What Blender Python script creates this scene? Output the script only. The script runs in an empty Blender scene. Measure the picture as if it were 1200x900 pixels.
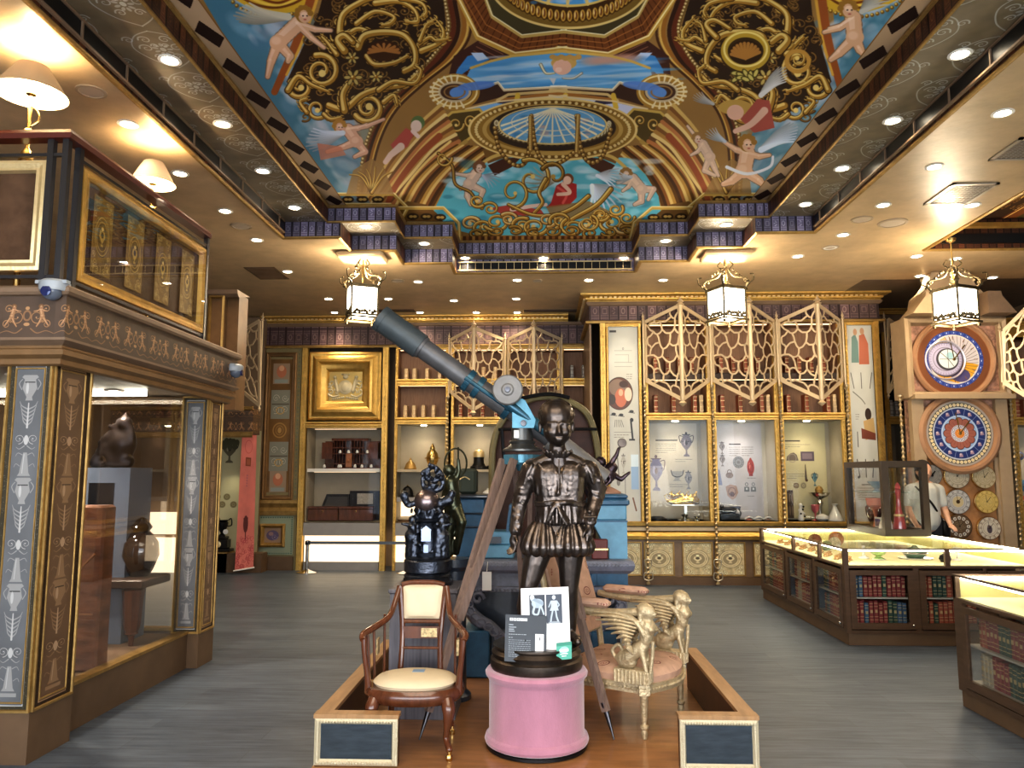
import bpy, math, random
import numpy as np
from mathutils import Vector, Matrix
from mathutils.geometry import tessellate_polygon
random.seed(7); RNG = np.random.RandomState(11)
PI = math.pi
COL = bpy.context.scene.collection
FPX = 900.0; PITCH = math.atan(106/900); YAW = math.atan(32/900*math.cos(PITCH)); EYE = 1.55
def ray(px, py):
 u = px-600; v = 450-py
 y = FPX*math.cos(PITCH)-v*math.sin(PITCH); z = FPX*math.sin(PITCH)+v*math.cos(PITCH)
 return (u*math.cos(YAW)-y*math.sin(YAW), u*math.sin(YAW)+y*math.cos(YAW), z)
def atY(px, py, Y):
 d = ray(px, py); t = Y/d[1]; return Vector((d[0]*t, Y, EYE+d[2]*t))
def atX(px, py, X):
 d = ray(px, py); t = X/d[0]; return Vector((X, d[1]*t, EYE+d[2]*t))
def atZ(px, py, Z):
 d = ray(px, py); t = (Z-EYE)/d[2]; return Vector((d[0]*t, d[1]*t, Z))
def zy(py, Y, px=632): return atY(px, py, Y).z
def xy(px, Y, py=500): return atY(px, py, Y).x
class Cv:
 def __init__(s, w, h, col=(128,128,128), sc=1.0, ox=0.0, oy=0.0):
  s.sc = sc; s.ox = ox; s.oy = oy; s.W = int(w*sc); s.H = int(h*sc)
  s.a = np.zeros((s.H, s.W, 3), np.float32); s.a[:] = np.array(col, np.float32)/255
 def _g(s, x0, y0, x1, y1):
  X0 = max(0, int((x0-s.ox)*s.sc)-1); X1 = min(s.W, int((x1-s.ox)*s.sc)+2)
  Y0 = max(0, int((y0-s.oy)*s.sc)-1); Y1 = min(s.H, int((y1-s.oy)*s.sc)+2)
  if X1 <= X0 or Y1 <= Y0: return None
  yy, xx = np.mgrid[Y0:Y1, X0:X1]
  return (slice(Y0, Y1), slice(X0, X1)), (xx+.5)/s.sc+s.ox, (yy+.5)/s.sc+s.oy
 def _b(s, sl, m, col):
  c = np.array(col, np.float32)/255; m = m[..., None]
  s.a[sl] = s.a[sl]*(1-m)+c*m
 def ell(s, cx, cy, rx, ry, col, a=1.0, rot=0.0, soft=0.0):
  R = max(rx, ry)*(1+soft)+1; g = s._g(cx-R, cy-R, cx+R, cy+R)
  if g is None: return
  sl, x, y = g; x = x-cx; y = y-cy; c, q = math.cos(rot), math.sin(rot)
  d = np.sqrt(((x*c+y*q)/rx)**2+((-x*q+y*c)/ry)**2)
  w = max(soft, 1.0/(s.sc*max(.5, min(rx, ry))))
  s._b(sl, np.clip((1-d)/w+.5 if soft == 0 else (1+soft*.5-d)/w, 0, 1)*a, col)
 def ring(s, cx, cy, rx, ry, w, col, a=1.0):
  g = s._g(cx-rx-w, cy-ry-w, cx+rx+w, cy+ry+w)
  if g is None: return
  sl, x, y = g; x = (x-cx)/rx; y = (y-cy)/ry; r = np.sqrt(x*x+y*y)+1e-6
  loc = np.sqrt((x/r*rx)**2+(y/r*ry)**2)
  s._b(sl, np.clip((w/2-np.abs(r-1)*loc)*s.sc+.5, 0, 1)*a, col)
 def poly(s, pts, col, a=1.0, tex=None):
  P = np.array(pts, float); g = s._g(P[:, 0].min(), P[:, 1].min(), P[:, 0].max(), P[:, 1].max())
  if g is None: return
  sl, x, y = g; m = np.zeros(x.shape, np.float32); o = .25/s.sc
  for dx, dy in ((-o, -o), (o, o), (-o, o), (o, -o)):
   ins = np.zeros(x.shape, bool); X = x+dx; Yy = y+dy
   for i in range(len(P)):
    xa, ya = P[i]; xb, yb = P[i-1]
    if ya == yb: continue
    ins ^= ((ya > Yy) != (yb > Yy)) & (X < (xb-xa)*(Yy-ya)/(yb-ya)+xa)
   m += ins*.25
  if tex is not None:
   k = tex(x, y); s.a[sl] = s.a[sl]*(1-m[..., None]*a)+k*(m[..., None]*a)
  else: s._b(sl, m*a, col)
 def rect(s, x0, y0, x1, y1, col, a=1.0):
  g = s._g(x0, y0, x1, y1)
  if g is None: return
  sl, x, y = g
  m = np.clip((x-x0)*s.sc+.5, 0, 1)*np.clip((x1-x)*s.sc+.5, 0, 1)*np.clip((y-y0)*s.sc+.5, 0, 1)*np.clip((y1-y)*s.sc+.5, 0, 1)
  s._b(sl, m*a, col)
 def line(s, pts, w, col, w2=None, a=1.0, curve=False, off=0.0):
  if curve: pts = smooth_path(pts)
  P = np.array(pts, float); L = np.r_[0, np.cumsum(np.hypot(*np.diff(P, axis=0).T))]
  if L[-1] <= 0: return
  w2 = w if w2 is None else w2
  n = max(2, int(L[-1]/max(.35/s.sc, .28*min(w, max(w2, w*.3))))+1); t = np.linspace(0, L[-1], n)
  X = np.interp(t, L, P[:, 0]); Yy = np.interp(t, L, P[:, 1]); W = w+(w2-w)*t/L[-1]
  lum = np.zeros((0,)); x0, x1, y0, y1 = X.min()-w-w2, X.max()+w+w2, Yy.min()-w-w2, Yy.max()+w+w2
  g = s._g(x0, y0, x1, y1)
  if g is None: return
  sl, gx, gy = g; m = np.zeros(gx.shape, np.float32); bx = sl[1].start; by = sl[0].start
  for i in range(n):
   r = max(W[i], .6/s.sc)/2+off; q = r+1/s.sc
   i0 = max(0, int((X[i]-q-s.ox)*s.sc)-bx); i1 = int((X[i]+q-s.ox)*s.sc)+2-bx
   j0 = max(0, int((Yy[i]-q-s.oy)*s.sc)-by); j1 = int((Yy[i]+q-s.oy)*s.sc)+2-by
   if i1 <= 0 or j1 <= 0: continue
   xs = gx[j0:j1, i0:i1]
   if xs.size == 0: continue
   d = np.hypot(xs-X[i], gy[j0:j1, i0:i1]-Yy[i])
   np.maximum(m[j0:j1, i0:i1], np.clip((r-d)*s.sc+.5, 0, 1), out=m[j0:j1, i0:i1])
  s._b(sl, m*a, col)
 def tube(s, pts, w, cols, w2=None, curve=True, k=1.0):
  """rounded painted moulding: dark edge, body, light"""
  if curve: pts = smooth_path(pts)
  w2 = w if w2 is None else w2; d, b, l = cols
  s.line(pts, w, d, w2); s.line(pts, w*.72, b, w2*.72)
  q = [(x-w*.12, y-w*.16) for x, y in pts]; s.line(q, w*.34, l, w2*.3, a=.9)
 def curl(s, cx, cy, r, a0, turns, w, cols, sgn=1, squash=1.0):
  pts = []
  n = int(18*abs(turns))+4
  for i in range(n):
   t = i/(n-1); rr = r*(1-t)**.8+.12*r*t; A = a0+sgn*t*turns*2*PI
   pts.append((cx+rr*math.cos(A), cy+rr*math.sin(A)*squash))
  s.tube(pts, w, cols, w*.5, curve=False); s.ell(pts[-1][0], pts[-1][1], w*.45, w*.45, cols[2])
 def beads(s, pts, n, r, col, hi, curve=True):
  if curve: pts = smooth_path(pts)
  P = np.array(pts, float); L = np.r_[0, np.cumsum(np.hypot(*np.diff(P, axis=0).T))]
  for t in np.linspace(0, L[-1], n):
   x = np.interp(t, L, P[:, 0]); y = np.interp(t, L, P[:, 1])
   s.ell(x, y, r, r, col); s.ell(x-r*.25, y-r*.3, r*.5, r*.5, hi)
 def noise(s, amp, n=3, base=8, seed=0, sl=None):
  rg = np.random.RandomState(seed); f = np.zeros((s.H, s.W), np.float32)
  for k in range(n): f += fbm1(rg, s.H, s.W, base*2**k)/(1.6**k)
  s.a *= (1+amp*f)[..., None]
 def get(s): return np.clip(s.a, 0, 1)
def fbm1(rg, H, W, cells):
 ch = max(2, int(cells*H/max(H, W))); cw = max(2, int(cells*W/max(H, W)))
 g = rg.rand(ch+1, cw+1)*2-1
 y = np.linspace(0, ch, H, endpoint=False); x = np.linspace(0, cw, W, endpoint=False)
 yi = y.astype(int); xi = x.astype(int); fy = y-yi; fx = x-xi
 fy = (fy*fy*(3-2*fy))[:, None]; fx = (fx*fx*(3-2*fx))[None, :]
 a = g[yi][:, xi]; b = g[yi][:, xi+1]; c = g[yi+1][:, xi]; d = g[yi+1][:, xi+1]
 return ((a*(1-fx)+b*fx)*(1-fy)+(c*(1-fx)+d*fx)*fy).astype(np.float32)
def smooth_path(p, k=6):
 if len(p) < 3: return list(p)
 q = [p[0]]+list(p)+[p[-1]]; out = []
 for i in range(1, len(q)-2):
  a, b, c, d = (np.array(v, float) for v in q[i-1:i+3])
  for j in range(k):
   t = j/k
   out.append(tuple(.5*((2*b)+(c-a)*t+(2*a-5*b+4*c-d)*t*t+(-a+3*b-3*c+d)*t**3)))
 out.append(tuple(q[-2])); return out
def warp(src, u, v):
 """bilinear lookup of array src at float coords u (x) v (y)"""
 u = np.clip(u, 0, src.shape[1]-1.001); v = np.clip(v, 0, src.shape[0]-1.001)
 ui = u.astype(int); vi = v.astype(int); fu = (u-ui)[..., None]; fv = (v-vi)[..., None]
 return (src[vi, ui]*(1-fu)+src[vi, ui+1]*fu)*(1-fv)+(src[vi+1, ui]*(1-fu)+src[vi+1, ui+1]*fu)*fv
GO = ((60,36,10), (164,118,42), (232,200,112))      # gold scroll: edge, body, light
GD = ((40,24,10), (120,84,30), (190,150,70))
RB = ((50,20,10), (130,62,26), (196,120,60))
def wing(c, x, y, ang, L, col=(205,205,200), n=7, spread=.9):
 for i in range(n):
  A = ang+(i/(n-1)-.5)*spread; l = L*(1-.35*abs(i/(n-1)-.3))
  c.line([(x, y), (x+l*.6*math.cos(A-.1), y+l*.6*math.sin(A-.1)), (x+l*math.cos(A), y+l*math.sin(A))], L*.13, tuple(int(k*(.72+.05*i)) for k in col), L*.03, a=.9, curve=True)
def cherub(c, j, s=1.0, skin=(214,164,120), hair=(150,105,40)):
 """j: joints head, neck, hip, handL, handR, kneeL, footL, kneeR, footR"""
 dk = tuple(int(v*.55) for v in skin); hi = (245,212,176)
 h, n, p, hl, hr, kl, fl, kr, fr = j; mid = lambda a, b: ((a[0]+b[0])/2+1, (a[1]+b[1])/2+2*s); ml, mr = mid(n, hl), mid(n, hr)
 LB = [(p,kl,9,7),(kl,fl,6.5,4),(p,kr,9,7),(kr,fr,6.5,4),(n,ml,6,5),(ml,hl,4.6,3),(n,mr,6,5),(mr,hr,4.6,3),(n,p,13,13)]
 for a, b, u, v in LB: c.line([a, b], (u+1.5)*s, dk, (v+1.3)*s)
 for a, b, u, v in LB: c.line([a, b], u*s, skin, v*s)
 for a, b, u, v in LB: c.line([(q[0]-.12*u*s, q[1]-.16*u*s) for q in (a, b)], u*s*.42, hi, v*s*.3, a=.45)
 c.ell(p[0], p[1], 7.4*s, 6.8*s, skin); c.ell(p[0]-1.5*s, p[1]-1.5*s, 4*s, 3.4*s, hi, .4, soft=.5)
 c.ell(h[0], h[1], 7.2*s, 7.6*s, hair); c.ell(h[0]+1.2*s, h[1]+1.6*s, 5.6*s, 6*s, skin); c.ell(h[0]+.5*s, h[1]+.5*s, 3*s, 2.5*s, hi, .6)
 for k in range(6): c.ell(h[0]+6*s*math.cos(PI+k*.6), h[1]+6*s*math.sin(PI+k*.6), 2.6*s, 2.4*s, hair)
 c.ell(h[0]-.5*s, h[1]+1.4*s, .8*s, .6*s, (60,40,30)); c.ell(h[0]+3*s, h[1]+1.4*s, .8*s, .6*s, (60,40,30)); c.ell(h[0]+1.3*s, h[1]+4.6*s, 1.3*s, .6*s, (170,80,70))
def draw_mural():
 """the ceiling mural, first laid out in its perspective drawing and then developed onto the flat ceiling"""
 S = 2.0; c = Cv(1010, 420, (150,110,56), S, 145, -100)
 xc = lambda y: 664-.09*y
 mir = lambda P: [(2*xc(y)-x, y) for x, y in P]
 def both(f, P, *a, **k): f(P, *a, **k); f(mir(P), *a, **k)
 def sym(P): return P+mir(P)[::-1]
 # skies at the long sides
 both(c.poly, [(180,-100),(372,-100),(352,0),(335,70),(372,118),(415,140),(424,190),(420,226),(385,250)], (74,120,132))
 rg = random.Random(3)
 for i in range(260):
  t = rg.random(); x = 245+t*165+rg.gauss(14, 17); y = -70+t*300+rg.gauss(0, 14)
  if x < 238+t*165: continue
  k = rg.choice([(120,160,170),(178,184,184),(110,148,162),(76,116,134),(200,200,196),(130,136,142)])
  for P in ([(x, y)], mir([(x, y)])):
   c.ell(P[0][0], P[0][1], rg.uniform(6, 15), rg.uniform(3, 8), k, .5, rg.uniform(.3, 1)*(-1 if P[0][0] > 650 else 1), soft=.7)
 both(c.poly, [(236,-100),(372,-100),(372,0),(352,14),(318,17),(292,9),(276,0)], (205,160,44))
 for q, k in ((0, (110,60,20)), (7, (230,190,70)), (14, (120,60,20))):
  both(c.line, [(262+q,-30),(285+q,-2-q*.3),(316+q*.5,9-q*.4),(345-q*.2,4-q*.4),(372-q*.3,-14)], 3, k, curve=True)
 both(c.beads, [(262,-12),(282,10),(316,20),(350,14),(374,-2)], 22, 2.4, (120,80,24), (225,190,90))
 both(c.line, [(378,-40),(352,40),(330,90),(322,108)], 14, (150,78,34), 8, curve=True)
 both(c.line, [(384,-40),(358,40),(336,88)], 4, (214,160,60), 3, curve=True)
 # dark cartouche fields
 cart = [(405,-100),(372,20),(352,62),(336,96),(350,114),(372,128),(398,142),(425,140),(452,120),(488,92),(512,66),(524,40),(520,0),(512,-100)]
 both(c.poly, cart, (46,30,20))
 for off, k, w in ((0, (96,44,24), 9), (7, (52,28,18), 5), (14, (150,96,36), 5), (18, (214,170,80), 2.5), (22, (70,40,20), 3)):
  both(c.line, [(512+off,-100),(524+off,-10),(530+off,36),(514+off*.9,68),(484+off*.6,98),(452+off*.55,130),(433+off*.5,170),(422+off*.4,228)], w, k, curve=True)
 both(c.beads, [(514,-60),(522,0),(526,36),(508,66),(480,94),(450,126),(430,168),(420,226)], 74, 2.7, (116,86,40), (222,196,130))
 # dim ornament packed behind the scrolls
 for i in range(150):
  x, y = rg.uniform(345, 515), rg.uniform(-60, 138)
  if x < 352+(138-y)*.1 or x > 520-max(0, y-60)*1.3: continue
  for P in ((x, y), mir([(x, y)])[0]): c.curl(P[0], P[1], rg.uniform(5, 10), rg.uniform(0, 6), 1.1, 3, ((36,22,12),(96,64,26),(150,110,52)), 1 if i % 2 else -1, .8)
 def scrolls(P):
  for (x, y, r, a, t, w, s) in P: c.curl(x, y, r, a, t, w, GO, s)
 for M in (0, 1):
  m = (lambda x, y: (x, y)) if not M else (lambda x, y: (2*xc(y)-x, y))
  sg = -1 if M else 1
  def T(pts, w, w2, g=GO):
   P = [m(*p) for p in pts]; sp = smooth_path(P); n = len(sp)
   for q in (.15, .3, .45, .6, .75, .9):
    i = min(n-2, int(q*n)); a, b = sp[i], sp[i+1]; A = math.atan2(b[1]-a[1], b[0]-a[0])
    for s_ in (-1, 1): B = A+s_*.9; L = w*1.5*(1.1-.5*q); c.tube([a, (a[0]+L*.6*math.cos(B), a[1]+L*.5*math.sin(B)), (a[0]+L*1.1*math.cos(B-s_*.5), a[1]+L*.8*math.sin(B-s_*.5))], w*.6, g, w*.2)
   c.tube(P, w*1.35, g, w2*1.3)
  def Q(x, y, r, a, t, w, s):
   X = m(x, y); c.curl(X[0], X[1], r, (PI-a) if M else a, t, w*1.35, GO, s*sg)
  T([(398,44),(402,18),(425,2),(452,-8),(470,-30)], 8, 4); T([(404,44),(420,34),(436,40),(434,46)], 6, 4)
  T([(418,28),(440,14),(462,20),(458,28),(448,30)], 6, 3); T([(440,4),(468,2),(486,12),(490,26),(476,26)], 7, 3)
  T([(470,-2),(494,4),(500,14),(497,20)], 6, 3); T([(494,60),(516,50),(520,36),(510,22)], 7, 2)
  T([(488,54),(504,44),(512,48),(526,46)], 5, 2); T([(492,48),(500,30),(508,26)], 5, 2)
  T([(420,56),(428,42),(452,38),(474,42),(486,58),(486,76),(474,84)], 8, 6)
  T([(430,66),(440,76),(462,74),(478,66)], 6, 4); T([(395,64),(384,50),(378,44)], 6, 3)
  T([(404,60),(396,48),(404,42),(414,50)], 9, 6)
  Q(377, 84, 20, -1.9, 1.5, 7, 1); Q(352, 102, 13, 2.6, 1.3, 6, -1); Q(432, 127, 17, 2.6, 1.6, 7, -1); Q(372, 128, 13, -.4, 1.3, 5, 1)
  T([(338,106),(350,90),(366,100),(386,108)], 7, 3); T([(386,124),(404,128),(424,112),(446,104),(474,100),(490,88)], 8, 4)
  T([(404,130),(402,112),(408,100)], 8, 6); T([(450,120),(462,112),(466,122)], 6, 3); T([(444,106),(462,96),(486,98),(494,84),(488,78)], 6, 3)
  T([(360,132),(352,120),(360,116)], 5, 3); T([(380,134),(388,140),(400,138)], 5, 3)
  X = m(450, 60); c.ell(X[0], X[1], 20, 12, (60,30,14))
  for k in range(9):
   A = PI+k*PI/8; c.line([X, (X[0]+18*math.cos(A), X[1]+10*math.sin(A)+2)], 1.6, (170,110,50), 3.5)
  for (fx, fy, fr) in ((414,91,11), (413,68,8), (441,90,8)):
   X = m(fx, fy)
   for k in range(6):
    A = k*PI/3; c.ell(X[0]+fr*.62*math.cos(A), X[1]+fr*.55*math.sin(A), fr*.42, fr*.24, (70,50,20), rot=A); c.ell(X[0]+fr*.62*math.cos(A), X[1]+fr*.55*math.sin(A), fr*.34, fr*.17, (196,168,90), rot=A)
   c.ell(X[0], X[1], fr*.28, fr*.25, (150,100,30)); c.ell(X[0]-1, X[1]-1, fr*.12, fr*.12, (240,215,130))
 # right side has a big shell ring instead of the flowers
 c.ell(874, 62, 30, 25, (60,40,18)); c.ring(874, 60, 25, 20, 8, (188,150,48)); c.ring(874, 58, 25, 20, 2.5, (240,214,120)); c.ell(874, 61, 19, 14, (48,28,12))
 for k in range(11):
  A = -.3-k*.27; c.line([(874, 70), (874+17*math.cos(A), 66+15*math.sin(A))], 1.5, (176,120,52), 4)
 c.tube([(840,44),(828,30),(838,24),(856,34)], 9, GO, 6); c.curl(935, 70, 14, 0, 1.7, 6, GO); c.ring(935, 72, 13, 12, 5, (190,140,60))
 for k in range(9): c.ell(862+6*(k % 5), 86+5*(k//5)+2*(k % 2), 6, 3, (70,60,20), rot=.5*k); c.ell(862+6*(k % 5), 86+5*(k//5)+2*(k % 2), 4.5, 2, (206,186,96), rot=.5*k)
 # central octagon with coffers and the big oval dome
 both(c.poly, [(512,-100),(528,-10),(560,42),(604,63),(664,56),(664,-100)], (112,62,28))
 for i in range(12):
  t = i/11
  both(c.line, [(566+t*98, 42+16*min(1, t*2.6)-6*max(0, t-.4)), (578+t*86, 20+22*min(1, t*2.6)-5*max(0, t-.4))], 1, (70,34,14))
  both(c.line, [(528+t*34, -40+t*84), (548+t*28, -40+t*58)], 1.0, (70,34,14))
 for q in (.3, .62): both(c.line, [(530+q*22,-60),(530+q*24,-14),(561+q*14,44-q*24),(606+q*6,63-q*20),(664,56-q*18)], 1.1, (170,104,46))
 both(c.poly, [(566,-100),(566,-10),(577,20),(612,43),(664,37),(664,-100)], (70,60,34))
 for P, w, k in (([(520,-100),(532,-14),(560,44),(604,65),(664,57)], 6, (196,150,62)), ([(520,-100),(531,-15),(560,42),(604,62),(664,55)], 1.8, (246,222,150)), ([(566,-60),(566,-10),(577,20),(612,43),(664,37)], 4, (190,156,80)), ([(566,-60),(566,-11),(577,18),(612,41),(664,35)], 1.2, (240,225,170))):
  both(c.line, P, w, k)
 c.ell(668, -28, 98, 62, (120,90,36)); c.ring(668, -28, 97, 61, 3, (224,190,110)); c.ell(668, -28, 88, 53, (66,40,16))
 for k in range(34):
  A = .05+k*PI/33; x = 668+80*math.cos(A); y = -28+47*math.sin(A)
  c.ell(x, y, 3.8, 8, (70,40,14)); c.ell(x, y, 3, 6.6, (196,148,56)); c.ell(x, y, 1.5, 4.5, (110,60,24)); c.ell(x-1.2, y-1, .7, 3.5, (248,220,140))
 c.ell(668, -30, 68, 38, (84,150,190))
 for i in range(30): c.ell(668+rg.uniform(-56, 56), -30+rg.uniform(-20, 34), rg.uniform(4, 10), rg.uniform(2, 4), rg.choice([(170,200,215),(60,120,170),(200,180,170)]), .6, soft=.6)
 for k in range(9):
  A = .15+k*PI/8.6; c.line([(668, -60), (668+66*math.cos(A), -30+37*math.sin(A))], 1.5, (224,190,110), 4)
 c.ring(668, -30, 67, 37, 3, (226,188,96))
 # side panels of dark fluting either side of the sky cartouche
 both(c.poly, [(532,66),(560,48),(600,66),(556,80),(540,104),(522,104)], (66,36,28))
 for k in range(9): both(c.line, [(562-k*3.4, 50+k*5), (590-k*5, 64+k*4)], 1, (140,90,60))
 # sky cartouche with the cupid
 both(c.poly, [(536,82),(548,66),(566,62),(574,70),(552,80),(532,94)], (64,128,178)); both(c.poly, [(552,62),(566,62),(572,69),(560,72)], (190,205,215))
 sky = sym([(552,80),(575,72),(600,66),(664,61)]); bot = sym([(540,104),(578,98),(584,96),(590,104),(664,100)])
 c.poly(sky+bot[::-1], (96,160,196))
 for i in range(70):
  y = rg.uniform(66, 100); x = rg.uniform(550, 770); c.ell(x, y, rg.uniform(14, 34), rg.uniform(1.2, 3), rg.choice([(60,130,180),(120,180,210),(176,205,215),(84,150,190),(205,212,205)]), .55, -.06, soft=.7)
 for i in range(14): c.ell(690+i*4, 72-i*.3, 12, 5, (208,150,118), .3, soft=.8)
 c.ell(661, 74, 15, 8, (204,160,84)); c.ell(659, 79, 11, 9, (230,176,142)); c.ell(655, 82, 4, 3, (246,206,176), .7)
 for k in range(7): c.ell(648+k*5, 67+(k % 2)*1.5, 4, 3, (196,150,76))
 c.tube([(634,76),(640,86),(650,86)], 4, ((110,90,60),(200,190,140),(240,235,200)), 2); c.tube([(682,86),(672,92),(660,92)], 3, ((90,80,60),(190,180,150),(240,235,210)), 2); c.poly([(644,92),(652,92),(649,100)], (200,200,190))
 c.line(sym([(552,80),(575,72),(600,66),(664,60)]), 3, (214,172,84), curve=False)
 # ledge under the sky
 led = sym([(540,106),(578,99),(584,97),(591,106),(664,102)])
 c.poly(led+sym([(552,124),(594,112),(594,118),(664,114)])[::-1], (64,40,30)); c.line(led, 3, (214,190,140)); c.line([(x, y-1.2) for x, y in led], 1, (250,240,205))
 c.poly(sym([(583,116),(664,106)])+sym([(582,126),(664,113)])[::-1], (168,110,50)); c.line(sym([(583,118),(596,111),(664,106)]), 3.4, (214,180,112))
 # windows of light under the ledge
 c.poly(sym([(546,128),(586,120),(664,113)])+sym([(560,140),(600,128),(664,121)])[::-1], (60,52,70))
 for M in (0, 1):
  f = (lambda P: P) if not M else mir
  c.poly(f([(548,128),(582,121),(602,123),(566,136)]), (120,170,205) if not M else (205,205,215)); c.poly(f([(608,118),(655,113),(655,117),(612,122)]), (190,200,215)); c.poly(f([(606,122),(655,117),(655,121),(612,126)]), (40,34,50))
 for x in (604, 663, 722): c.line([(x-(x-663)*.05, 112), (x, 126)], 6, (222,180,64))
 both(c.line, [(546,128),(586,119),(664,112)], 2, (230,200,140)); both(c.line, [(563,139),(600,128),(664,122)], 2, (220,184,104))
 # loops at the sides
 for M in (0, 1):
  f = (lambda P: P) if not M else mir
  X = f([(533, 108)])[0]
  c.ring(X[0], X[1], 25, 17, 9, (170,124,48)); c.ring(X[0], X[1]-1, 26, 18, 2, (240,214,140)); c.ell(X[0], X[1], 19, 12, (70,44,30)); c.ell(X[0]+(6 if not M else -6), X[1]+1, 12, 7, (96,140,190)); c.ring(X[0], X[1], 18, 11, 3, (200,176,130)); c.ring(X[0], X[1], 12, 7, 2, (150,110,60))
  for k in range(14):
   A = 1.2+k*.28 if not M else PI-1.2-k*.28; c.line([(X[0]+19*math.cos(A), X[1]+12*math.sin(A)), (X[0]+29*math.cos(A), X[1]+19*math.sin(A))], 1.5, (236,214,160), 3)
  c.ell(*((558,101) if not M else f([(558,101)])[0]), 22, 5, (90,130,190), .9, -.1 if not M else .1)
  # ornament boxes below the loops
  c.poly(f([(508,150),(530,132),(562,128),(572,140),(556,158),(540,168)]), (84,66,30)); c.line(f([(508,150),(530,132),(562,128),(572,140),(556,158),(540,170),(508,150)]), 3, (206,168,78)); c.line(f([(504,152),(538,172),(546,166)]), 5, (176,140,66))
  X = f([(535, 146)])[0]; c.curl(X[0], X[1], 9, 0, 1.3, 4, GO); X = f([(552, 142)])[0]; c.curl(X[0], X[1], 7, 2, 1.3, 3.4, GO)
 for i in range(12):
  t = i/11; k = [(212,172,92),(130,84,40),(176,126,60),(232,200,124),(110,70,36),(186,116,64)][i % 6]
  both(c.line, [(516+t*22,124+t*42),(488+t*26,150+t*30),(458+t*24,186+t*30),(432+t*16,232+t*20)], 5, k, 4, curve=True)
 # vaults: concentric gold ribs
 for i in range(15):
  t = i/14; k = [(96,60,24),(188,140,62),(226,190,110),(140,86,40),(70,42,22)][i % 5]
  both(c.line, [(536+t*48,172+t*4),(512+t*44,188+t*10),(484+t*46,216+t*14),(462+t*48,258+t*12)], 5.6, k, 4.5, curve=True)
 both(c.line, [(515,160),(488,186),(462,222),(448,258)], 8, (150,74,40), 6, curve=True); both(c.line, [(528,166),(500,190),(474,222),(456,260)], 3, (232,196,112), curve=True)
 # lower scene: lit sky
 c.poly([(502,262),(512,240),(524,216),(546,200),(572,186),(610,184),(700,182),(738,186),(757,205),(772,230),(777,262),(700,276),(560,276)], (92,176,186))
 for i in range(120):
  x = rg.uniform(520, 765); y = rg.uniform(186, 268); c.ell(x, y, rg.uniform(5, 14), rg.uniform(2, 6), rg.choice([(150,210,214),(70,150,170),(205,225,222),(44,110,130),(230,232,222)]), .55, soft=.6)
 c.poly(sym([(566,176),(588,168),(648,172)])+sym([(572,192),(600,182),(646,184)])[::-1], (120,84,40)); both(c.line, [(560,196),(578,184),(606,178),(648,177)], 4, (206,170,90), curve=True)
 both(c.poly, [(572,194),(590,186),(612,184),(600,196),(580,206)], (74,42,30))
 # lower dome with its egg ring and glass
 c.ell(648, 152, 99, 37, (146,108,44)); c.ring(648, 152, 98, 36, 3, (232,200,122)); c.ring(648, 152, 90, 32, 4, (110,76,30))
 for k in range(70):
  A = k*2*PI/70; c.ell(648+90*math.cos(A), 152+32*math.sin(A), 2, 1.8, (226,196,124))
 c.ring(648, 152, 80, 28, 5, (188,150,76)); c.ell(648, 150, 74, 27, (54,40,30))
 for k in range(31):
  A = .02+k*PI/30; c.ell(648+66*math.cos(A), 146+21*math.sin(A), 3.6, 4.6, (90,70,40)); c.ell(648+66*math.cos(A), 145+21*math.sin(A), 2.8, 3.8, (212,196,150)); c.ell(648+66*math.cos(A), 145+21*math.sin(A), 1.4, 2, (150,130,90))
 c.ell(648, 147, 62, 21, (104,160,190))
 for i in range(40): c.ell(648+rg.uniform(-46, 46), 147+rg.uniform(-13, 14), rg.uniform(3, 7), rg.uniform(1, 3), rg.choice([(60,120,160),(170,205,215),(196,150,130),(130,180,200)]), .6, soft=.6)
 for k in range(13):
  A = .05+k*PI/12.3; c.line([(648, 127), (648+32*math.cos(A), 138+13*math.sin(A)), (648+60*math.cos(A), 147+20*math.sin(A))], 1.2, (238,226,180), 2.4, curve=True)
 for q in (.5, .78): c.ring(648, 143, 62*q, 21*q, 1.2, (225,215,180))
 c.ring(648, 147, 63, 22, 2, (226,196,120))
 # garlands
 for P in ([(580,150),(586,176),(604,194),(618,186),(623,140)], [(623,136),(628,172),(640,192),(658,190),(676,176)], [(676,136),(680,170),(690,190),(706,184),(716,152)], [(622,138),(622,176)], [(678,136),(676,178)]):
  sp = smooth_path(P); c.line(sp, 5, (80,54,24)); c.beads(sp, 22, 2.2, (150,110,50), (224,190,110), curve=False)
 # angel in red with white wings
 wing(c, 694, 218, .9, 40, (215,222,226), 9, 1.6); wing(c, 700, 206, .2, 30, (225,230,230), 7, 1.0); wing(c, 650, 212, 3.4, 34, (176,172,150), 8, 1.5)
 c.poly([(646,238),(652,218),(662,212),(676,216),(676,232),(668,240),(640,244)], (168,46,44)); c.line([(654,220),(664,228),(660,238)], 3, (214,90,80), curve=True)
 c.line([(660,216),(668,226),(654,228)], 5, (232,190,160), 4, curve=True); c.ell(666, 210, 6.5, 6.5, (120,70,40)); c.ell(665, 211.5, 4.8, 5, (236,196,166)); c.poly([(640,242),(690,236),(720,250),(650,262)], (150,110,60), .8)
 c.poly([(574,244),(600,240),(634,246),(640,254),(590,252)], (176,70,60)); c.line([(600,246),(622,242),(640,240)], 5, (226,196,176), 4, curve=True)
 c.curl(624, 210, 24, -2, 1.1, 6, GO); c.curl(602, 226, 18, 1.6, 1.2, 5, GO, -1); c.curl(650, 206, 16, -2.6, .8, 6, GD); c.tube([(640,210),(632,226),(636,238),(626,250)], 6, GO, 4)
 c.tube([(690,230),(672,244),(650,252),(624,252),(596,240)], 6, GO, 4); c.tube([(716,222),(700,240),(676,254),(652,268)], 7, GO, 5)
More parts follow.
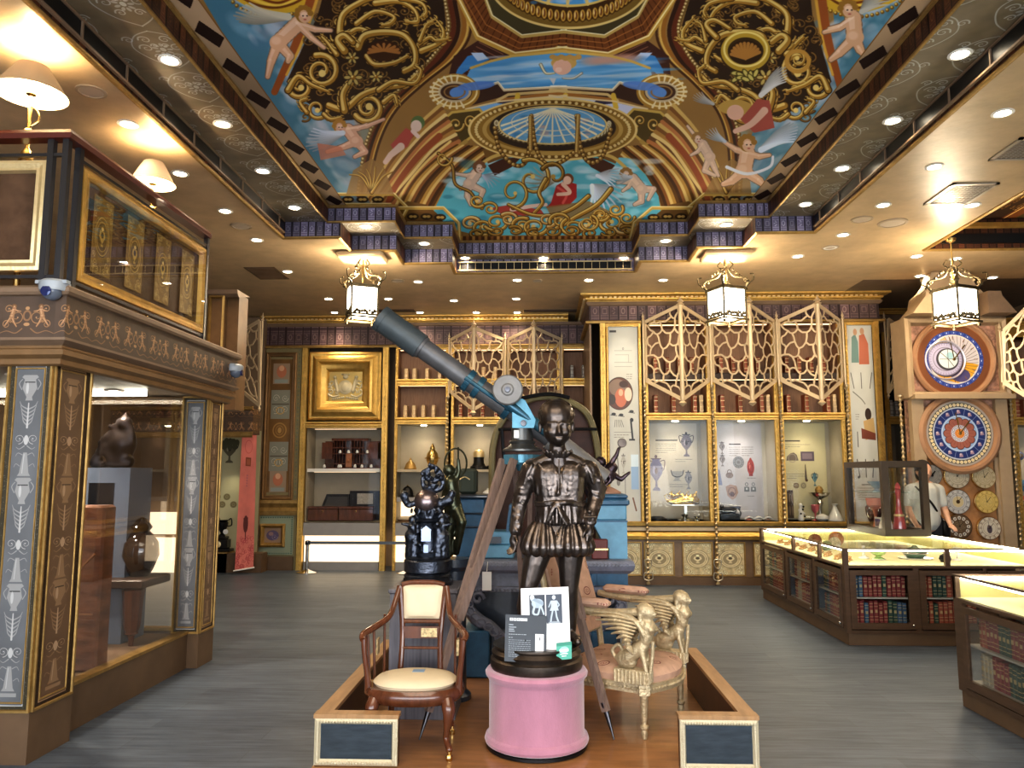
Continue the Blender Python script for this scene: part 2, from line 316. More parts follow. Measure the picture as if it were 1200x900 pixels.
 cherub(c, [(562,196),(558,204),(550,216),(535,204),(540,222),(566,224),(562,236),(548,230),(552,240)], .95, (206,178,152), (120,80,50)); wing(c, 566, 206, .5, 22, (180,190,200), 6, 1.2)
 cherub(c, [(734,204),(742,210),(752,222),(724,214),(730,224),(766,222),(760,234),(752,236),(744,240)], .95, (206,178,152), (150,110,60)); wing(c, 740, 208, PI, 24, (190,196,196), 6, .9)
 c.tube([(514,180),(530,194),(534,216),(552,226),(560,242)], 4, GD, 4); c.curl(520, 186, 10, 0, 1, 4, GO)
 # scroll clouds
 for i, x in enumerate(range(552, 744, 15)):
  c.curl(x, 262+5*math.sin(i*1.7), 11+2*(i % 3), i*1.3, 1.5, 5.5, GO if i % 3 else ((70,40,16),(176,126,56),(232,206,140)), 1 if i % 2 else -1, .7)
 for i, x in enumerate(range(560, 740, 22)): c.curl(x, 272+2*math.cos(i*2), 9, 2+i, 1.3, 4.5, GD, -1 if i % 2 else 1, .6)
 for (x, y, r) in ((575,245,10), (560,236,9), (704,252,10), (722,246,9), (690,262,12), (735,256,9)): c.curl(x, y, r, x, 1.4, 4.5, GO, 1, .8)
 # balustrade at the foot
 c.rect(530, 277, 745, 300, (84,50,26))
 for i in range(30): c.rect(532+i*7.2, 277, 535.4+i*7.2, 300, (186,136,66) if i % 2 else (150,96,48))
 both(c.poly, [(536,282),(512,250),(500,240),(478,236),(462,246),(468,266),(530,270)], (110,76,34))
 for P in ([(380,228),(462,228),(478,244),(468,262)], [(464,244),(520,244),(538,262),(540,300)], [(384,240),(458,240)], [(478,262),(528,262)]): both(c.line, P, 4, (202,162,76)); both(c.line, [(x, y-1.5) for x, y in P], 1.2, (244,222,150))
 for (x, y) in ((408,234), (425,234), (443,234), (484,254), (500,254), (516,255)):
  for X in ((x, y), mir([(x, y)])[0]): c.ell(X[0], X[1], 7, 4, (50,34,18)); c.ell(X[0]-2, X[1], 2.4, 1.6, (200,160,80)); c.ell(X[0]+2.4, X[1], 2.4, 1.6, (200,160,80))
 both(c.poly, [(406,228),(414,200),(436,186),(450,196),(462,228)], (150,112,60), .85)
 for k in range(6):
  for sg in (0, 1):
   P = [(436,226),(424+k*5,208),(410+k*10,196+abs(k-3)*3)]; c.tube(P if not sg else mir(P), 4.5, GO, 1.5)
 # putti along the sides
 cherub(c, [(356,17),(349,28),(326,50),(388,36),(380,56),(340,66),(338,72),(318,72),(314,90)], 1.35); wing(c, 338, 20, PI+.12, 64, (190,180,150), 8, .45)
 cherub(c, [(398,148),(408,152),(418,166),(430,146),(450,140),(404,172),(384,178),(428,178),(416,184)], 1.05, (210,160,126), (170,120,50)); wing(c, 402, 156, PI-.2, 46, (190,196,196), 8, .7)
 c.poly([(372,168),(400,172),(406,182),(376,188)], (196,120,90), .8)
 c.ell(490, 144, 8, 8, (90,110,60)); c.ell(488, 148, 6.5, 7, (226,196,170)); c.poly([(476,150),(486,156),(478,172),(464,180),(458,170)], (176,76,64)); c.line([(470,172),(458,182),(452,190)], 9, (226,192,166), 6); c.line([(484,154),(490,160)], 5, (230,200,176))
 cherub(c, [(994,10),(1000,22),(1002,44),(966,38),(972,34),(984,62),(974,70),(1008,58),(1012,64)], 1.45); wing(c, 1010, 14, -.7, 44, (176,170,150), 8, .9)
 c.ell(862, 126, 20, 9, (190,150,70)); c.poly([(888,116),(902,118),(908,150),(884,156),(868,140)], (166,78,64)); c.ell(862, 132, 10, 9, (226,176,146)); c.line([(896,130),(880,146),(862,154)], 9, (222,176,146), 6, curve=True); wing(c, 892, 112, -.75, 44, (205,200,186), 8, .5); wing(c, 836, 122, PI+.5, 26, (190,186,176), 6, .6)
 cherub(c, [(876,168),(876,180),(872,200),(902,182),(848,166),(858,212),(848,216),(890,212),(896,218)], 1.35, (218,170,130)); wing(c, 892, 176, -.5, 52, (196,204,206), 9, .5); wing(c, 850, 166, PI+.6, 26, (196,204,206), 6, .7)
 c.line([(852,196),(876,204),(902,196),(906,184)], 4, (225,225,220), 3, curve=True)
 cherub(c, [(818,162),(824,170),(832,184),(806,148),(810,182),(826,200),(838,206),(838,198),(842,206)], .9, (214,180,150), (150,110,60))
 c.noise(.05, 3, 14, 5)
 src = np.clip(c.get()**.95*np.array((.97,1.0,1.10), np.float32), 0, 1)
 # develop onto the plane of the ceiling: world x -2.4..2.6, y 3.9..9.75 at z 4.55
 Wd, Hd = 1000, 1170; xs = -2.4+5.0*(np.arange(Wd)+.5)/Wd; ys = 9.75-5.85*(np.arange(Hd)+.5)/Hd
 Xg, Yg = np.meshgrid(xs, ys); cz = MZ-EYE; cy_, sy = math.cos(YAW), math.sin(YAW); ct, st = math.cos(PITCH), math.sin(PITCH)
 X1 = Xg*cy_+Yg*sy; Y1 = -Xg*sy+Yg*cy_; fw = Y1*ct+cz*st; up = -Y1*st+cz*ct
 out = warp(src, ((600+FPX*X1/fw)-145)*S, ((450-FPX*up/fw)+100)*S).astype(np.float32)
 # cream border with dark lozenges down both long sides
 for sgn in (-1, 1):
  e = TX+sgn*2.44; d = np.abs(Xg-e)
  m = (d < .2) & (((Xg-TX)*sgn) > 0) & (((Xg-TX)*sgn) < 2.46); out[m] = np.array((.70,.60,.49))*(.92+.1*np.sin(Yg[m]*3)[..., None])
  ph = ((Yg-.25*d*2) % .46)/.46; lz = m & (np.abs(d-.10)/.085+np.abs(ph-.5)/.36 < 1); out[lz] = (.16,.10,.09)
  l2 = m & (d > .19); out[l2] = (.5,.36,.2)
 return out
MZ = 4.55; TX = .09
def draw_damask():
 c = Cv(512, 512, (112,100,80)); c.noise(.1, 3, 6, 2); L = (196,204,208)
 for ox in (0, 256):
  for oy in (-256, 0, 256, 512):
   y0 = oy+(128 if ox else 0)
   for cx in (ox, ox+512):
    for s in (-1, 1):
     c.line([(cx, y0+110),(cx+s*60, y0+80),(cx+s*96, y0+10),(cx+s*60, y0-70),(cx, y0-118)], 5, L, curve=True, a=.55)
     for k, (dx, dy, r) in enumerate(((34,60,22),(52,10,24),(30,-44,18),(18,24,12),(90,60,20))):
      pts = [(cx+s*(dx+r*(1-t/14)*math.cos(t*.7)), y0+dy+r*(1-t/14)*math.sin(t*.7)) for t in range(13)]; c.line(pts, 6, L, 3, a=.6, curve=True)
    for k in range(9):
     A = k*2*PI/9; c.ell(cx+24*math.cos(A), y0+24*math.sin(A)*1.2, 11, 6, L, .5, A)
    c.ell(cx, y0, 10, 12, (190,196,196), .7)
 return c.get()
def draw_spines(base=(100,92,118), pale=(176,172,190), dark=(34,26,40), n=10, seed=1):
 c = Cv(n*64, 128, dark); rg = random.Random(seed)
 for i in range(n):
  x = i*64; f = rg.uniform(.72, 1.12); b = tuple(int(v*f) for v in base); p = tuple(int(v*f) for v in pale)
  w = rg.choice([50,56,60]); c.rect(x+2, 4, x+w, 126, b); c.rect(x+6, 8, x+8, 124, p, .5); c.rect(x+w-6, 8, x+w-4, 124, p, .5)
  for y in (16, 34, 94, 112): c.rect(x+4, y, x+w-2, y+3, p, .8)
  k = i % 3
  if k == 0: c.ell(x+w/2, 64, 14, 22, p, .7); c.ell(x+w/2, 64, 8, 14, b)
  elif k == 1: c.rect(x+14, 44, x+w-12, 86, p, .6); c.rect(x+20, 52, x+w-18, 78, b)
  else:
   for q in range(5): c.ell(x+w/2+8*math.sin(q*2.4), 46+q*9, 7, 4, p, .7)
 c.noise(.08, 2, 20, 3); return c.get()
def draw_pilaster(ground, motif, border, H=1536):
 c = Cv(192, H, border); rg = random.Random(5)
 for i in range(1400): c.ell(rg.uniform(0, 192), rg.uniform(0, H), 2, 2, tuple(min(255, v+44) for v in border), .8)
 c.rect(30, 26, 162, H-26, tuple(int(v*1.25) for v in motif)); c.rect(34, 30, 158, H-30, ground); c.noise(.06, 2, 12, 1)
 hi = tuple(min(255, v+34) for v in motif); sh = tuple(int(v*.62) for v in ground)
 def S(pts, w, w2=None): c.line([(96+x, y) for x, y in pts], w, motif, w2, curve=True); c.line([(96-x, y) for x, y in pts], w, motif, w2, curve=True)
 y = 70; k = 0
 while y < H-120:
  t = k % 4
  if t == 0:      # urn
   c.poly([(68,y),(124,y),(132,y+10),(120,y+20),(128,y+60),(108,y+100),(112,y+116),(80,y+116),(84,y+100),(64,y+60),(72,y+20),(60,y+10)], motif); c.rect(74, y+30, 118, y+35, sh); c.ell(86, y+60, 6, 26, hi); S([(34,y+20),(46,y+40),(34,y+66)], 4); y += 128
  elif t == 1:    # drop leaf
   for q in range(5): S([(0,y+100-q*18),(16+q*3,y+84-q*18),(22+q*4,y+64-q*18)], 7, 2)
   c.line([(96,y),(96,y+110)], 5, hi, 8); y += 122
  elif t == 2:    # scrolls
   for s in (-1, 1): c.curl(96+s*30, y+40, 22, PI/2, 1.4, 6, (sh, motif, hi), s)
   c.ell(96, y+44, 10, 22, hi); S([(6,y+70),(26,y+84),(40,y+76)], 5, 2); y += 100
  else:           # flute
   c.poly([(88,y),(104,y),(116,y+90),(124,y+104),(68,y+104),(76,y+90)], motif); c.line([(92,y+8),(88,y+92)], 3, hi); S([(12,y+10),(30,y+2),(40,y+16)], 4, 2); S([(20,y+60),(36,y+50),(44,y+64)], 3, 2); y += 112
  k += 1
 c.rect(60, y, 132, min(H-34, y+16), motif); return c.get()
def draw_fascia():
 c = Cv(768, 192, (92,80,72)); c.noise(.06, 2, 12, 4); M = (150,120,92); Hh = (190,156,120)
 for i in range(3):
  x = 128+i*256
  for s in (-1, 1):
   for (dx, dy, r, a) in ((46,96,34,0), (86,60,22,2), (92,130,20,3.6)): c.curl(x+s*dx, dy, r, a if s > 0 else PI-a, 1.4, 8, ((70,56,46), M, Hh), s)
   c.line([(x+s*20,150),(x+s*50,170),(x+s*90,160),(x+s*126,172)], 6, M, 3, curve=True)
   cherub(c, [(x+s*62,48),(x+s*62,60),(x+s*70,92),(x+s*30,70),(x+s*92,70),(x+s*60,118),(x+s*46,140),(x+s*86,116),(x+s*100,136)], 1.5, (168,134,104), (130,100,72))
  c.ell(x, 90, 20, 26, M); c.ell(x, 90, 12, 17, (92,80,72)); c.ell(x, 56, 10, 8, Hh); c.ell(x, 130, 14, 8, Hh)
 return c.get()
def draw_cartouche(ground=(128,100,38), mot=(190,160,78), W=256, H=512, oval=True):
 c = Cv(W, H, ground); c.noise(.12, 3, 10, 6); dk = tuple(int(v*.45) for v in ground); cols = (dk, mot, tuple(min(255, v+45) for v in mot))
 c.rect(8, 8, W-8, 12, mot, .7); c.rect(8, H-12, W-8, H-8, mot, .7); c.rect(8, 8, 12, H-8, mot, .7); c.rect(W-12, 8, W-8, H-8, mot, .7)
 cx, cy = W/2, H/2
 for s in (-1, 1):
  for t in (-1, 1):
   for (dx, dy, r, a) in ((.30,.36,.12,0), (.18,.43,.08,1), (.38,.26,.08,2), (.36,.42,.07,3)): c.curl(cx+s*dx*W, cy+t*dy*H, r*W, a if s > 0 else PI-a, 1.3, W*.035, cols, s*t)
 c.ring(cx, cy, W*.36, H*.25, W*.05, dk); c.ring(cx, cy, W*.35, H*.245, W*.035, mot); c.ring(cx, cy, W*.27, H*.19, W*.02, mot); c.ell(cx, cy, W*.25, H*.175, tuple(int(v*.8) for v in ground))
 c.poly([(cx-W*.12, cy-H*.07), (cx+W*.12, cy-H*.07), (cx+W*.15, cy), (cx, cy+H*.1), (cx-W*.15, cy)], mot); c.ell(cx, cy-H*.02, W*.07, H*.04, dk); c.ell(cx, cy-H*.1, W*.06, H*.025, cols[2]); c.rect(cx-W*.06, cy+H*.1, cx+W*.06, cy+H*.13, mot)
 return c.get()
_M = {}
def img(name, arr):
 h, w = arr.shape[:2]; im = bpy.data.images.new(name, w, h); b = np.ones((h, w, 4), np.float32); b[..., :3] = arr[::-1]
 im.pixels.foreach_set(b.ravel()); im.pack(); return im
def mat(name, col=(.5,.5,.5), rough=.5, metal=0.0, bump=0.0, bscale=30, vary=0.0, vscale=6, emit=None, estr=1.0, alpha=1.0, trans=0.0, tex=None, rep=None, tint=1.0, spec=.5, stretch=None, coat=0.0, ior=1.45, sheen=0.0, texbump=0.0):
 if name in _M: return _M[name]
 m = bpy.data.materials.new(name); m.use_nodes = True; nt = m.node_tree; N = nt.nodes; L = nt.links; b = N['Principled BSDF']; _M[name] = m
 b.inputs['Base Color'].default_value = (*col, 1); b.inputs['Roughness'].default_value = rough; b.inputs['Metallic'].default_value = metal
 b.inputs['Specular IOR Level'].default_value = spec; b.inputs['Coat Weight'].default_value = coat; b.inputs['Transmission Weight'].default_value = trans; b.inputs['IOR'].default_value = ior; b.inputs['Alpha'].default_value = alpha
 if sheen: b.inputs['Sheen Weight'].default_value = sheen
 tc = N.new('ShaderNodeTexCoord'); mp = N.new('ShaderNodeMapping'); L.new(tc.outputs['Object'], mp.inputs['Vector'])
 if stretch: mp.inputs['Scale'].default_value = stretch
 if tex is not None:
  ti = N.new('ShaderNodeTexImage'); ti.image = tex; ti.interpolation = 'Linear'; uvm = N.new('ShaderNodeMapping'); L.new(tc.outputs['UV'], uvm.inputs['Vector']); L.new(uvm.outputs['Vector'], ti.inputs['Vector'])
  if rep: uvm.inputs['Scale'].default_value = (rep[0], rep[1], 1)
  src = ti.outputs['Color']
  if tint != 1.0:
   mx = N.new('ShaderNodeMixRGB'); mx.blend_type = 'MULTIPLY'; mx.inputs[0].default_value = 1; t = tint if isinstance(tint, tuple) else (tint,)*3
   mx.inputs[2].default_value = (*t, 1); L.new(src, mx.inputs[1]); src = mx.outputs[0]
  L.new(src, b.inputs['Base Color'])
  if texbump:
   bp = N.new('ShaderNodeBump'); bp.inputs['Strength'].default_value = texbump; bp.inputs['Distance'].default_value = .01; L.new(ti.outputs['Color'], bp.inputs['Height']); L.new(bp.outputs['Normal'], b.inputs['Normal'])
  if emit: L.new(src, b.inputs['Emission Color']); b.inputs['Emission Strength'].default_value = estr
 elif emit: b.inputs['Emission Color'].default_value = (*emit, 1); b.inputs['Emission Strength'].default_value = estr
 if vary and tex is None:
  nz = N.new('ShaderNodeTexNoise'); nz.inputs['Scale'].default_value = vscale; nz.inputs['Detail'].default_value = 5; nz.inputs['Roughness'].default_value = .6; L.new(mp.outputs['Vector'], nz.inputs['Vector'])
  rp = N.new('ShaderNodeValToRGB'); rp.color_ramp.elements[0].position = .3; rp.color_ramp.elements[1].position = .7
  rp.color_ramp.elements[0].color = (*[max(0, c*(1-vary)) for c in col], 1); rp.color_ramp.elements[1].color = (*[min(1, c*(1+vary)) for c in col], 1)
  L.new(nz.outputs['Fac'], rp.inputs['Fac']); L.new(rp.outputs['Color'], b.inputs['Base Color'])
 if bump:
  nb = N.new('ShaderNodeTexNoise'); nb.inputs['Scale'].default_value = bscale; nb.inputs['Detail'].default_value = 4; L.new(mp.outputs['Vector'], nb.inputs['Vector'])
  bp = N.new('ShaderNodeBump'); bp.inputs['Strength'].default_value = bump; bp.inputs['Distance'].default_value = .02; L.new(nb.outputs['Fac'], bp.inputs['Height']); L.new(bp.outputs['Normal'], b.inputs['Normal'])
 return m
def glass(name, tint=(1,1,1), refl=.08, rough=.0):
 if name in _M: return _M[name]
 m = bpy.data.materials.new(name); m.use_nodes = True; nt = m.node_tree; N = nt.nodes; L = nt.links; N.remove(N['Principled BSDF']); o = N['Material Output']
 tr = N.new('ShaderNodeBsdfTransparent'); tr.inputs[0].default_value = (*tint, 1); gl = N.new('ShaderNodeBsdfGlossy'); gl.inputs['Roughness'].default_value = rough
 lw = N.new('ShaderNodeLayerWeight'); lw.inputs['Blend'].default_value = .25; ma = N.new('ShaderNodeMath'); ma.operation = 'MULTIPLY_ADD'; ma.inputs[1].default_value = .26; ma.inputs[2].default_value = refl
 L.new(lw.outputs['Fresnel'], ma.inputs[0]); mx = N.new('ShaderNodeMixShader'); L.new(ma.outputs[0], mx.inputs[0]); L.new(tr.outputs[0], mx.inputs[1]); L.new(gl.outputs[0], mx.inputs[2]); L.new(mx.outputs[0], o.inputs['Surface']); _M[name] = m; return m
_loc = {}
class MB:
 def __init__(s): s.v = []; s.f = []; s.uv = []; s.M = None
 def face(s, pts, uv=None):
  i = len(s.v)
  if s.M is not None: pts = [s.M @ Vector(p) for p in pts]
  s.v += [tuple(p) for p in pts]; s.f.append(tuple(range(i, i+len(pts)))); s.uv.append(uv); return s
 def mesh(s, vs, fs, uvs=None):
  i = len(s.v)
  if s.M is not None: vs = [s.M @ Vector(p) for p in vs]
  s.v += [tuple(p) for p in vs]
  for k, f in enumerate(fs): s.f.append(tuple(j+i for j in f)); s.uv.append(uvs[k] if uvs else None)
  return s
 def box(s, x0, x1, y0, y1, z0, z1):
  if x0 > x1: x0, x1 = x1, x0
  if y0 > y1: y0, y1 = y1, y0
  if z0 > z1: z0, z1 = z1, z0
  return s.mesh([(x0,y0,z0),(x1,y0,z0),(x1,y1,z0),(x0,y1,z0),(x0,y0,z1),(x1,y0,z1),(x1,y1,z1),(x0,y1,z1)], [(0,3,2,1),(4,5,6,7),(0,1,5,4),(1,2,6,5),(2,3,7,6),(3,0,4,7)])
 def cbox(s, c, sz): return s.box(c[0]-sz[0]/2, c[0]+sz[0]/2, c[1]-sz[1]/2, c[1]+sz[1]/2, c[2]-sz[2]/2, c[2]+sz[2]/2)
 def bbox(s, x0, x1, y0, y1, z0, z1, b=.01):
  """box with chamfered edges"""
  vs = []
  for z, q in ((z0, b), (z0+b, 0), (z1-b, 0), (z1, b)):
   vs += [(x0+q+b, y0+q, z), (x1-q-b, y0+q, z), (x1-q, y0+q+b, z), (x1-q, y1-q-b, z), (x1-q-b, y1-q, z), (x0+q+b, y1-q, z), (x0+q, y1-q-b, z), (x0+q, y0+q+b, z)]
  fs = [tuple(range(7, -1, -1)), tuple(range(24, 32))]
  for r in range(3):
   for k in range(8): fs.append((r*8+k, r*8+(k+1) % 8, r*8+8+(k+1) % 8, r*8+8+k))
  return s.mesh(vs, fs)
 def bar(s, a, b, w, h, up=(0,0,1)):
  a = Vector(a); b = Vector(b); d = (b-a).normalized(); u = Vector(up)
  if abs(d.dot(u)) > .95: u = Vector((0,1,0)) if abs(d.y) < .9 else Vector((1,0,0))
  r = d.cross(u).normalized(); u = r.cross(d); vs = []
  for p in (a, b):
   for sx, sz in ((-1,-1),(1,-1),(1,1),(-1,1)): vs.append(p+r*sx*w/2+u*sz*h/2)
  return s.mesh(vs, [(3,2,1,0),(4,5,6,7),(0,1,5,4),(1,2,6,5),(2,3,7,6),(3,0,4,7)])
 def tube(s, pts, r, seg=10, r2=None, flat=1.0, curve=False, cap=True):
  if curve: pts = [Vector(p) for p in smooth3(pts)]
  pts = [Vector(p) for p in pts]; n = len(pts); vs = []; fs = []; pr = None
  R = r if isinstance(r, (list, tuple)) else None
  for i, p in enumerate(pts):
   d = ((pts[min(i+1, n-1)]-pts[max(i-1, 0)])).normalized()
   if pr is None:
    u = Vector((0,0,1)) if abs(d.z) < .9 else Vector((1,0,0)); a = d.cross(u).normalized()
   else: a = (pr-d*pr.dot(d)).normalized()
   pr = a; b = d.cross(a); t = i/(n-1)
   rr = R[min(int(t*(len(R)-1)), len(R)-2)]*(1-(t*(len(R)-1)-min(int(t*(len(R)-1)), len(R)-2)))+R[min(int(t*(len(R)-1)), len(R)-2)+1]*(t*(len(R)-1)-min(int(t*(len(R)-1)), len(R)-2)) if R else (r if r2 is None else r+(r2-r)*t)
   for k in range(seg):
    A = 2*PI*k/seg; vs.append(p+a*rr*math.cos(A)+b*rr*flat*math.sin(A))
  for i in range(n-1):
   for k in range(seg): fs.append((i*seg+k, i*seg+(k+1) % seg, (i+1)*seg+(k+1) % seg, (i+1)*seg+k))
  if cap: fs += [tuple(range(seg-1, -1, -1)), tuple(range((n-1)*seg, n*seg))]
  return s.mesh(vs, fs)
 def lathe(s, prof, c=(0,0,0), seg=24, axis='Z', sq=1.0, cap=True):
  vs = []; fs = []; us = []; n = len(prof)
  for r, z in prof:
   for k in range(seg):
    A = 2*PI*(k+.5)/seg; x, y = r*math.cos(A), r*math.sin(A)*sq
    vs.append({'Z': (c[0]+x, c[1]+y, c[2]+z), 'Y': (c[0]+x, c[1]-z, c[2]+y), 'X': (c[0]+z, c[1]+x, c[2]+y)}[axis])
  for i in range(n-1):
   for k in range(seg): fs.append((i*seg+k, i*seg+(k+1) % seg, (i+1)*seg+(k+1) % seg, (i+1)*seg+k))
  if cap and prof[0][0] > 1e-5: fs.append(tuple(range(seg-1, -1, -1)))
  if cap and prof[-1][0] > 1e-5: fs.append(tuple(range((n-1)*seg, n*seg)))
  return s.mesh(vs, fs)
 def ball(s, c, r, seg=14, rings=8, sc=(1,1,1)):
  vs = []; fs = []
  for i in range(rings+1):
   t = PI*i/rings
   for k in range(seg):
    A = 2*PI*k/seg; vs.append((c[0]+r*sc[0]*math.sin(t)*math.cos(A), c[1]+r*sc[1]*math.sin(t)*math.sin(A), c[2]-r*sc[2]*math.cos(t)))
  for i in range(rings):
   for k in range(seg): fs.append((i*seg+k, i*seg+(k+1) % seg, (i+1)*seg+(k+1) % seg, (i+1)*seg+k))
  return s.mesh(vs, fs)
 def capsule(s, a, ra, b, rb, seg=12):
  a = Vector(a); b = Vector(b); d = b-a; L = d.length
  if L < 1e-6: return s.ball(a, ra)
  d /= L; pts = []; rs = []
  prof = [(-ra*math.cos(t), ra*math.sin(t)) for t in (0.001, .4, .8, 1.2, PI/2)]+[(L+rb*math.sin(t), rb*math.cos(t)) for t in (0, .4, .8, 1.2, PI/2-.001)]
  u = Vector((0,0,1)) if abs(d.z) < .9 else Vector((1,0,0)); e = d.cross(u).normalized(); g = d.cross(e); vs = []; fs = []
  for z, r in prof:
   for k in range(seg): A = 2*PI*k/seg; vs.append(a+d*z+e*r*math.cos(A)+g*r*math.sin(A))
  for i in range(len(prof)-1):
   for k in range(seg): fs.append((i*seg+k, i*seg+(k+1) % seg, (i+1)*seg+(k+1) % seg, (i+1)*seg+k))
  fs += [tuple(range(seg-1, -1, -1)), tuple(range((len(prof)-1)*seg, len(prof)*seg))]
  return s.mesh(vs, fs)
 def prism(s, poly, y0, y1, plane='XZ'):
  """polygon in a plane extruded along the third axis"""
  n = len(poly); P = {'XZ': lambda a, b, t: (a, t, b), 'XY': lambda a, b, t: (a, b, t), 'YZ': lambda a, b, t: (t, a, b)}[plane]
  vs = [P(a, b, y0) for a, b in poly]+[P(a, b, y1) for a, b in poly]; tri = tessellate_polygon([[Vector((a, b, 0)) for a, b in poly]])
  fs = [tuple(t) for t in tri]+[tuple(i+n for i in t[::-1]) for t in tri]+[(i, (i+1) % n, (i+1) % n+n, i+n) for i in range(n)]
  return s.mesh(vs, fs)
 def frame(s, x0, x1, z0, z1, y, prof):
  """picture-frame moulding facing -y: prof = [(inset, protrusion)...]"""
  vs = [];
  for i, p in prof: vs += [(x0+i, y-p, z0+i), (x1-i, y-p, z0+i), (x1-i, y-p, z1-i), (x0+i, y-p, z1-i)]
  fs = []
  for r in range(len(prof)-1):
   for k in range(4): fs.append((r*4+k, r*4+(k+1) % 4, r*4+4+(k+1) % 4, r*4+4+k))
  return s.mesh(vs, fs)
 def sweep(s, path, prof, closed=False, z=0.0, side=1):
  """moulding along a flat path; prof = [(outward, height)...] outward is to the right of travel when side=1"""
  P = [Vector((p[0], p[1])) for p in path]; n = len(P); rows = []
  for i in range(n):
   a = P[i-1] if (closed or i) else None; b = P[(i+1) % n] if (closed or i < n-1) else None
   d1 = (P[i]-a).normalized() if a is not None else None; d2 = (b-P[i]).normalized() if b is not None else None
   d1 = d1 or d2; d2 = d2 or d1; n1 = Vector((d1.y, -d1.x)); n2 = Vector((d2.y, -d2.x)); m = n1+n2
   m = m/max(.2, m.dot(n1)) if m.length > 1e-5 else n1
   rows.append([(P[i].x+m.x*o*side, P[i].y+m.y*o*side, z+h) for o, h in prof])
  k = len(prof); L = 0
  for i in range(n if closed else n-1):
   j = (i+1) % n; d = (P[j]-P[i]).length
   for q in range(k-1):
    h0 = q/(k-1); h1 = (q+1)/(k-1)
    s.face([rows[i][q], rows[j][q], rows[j][q+1], rows[i][q+1]], [(L, prof[q][1]-prof[0][1]), (L+d, prof[q][1]-prof[0][1]), (L+d, prof[q+1][1]-prof[0][1]), (L, prof[q+1][1]-prof[0][1])])
   L += d
  if not closed:
   if k > 2: s.face(rows[0][::-1]); s.face(rows[-1])
  return s
 def build(s, name, m, parent=None, smooth=35, loc=None, weld=False):
  me = bpy.data.meshes.new(name); v = np.array(s.v, float).reshape(-1, 3)
  o0 = np.array(_loc.get(parent.name, (0,0,0)) if parent is not None else (loc or (0,0,0)), float)
  me.from_pydata((v-o0).tolist(), [], s.f); uvl = me.uv_layers.new(name='UVMap'); arr = np.zeros((len(me.loops), 2), np.float32); k = 0
  for f, uv in zip(s.f, s.uv):
   n = len(f)
   if uv is not None: arr[k:k+n] = uv
   else:
    a, b, c = (v[f[0]], v[f[1]], v[f[2]]); nn = np.abs(np.cross(b-a, c-a)); ax = int(nn.argmax())
    ij = ((1, 2), (0, 2), (0, 1))[ax]; arr[k:k+n, 0] = v[list(f), ij[0]]; arr[k:k+n, 1] = v[list(f), ij[1]]
   k += n
  uvl.data.foreach_set('uv', arr.ravel())
  if weld:
   import bmesh; bm = bmesh.new(); bm.from_mesh(me); bmesh.ops.remove_doubles(bm, verts=bm.verts, dist=1e-5); bmesh.ops.recalc_face_normals(bm, faces=bm.faces); bm.to_mesh(me); bm.free()
  if smooth: me.shade_smooth(); me.set_sharp_from_angle(angle=math.radians(smooth))
  for mm in (m if isinstance(m, (list, tuple)) else [m]): me.materials.append(mm)
  ob = bpy.data.objects.new(name, me); COL.objects.link(ob)
  if parent is not None: ob.parent = parent; _loc[ob.name] = tuple(o0)
  else: ob.location = tuple(o0); _loc[ob.name] = tuple(o0)
  return ob
def smooth3(p, k=6):
 if len(p) < 3: return list(p)
 q = [p[0]]+list(p)+[p[-1]]; out = []
 for i in range(1, len(q)-2):
  a, b, c, d = (Vector(v) for v in q[i-1:i+3])
  for j in range(k):
   t = j/k; out.append(.5*((2*b)+(c-a)*t+(2*a-5*b+4*c-d)*t*t+(-a+3*b-3*c+d)*t**3))
 out.append(Vector(q[-2])); return out
def tag(o, label=None, cat=None, group=None, kind=None):
 if label: o['label'] = label
 if cat: o['category'] = cat
 if group: o['group'] = group
 if kind: o['kind'] = kind
 return o
def thing(name, label, cat, loc=(0,0,0), group=None):
 o = bpy.data.objects.new(name, None); COL.objects.link(o); o.empty_display_size = .1; o.location = loc; _loc[o.name] = tuple(loc); return tag(o, label, cat, group)
def struct(name, mb, m, **k): return tag(mb.build(name, m, **k), kind='structure')
def copy_tree(o, loc=None, rotz=None, scale=None, label=None, parent=None, cat=None, group=None):
 c = o.copy(); COL.objects.link(c); c.parent = parent
 if parent is None:
  if loc is not None: c.location = loc
  if rotz is not None: c.rotation_euler = (0, 0, rotz)
  if scale is not None: c.scale = scale if isinstance(scale, (tuple, list)) else (scale,)*3
  if label: c['label'] = label
  if cat: c['category'] = cat
  if group: c['group'] = group
 for ch in list(o.children): copy_tree(ch, parent=c)
 return c
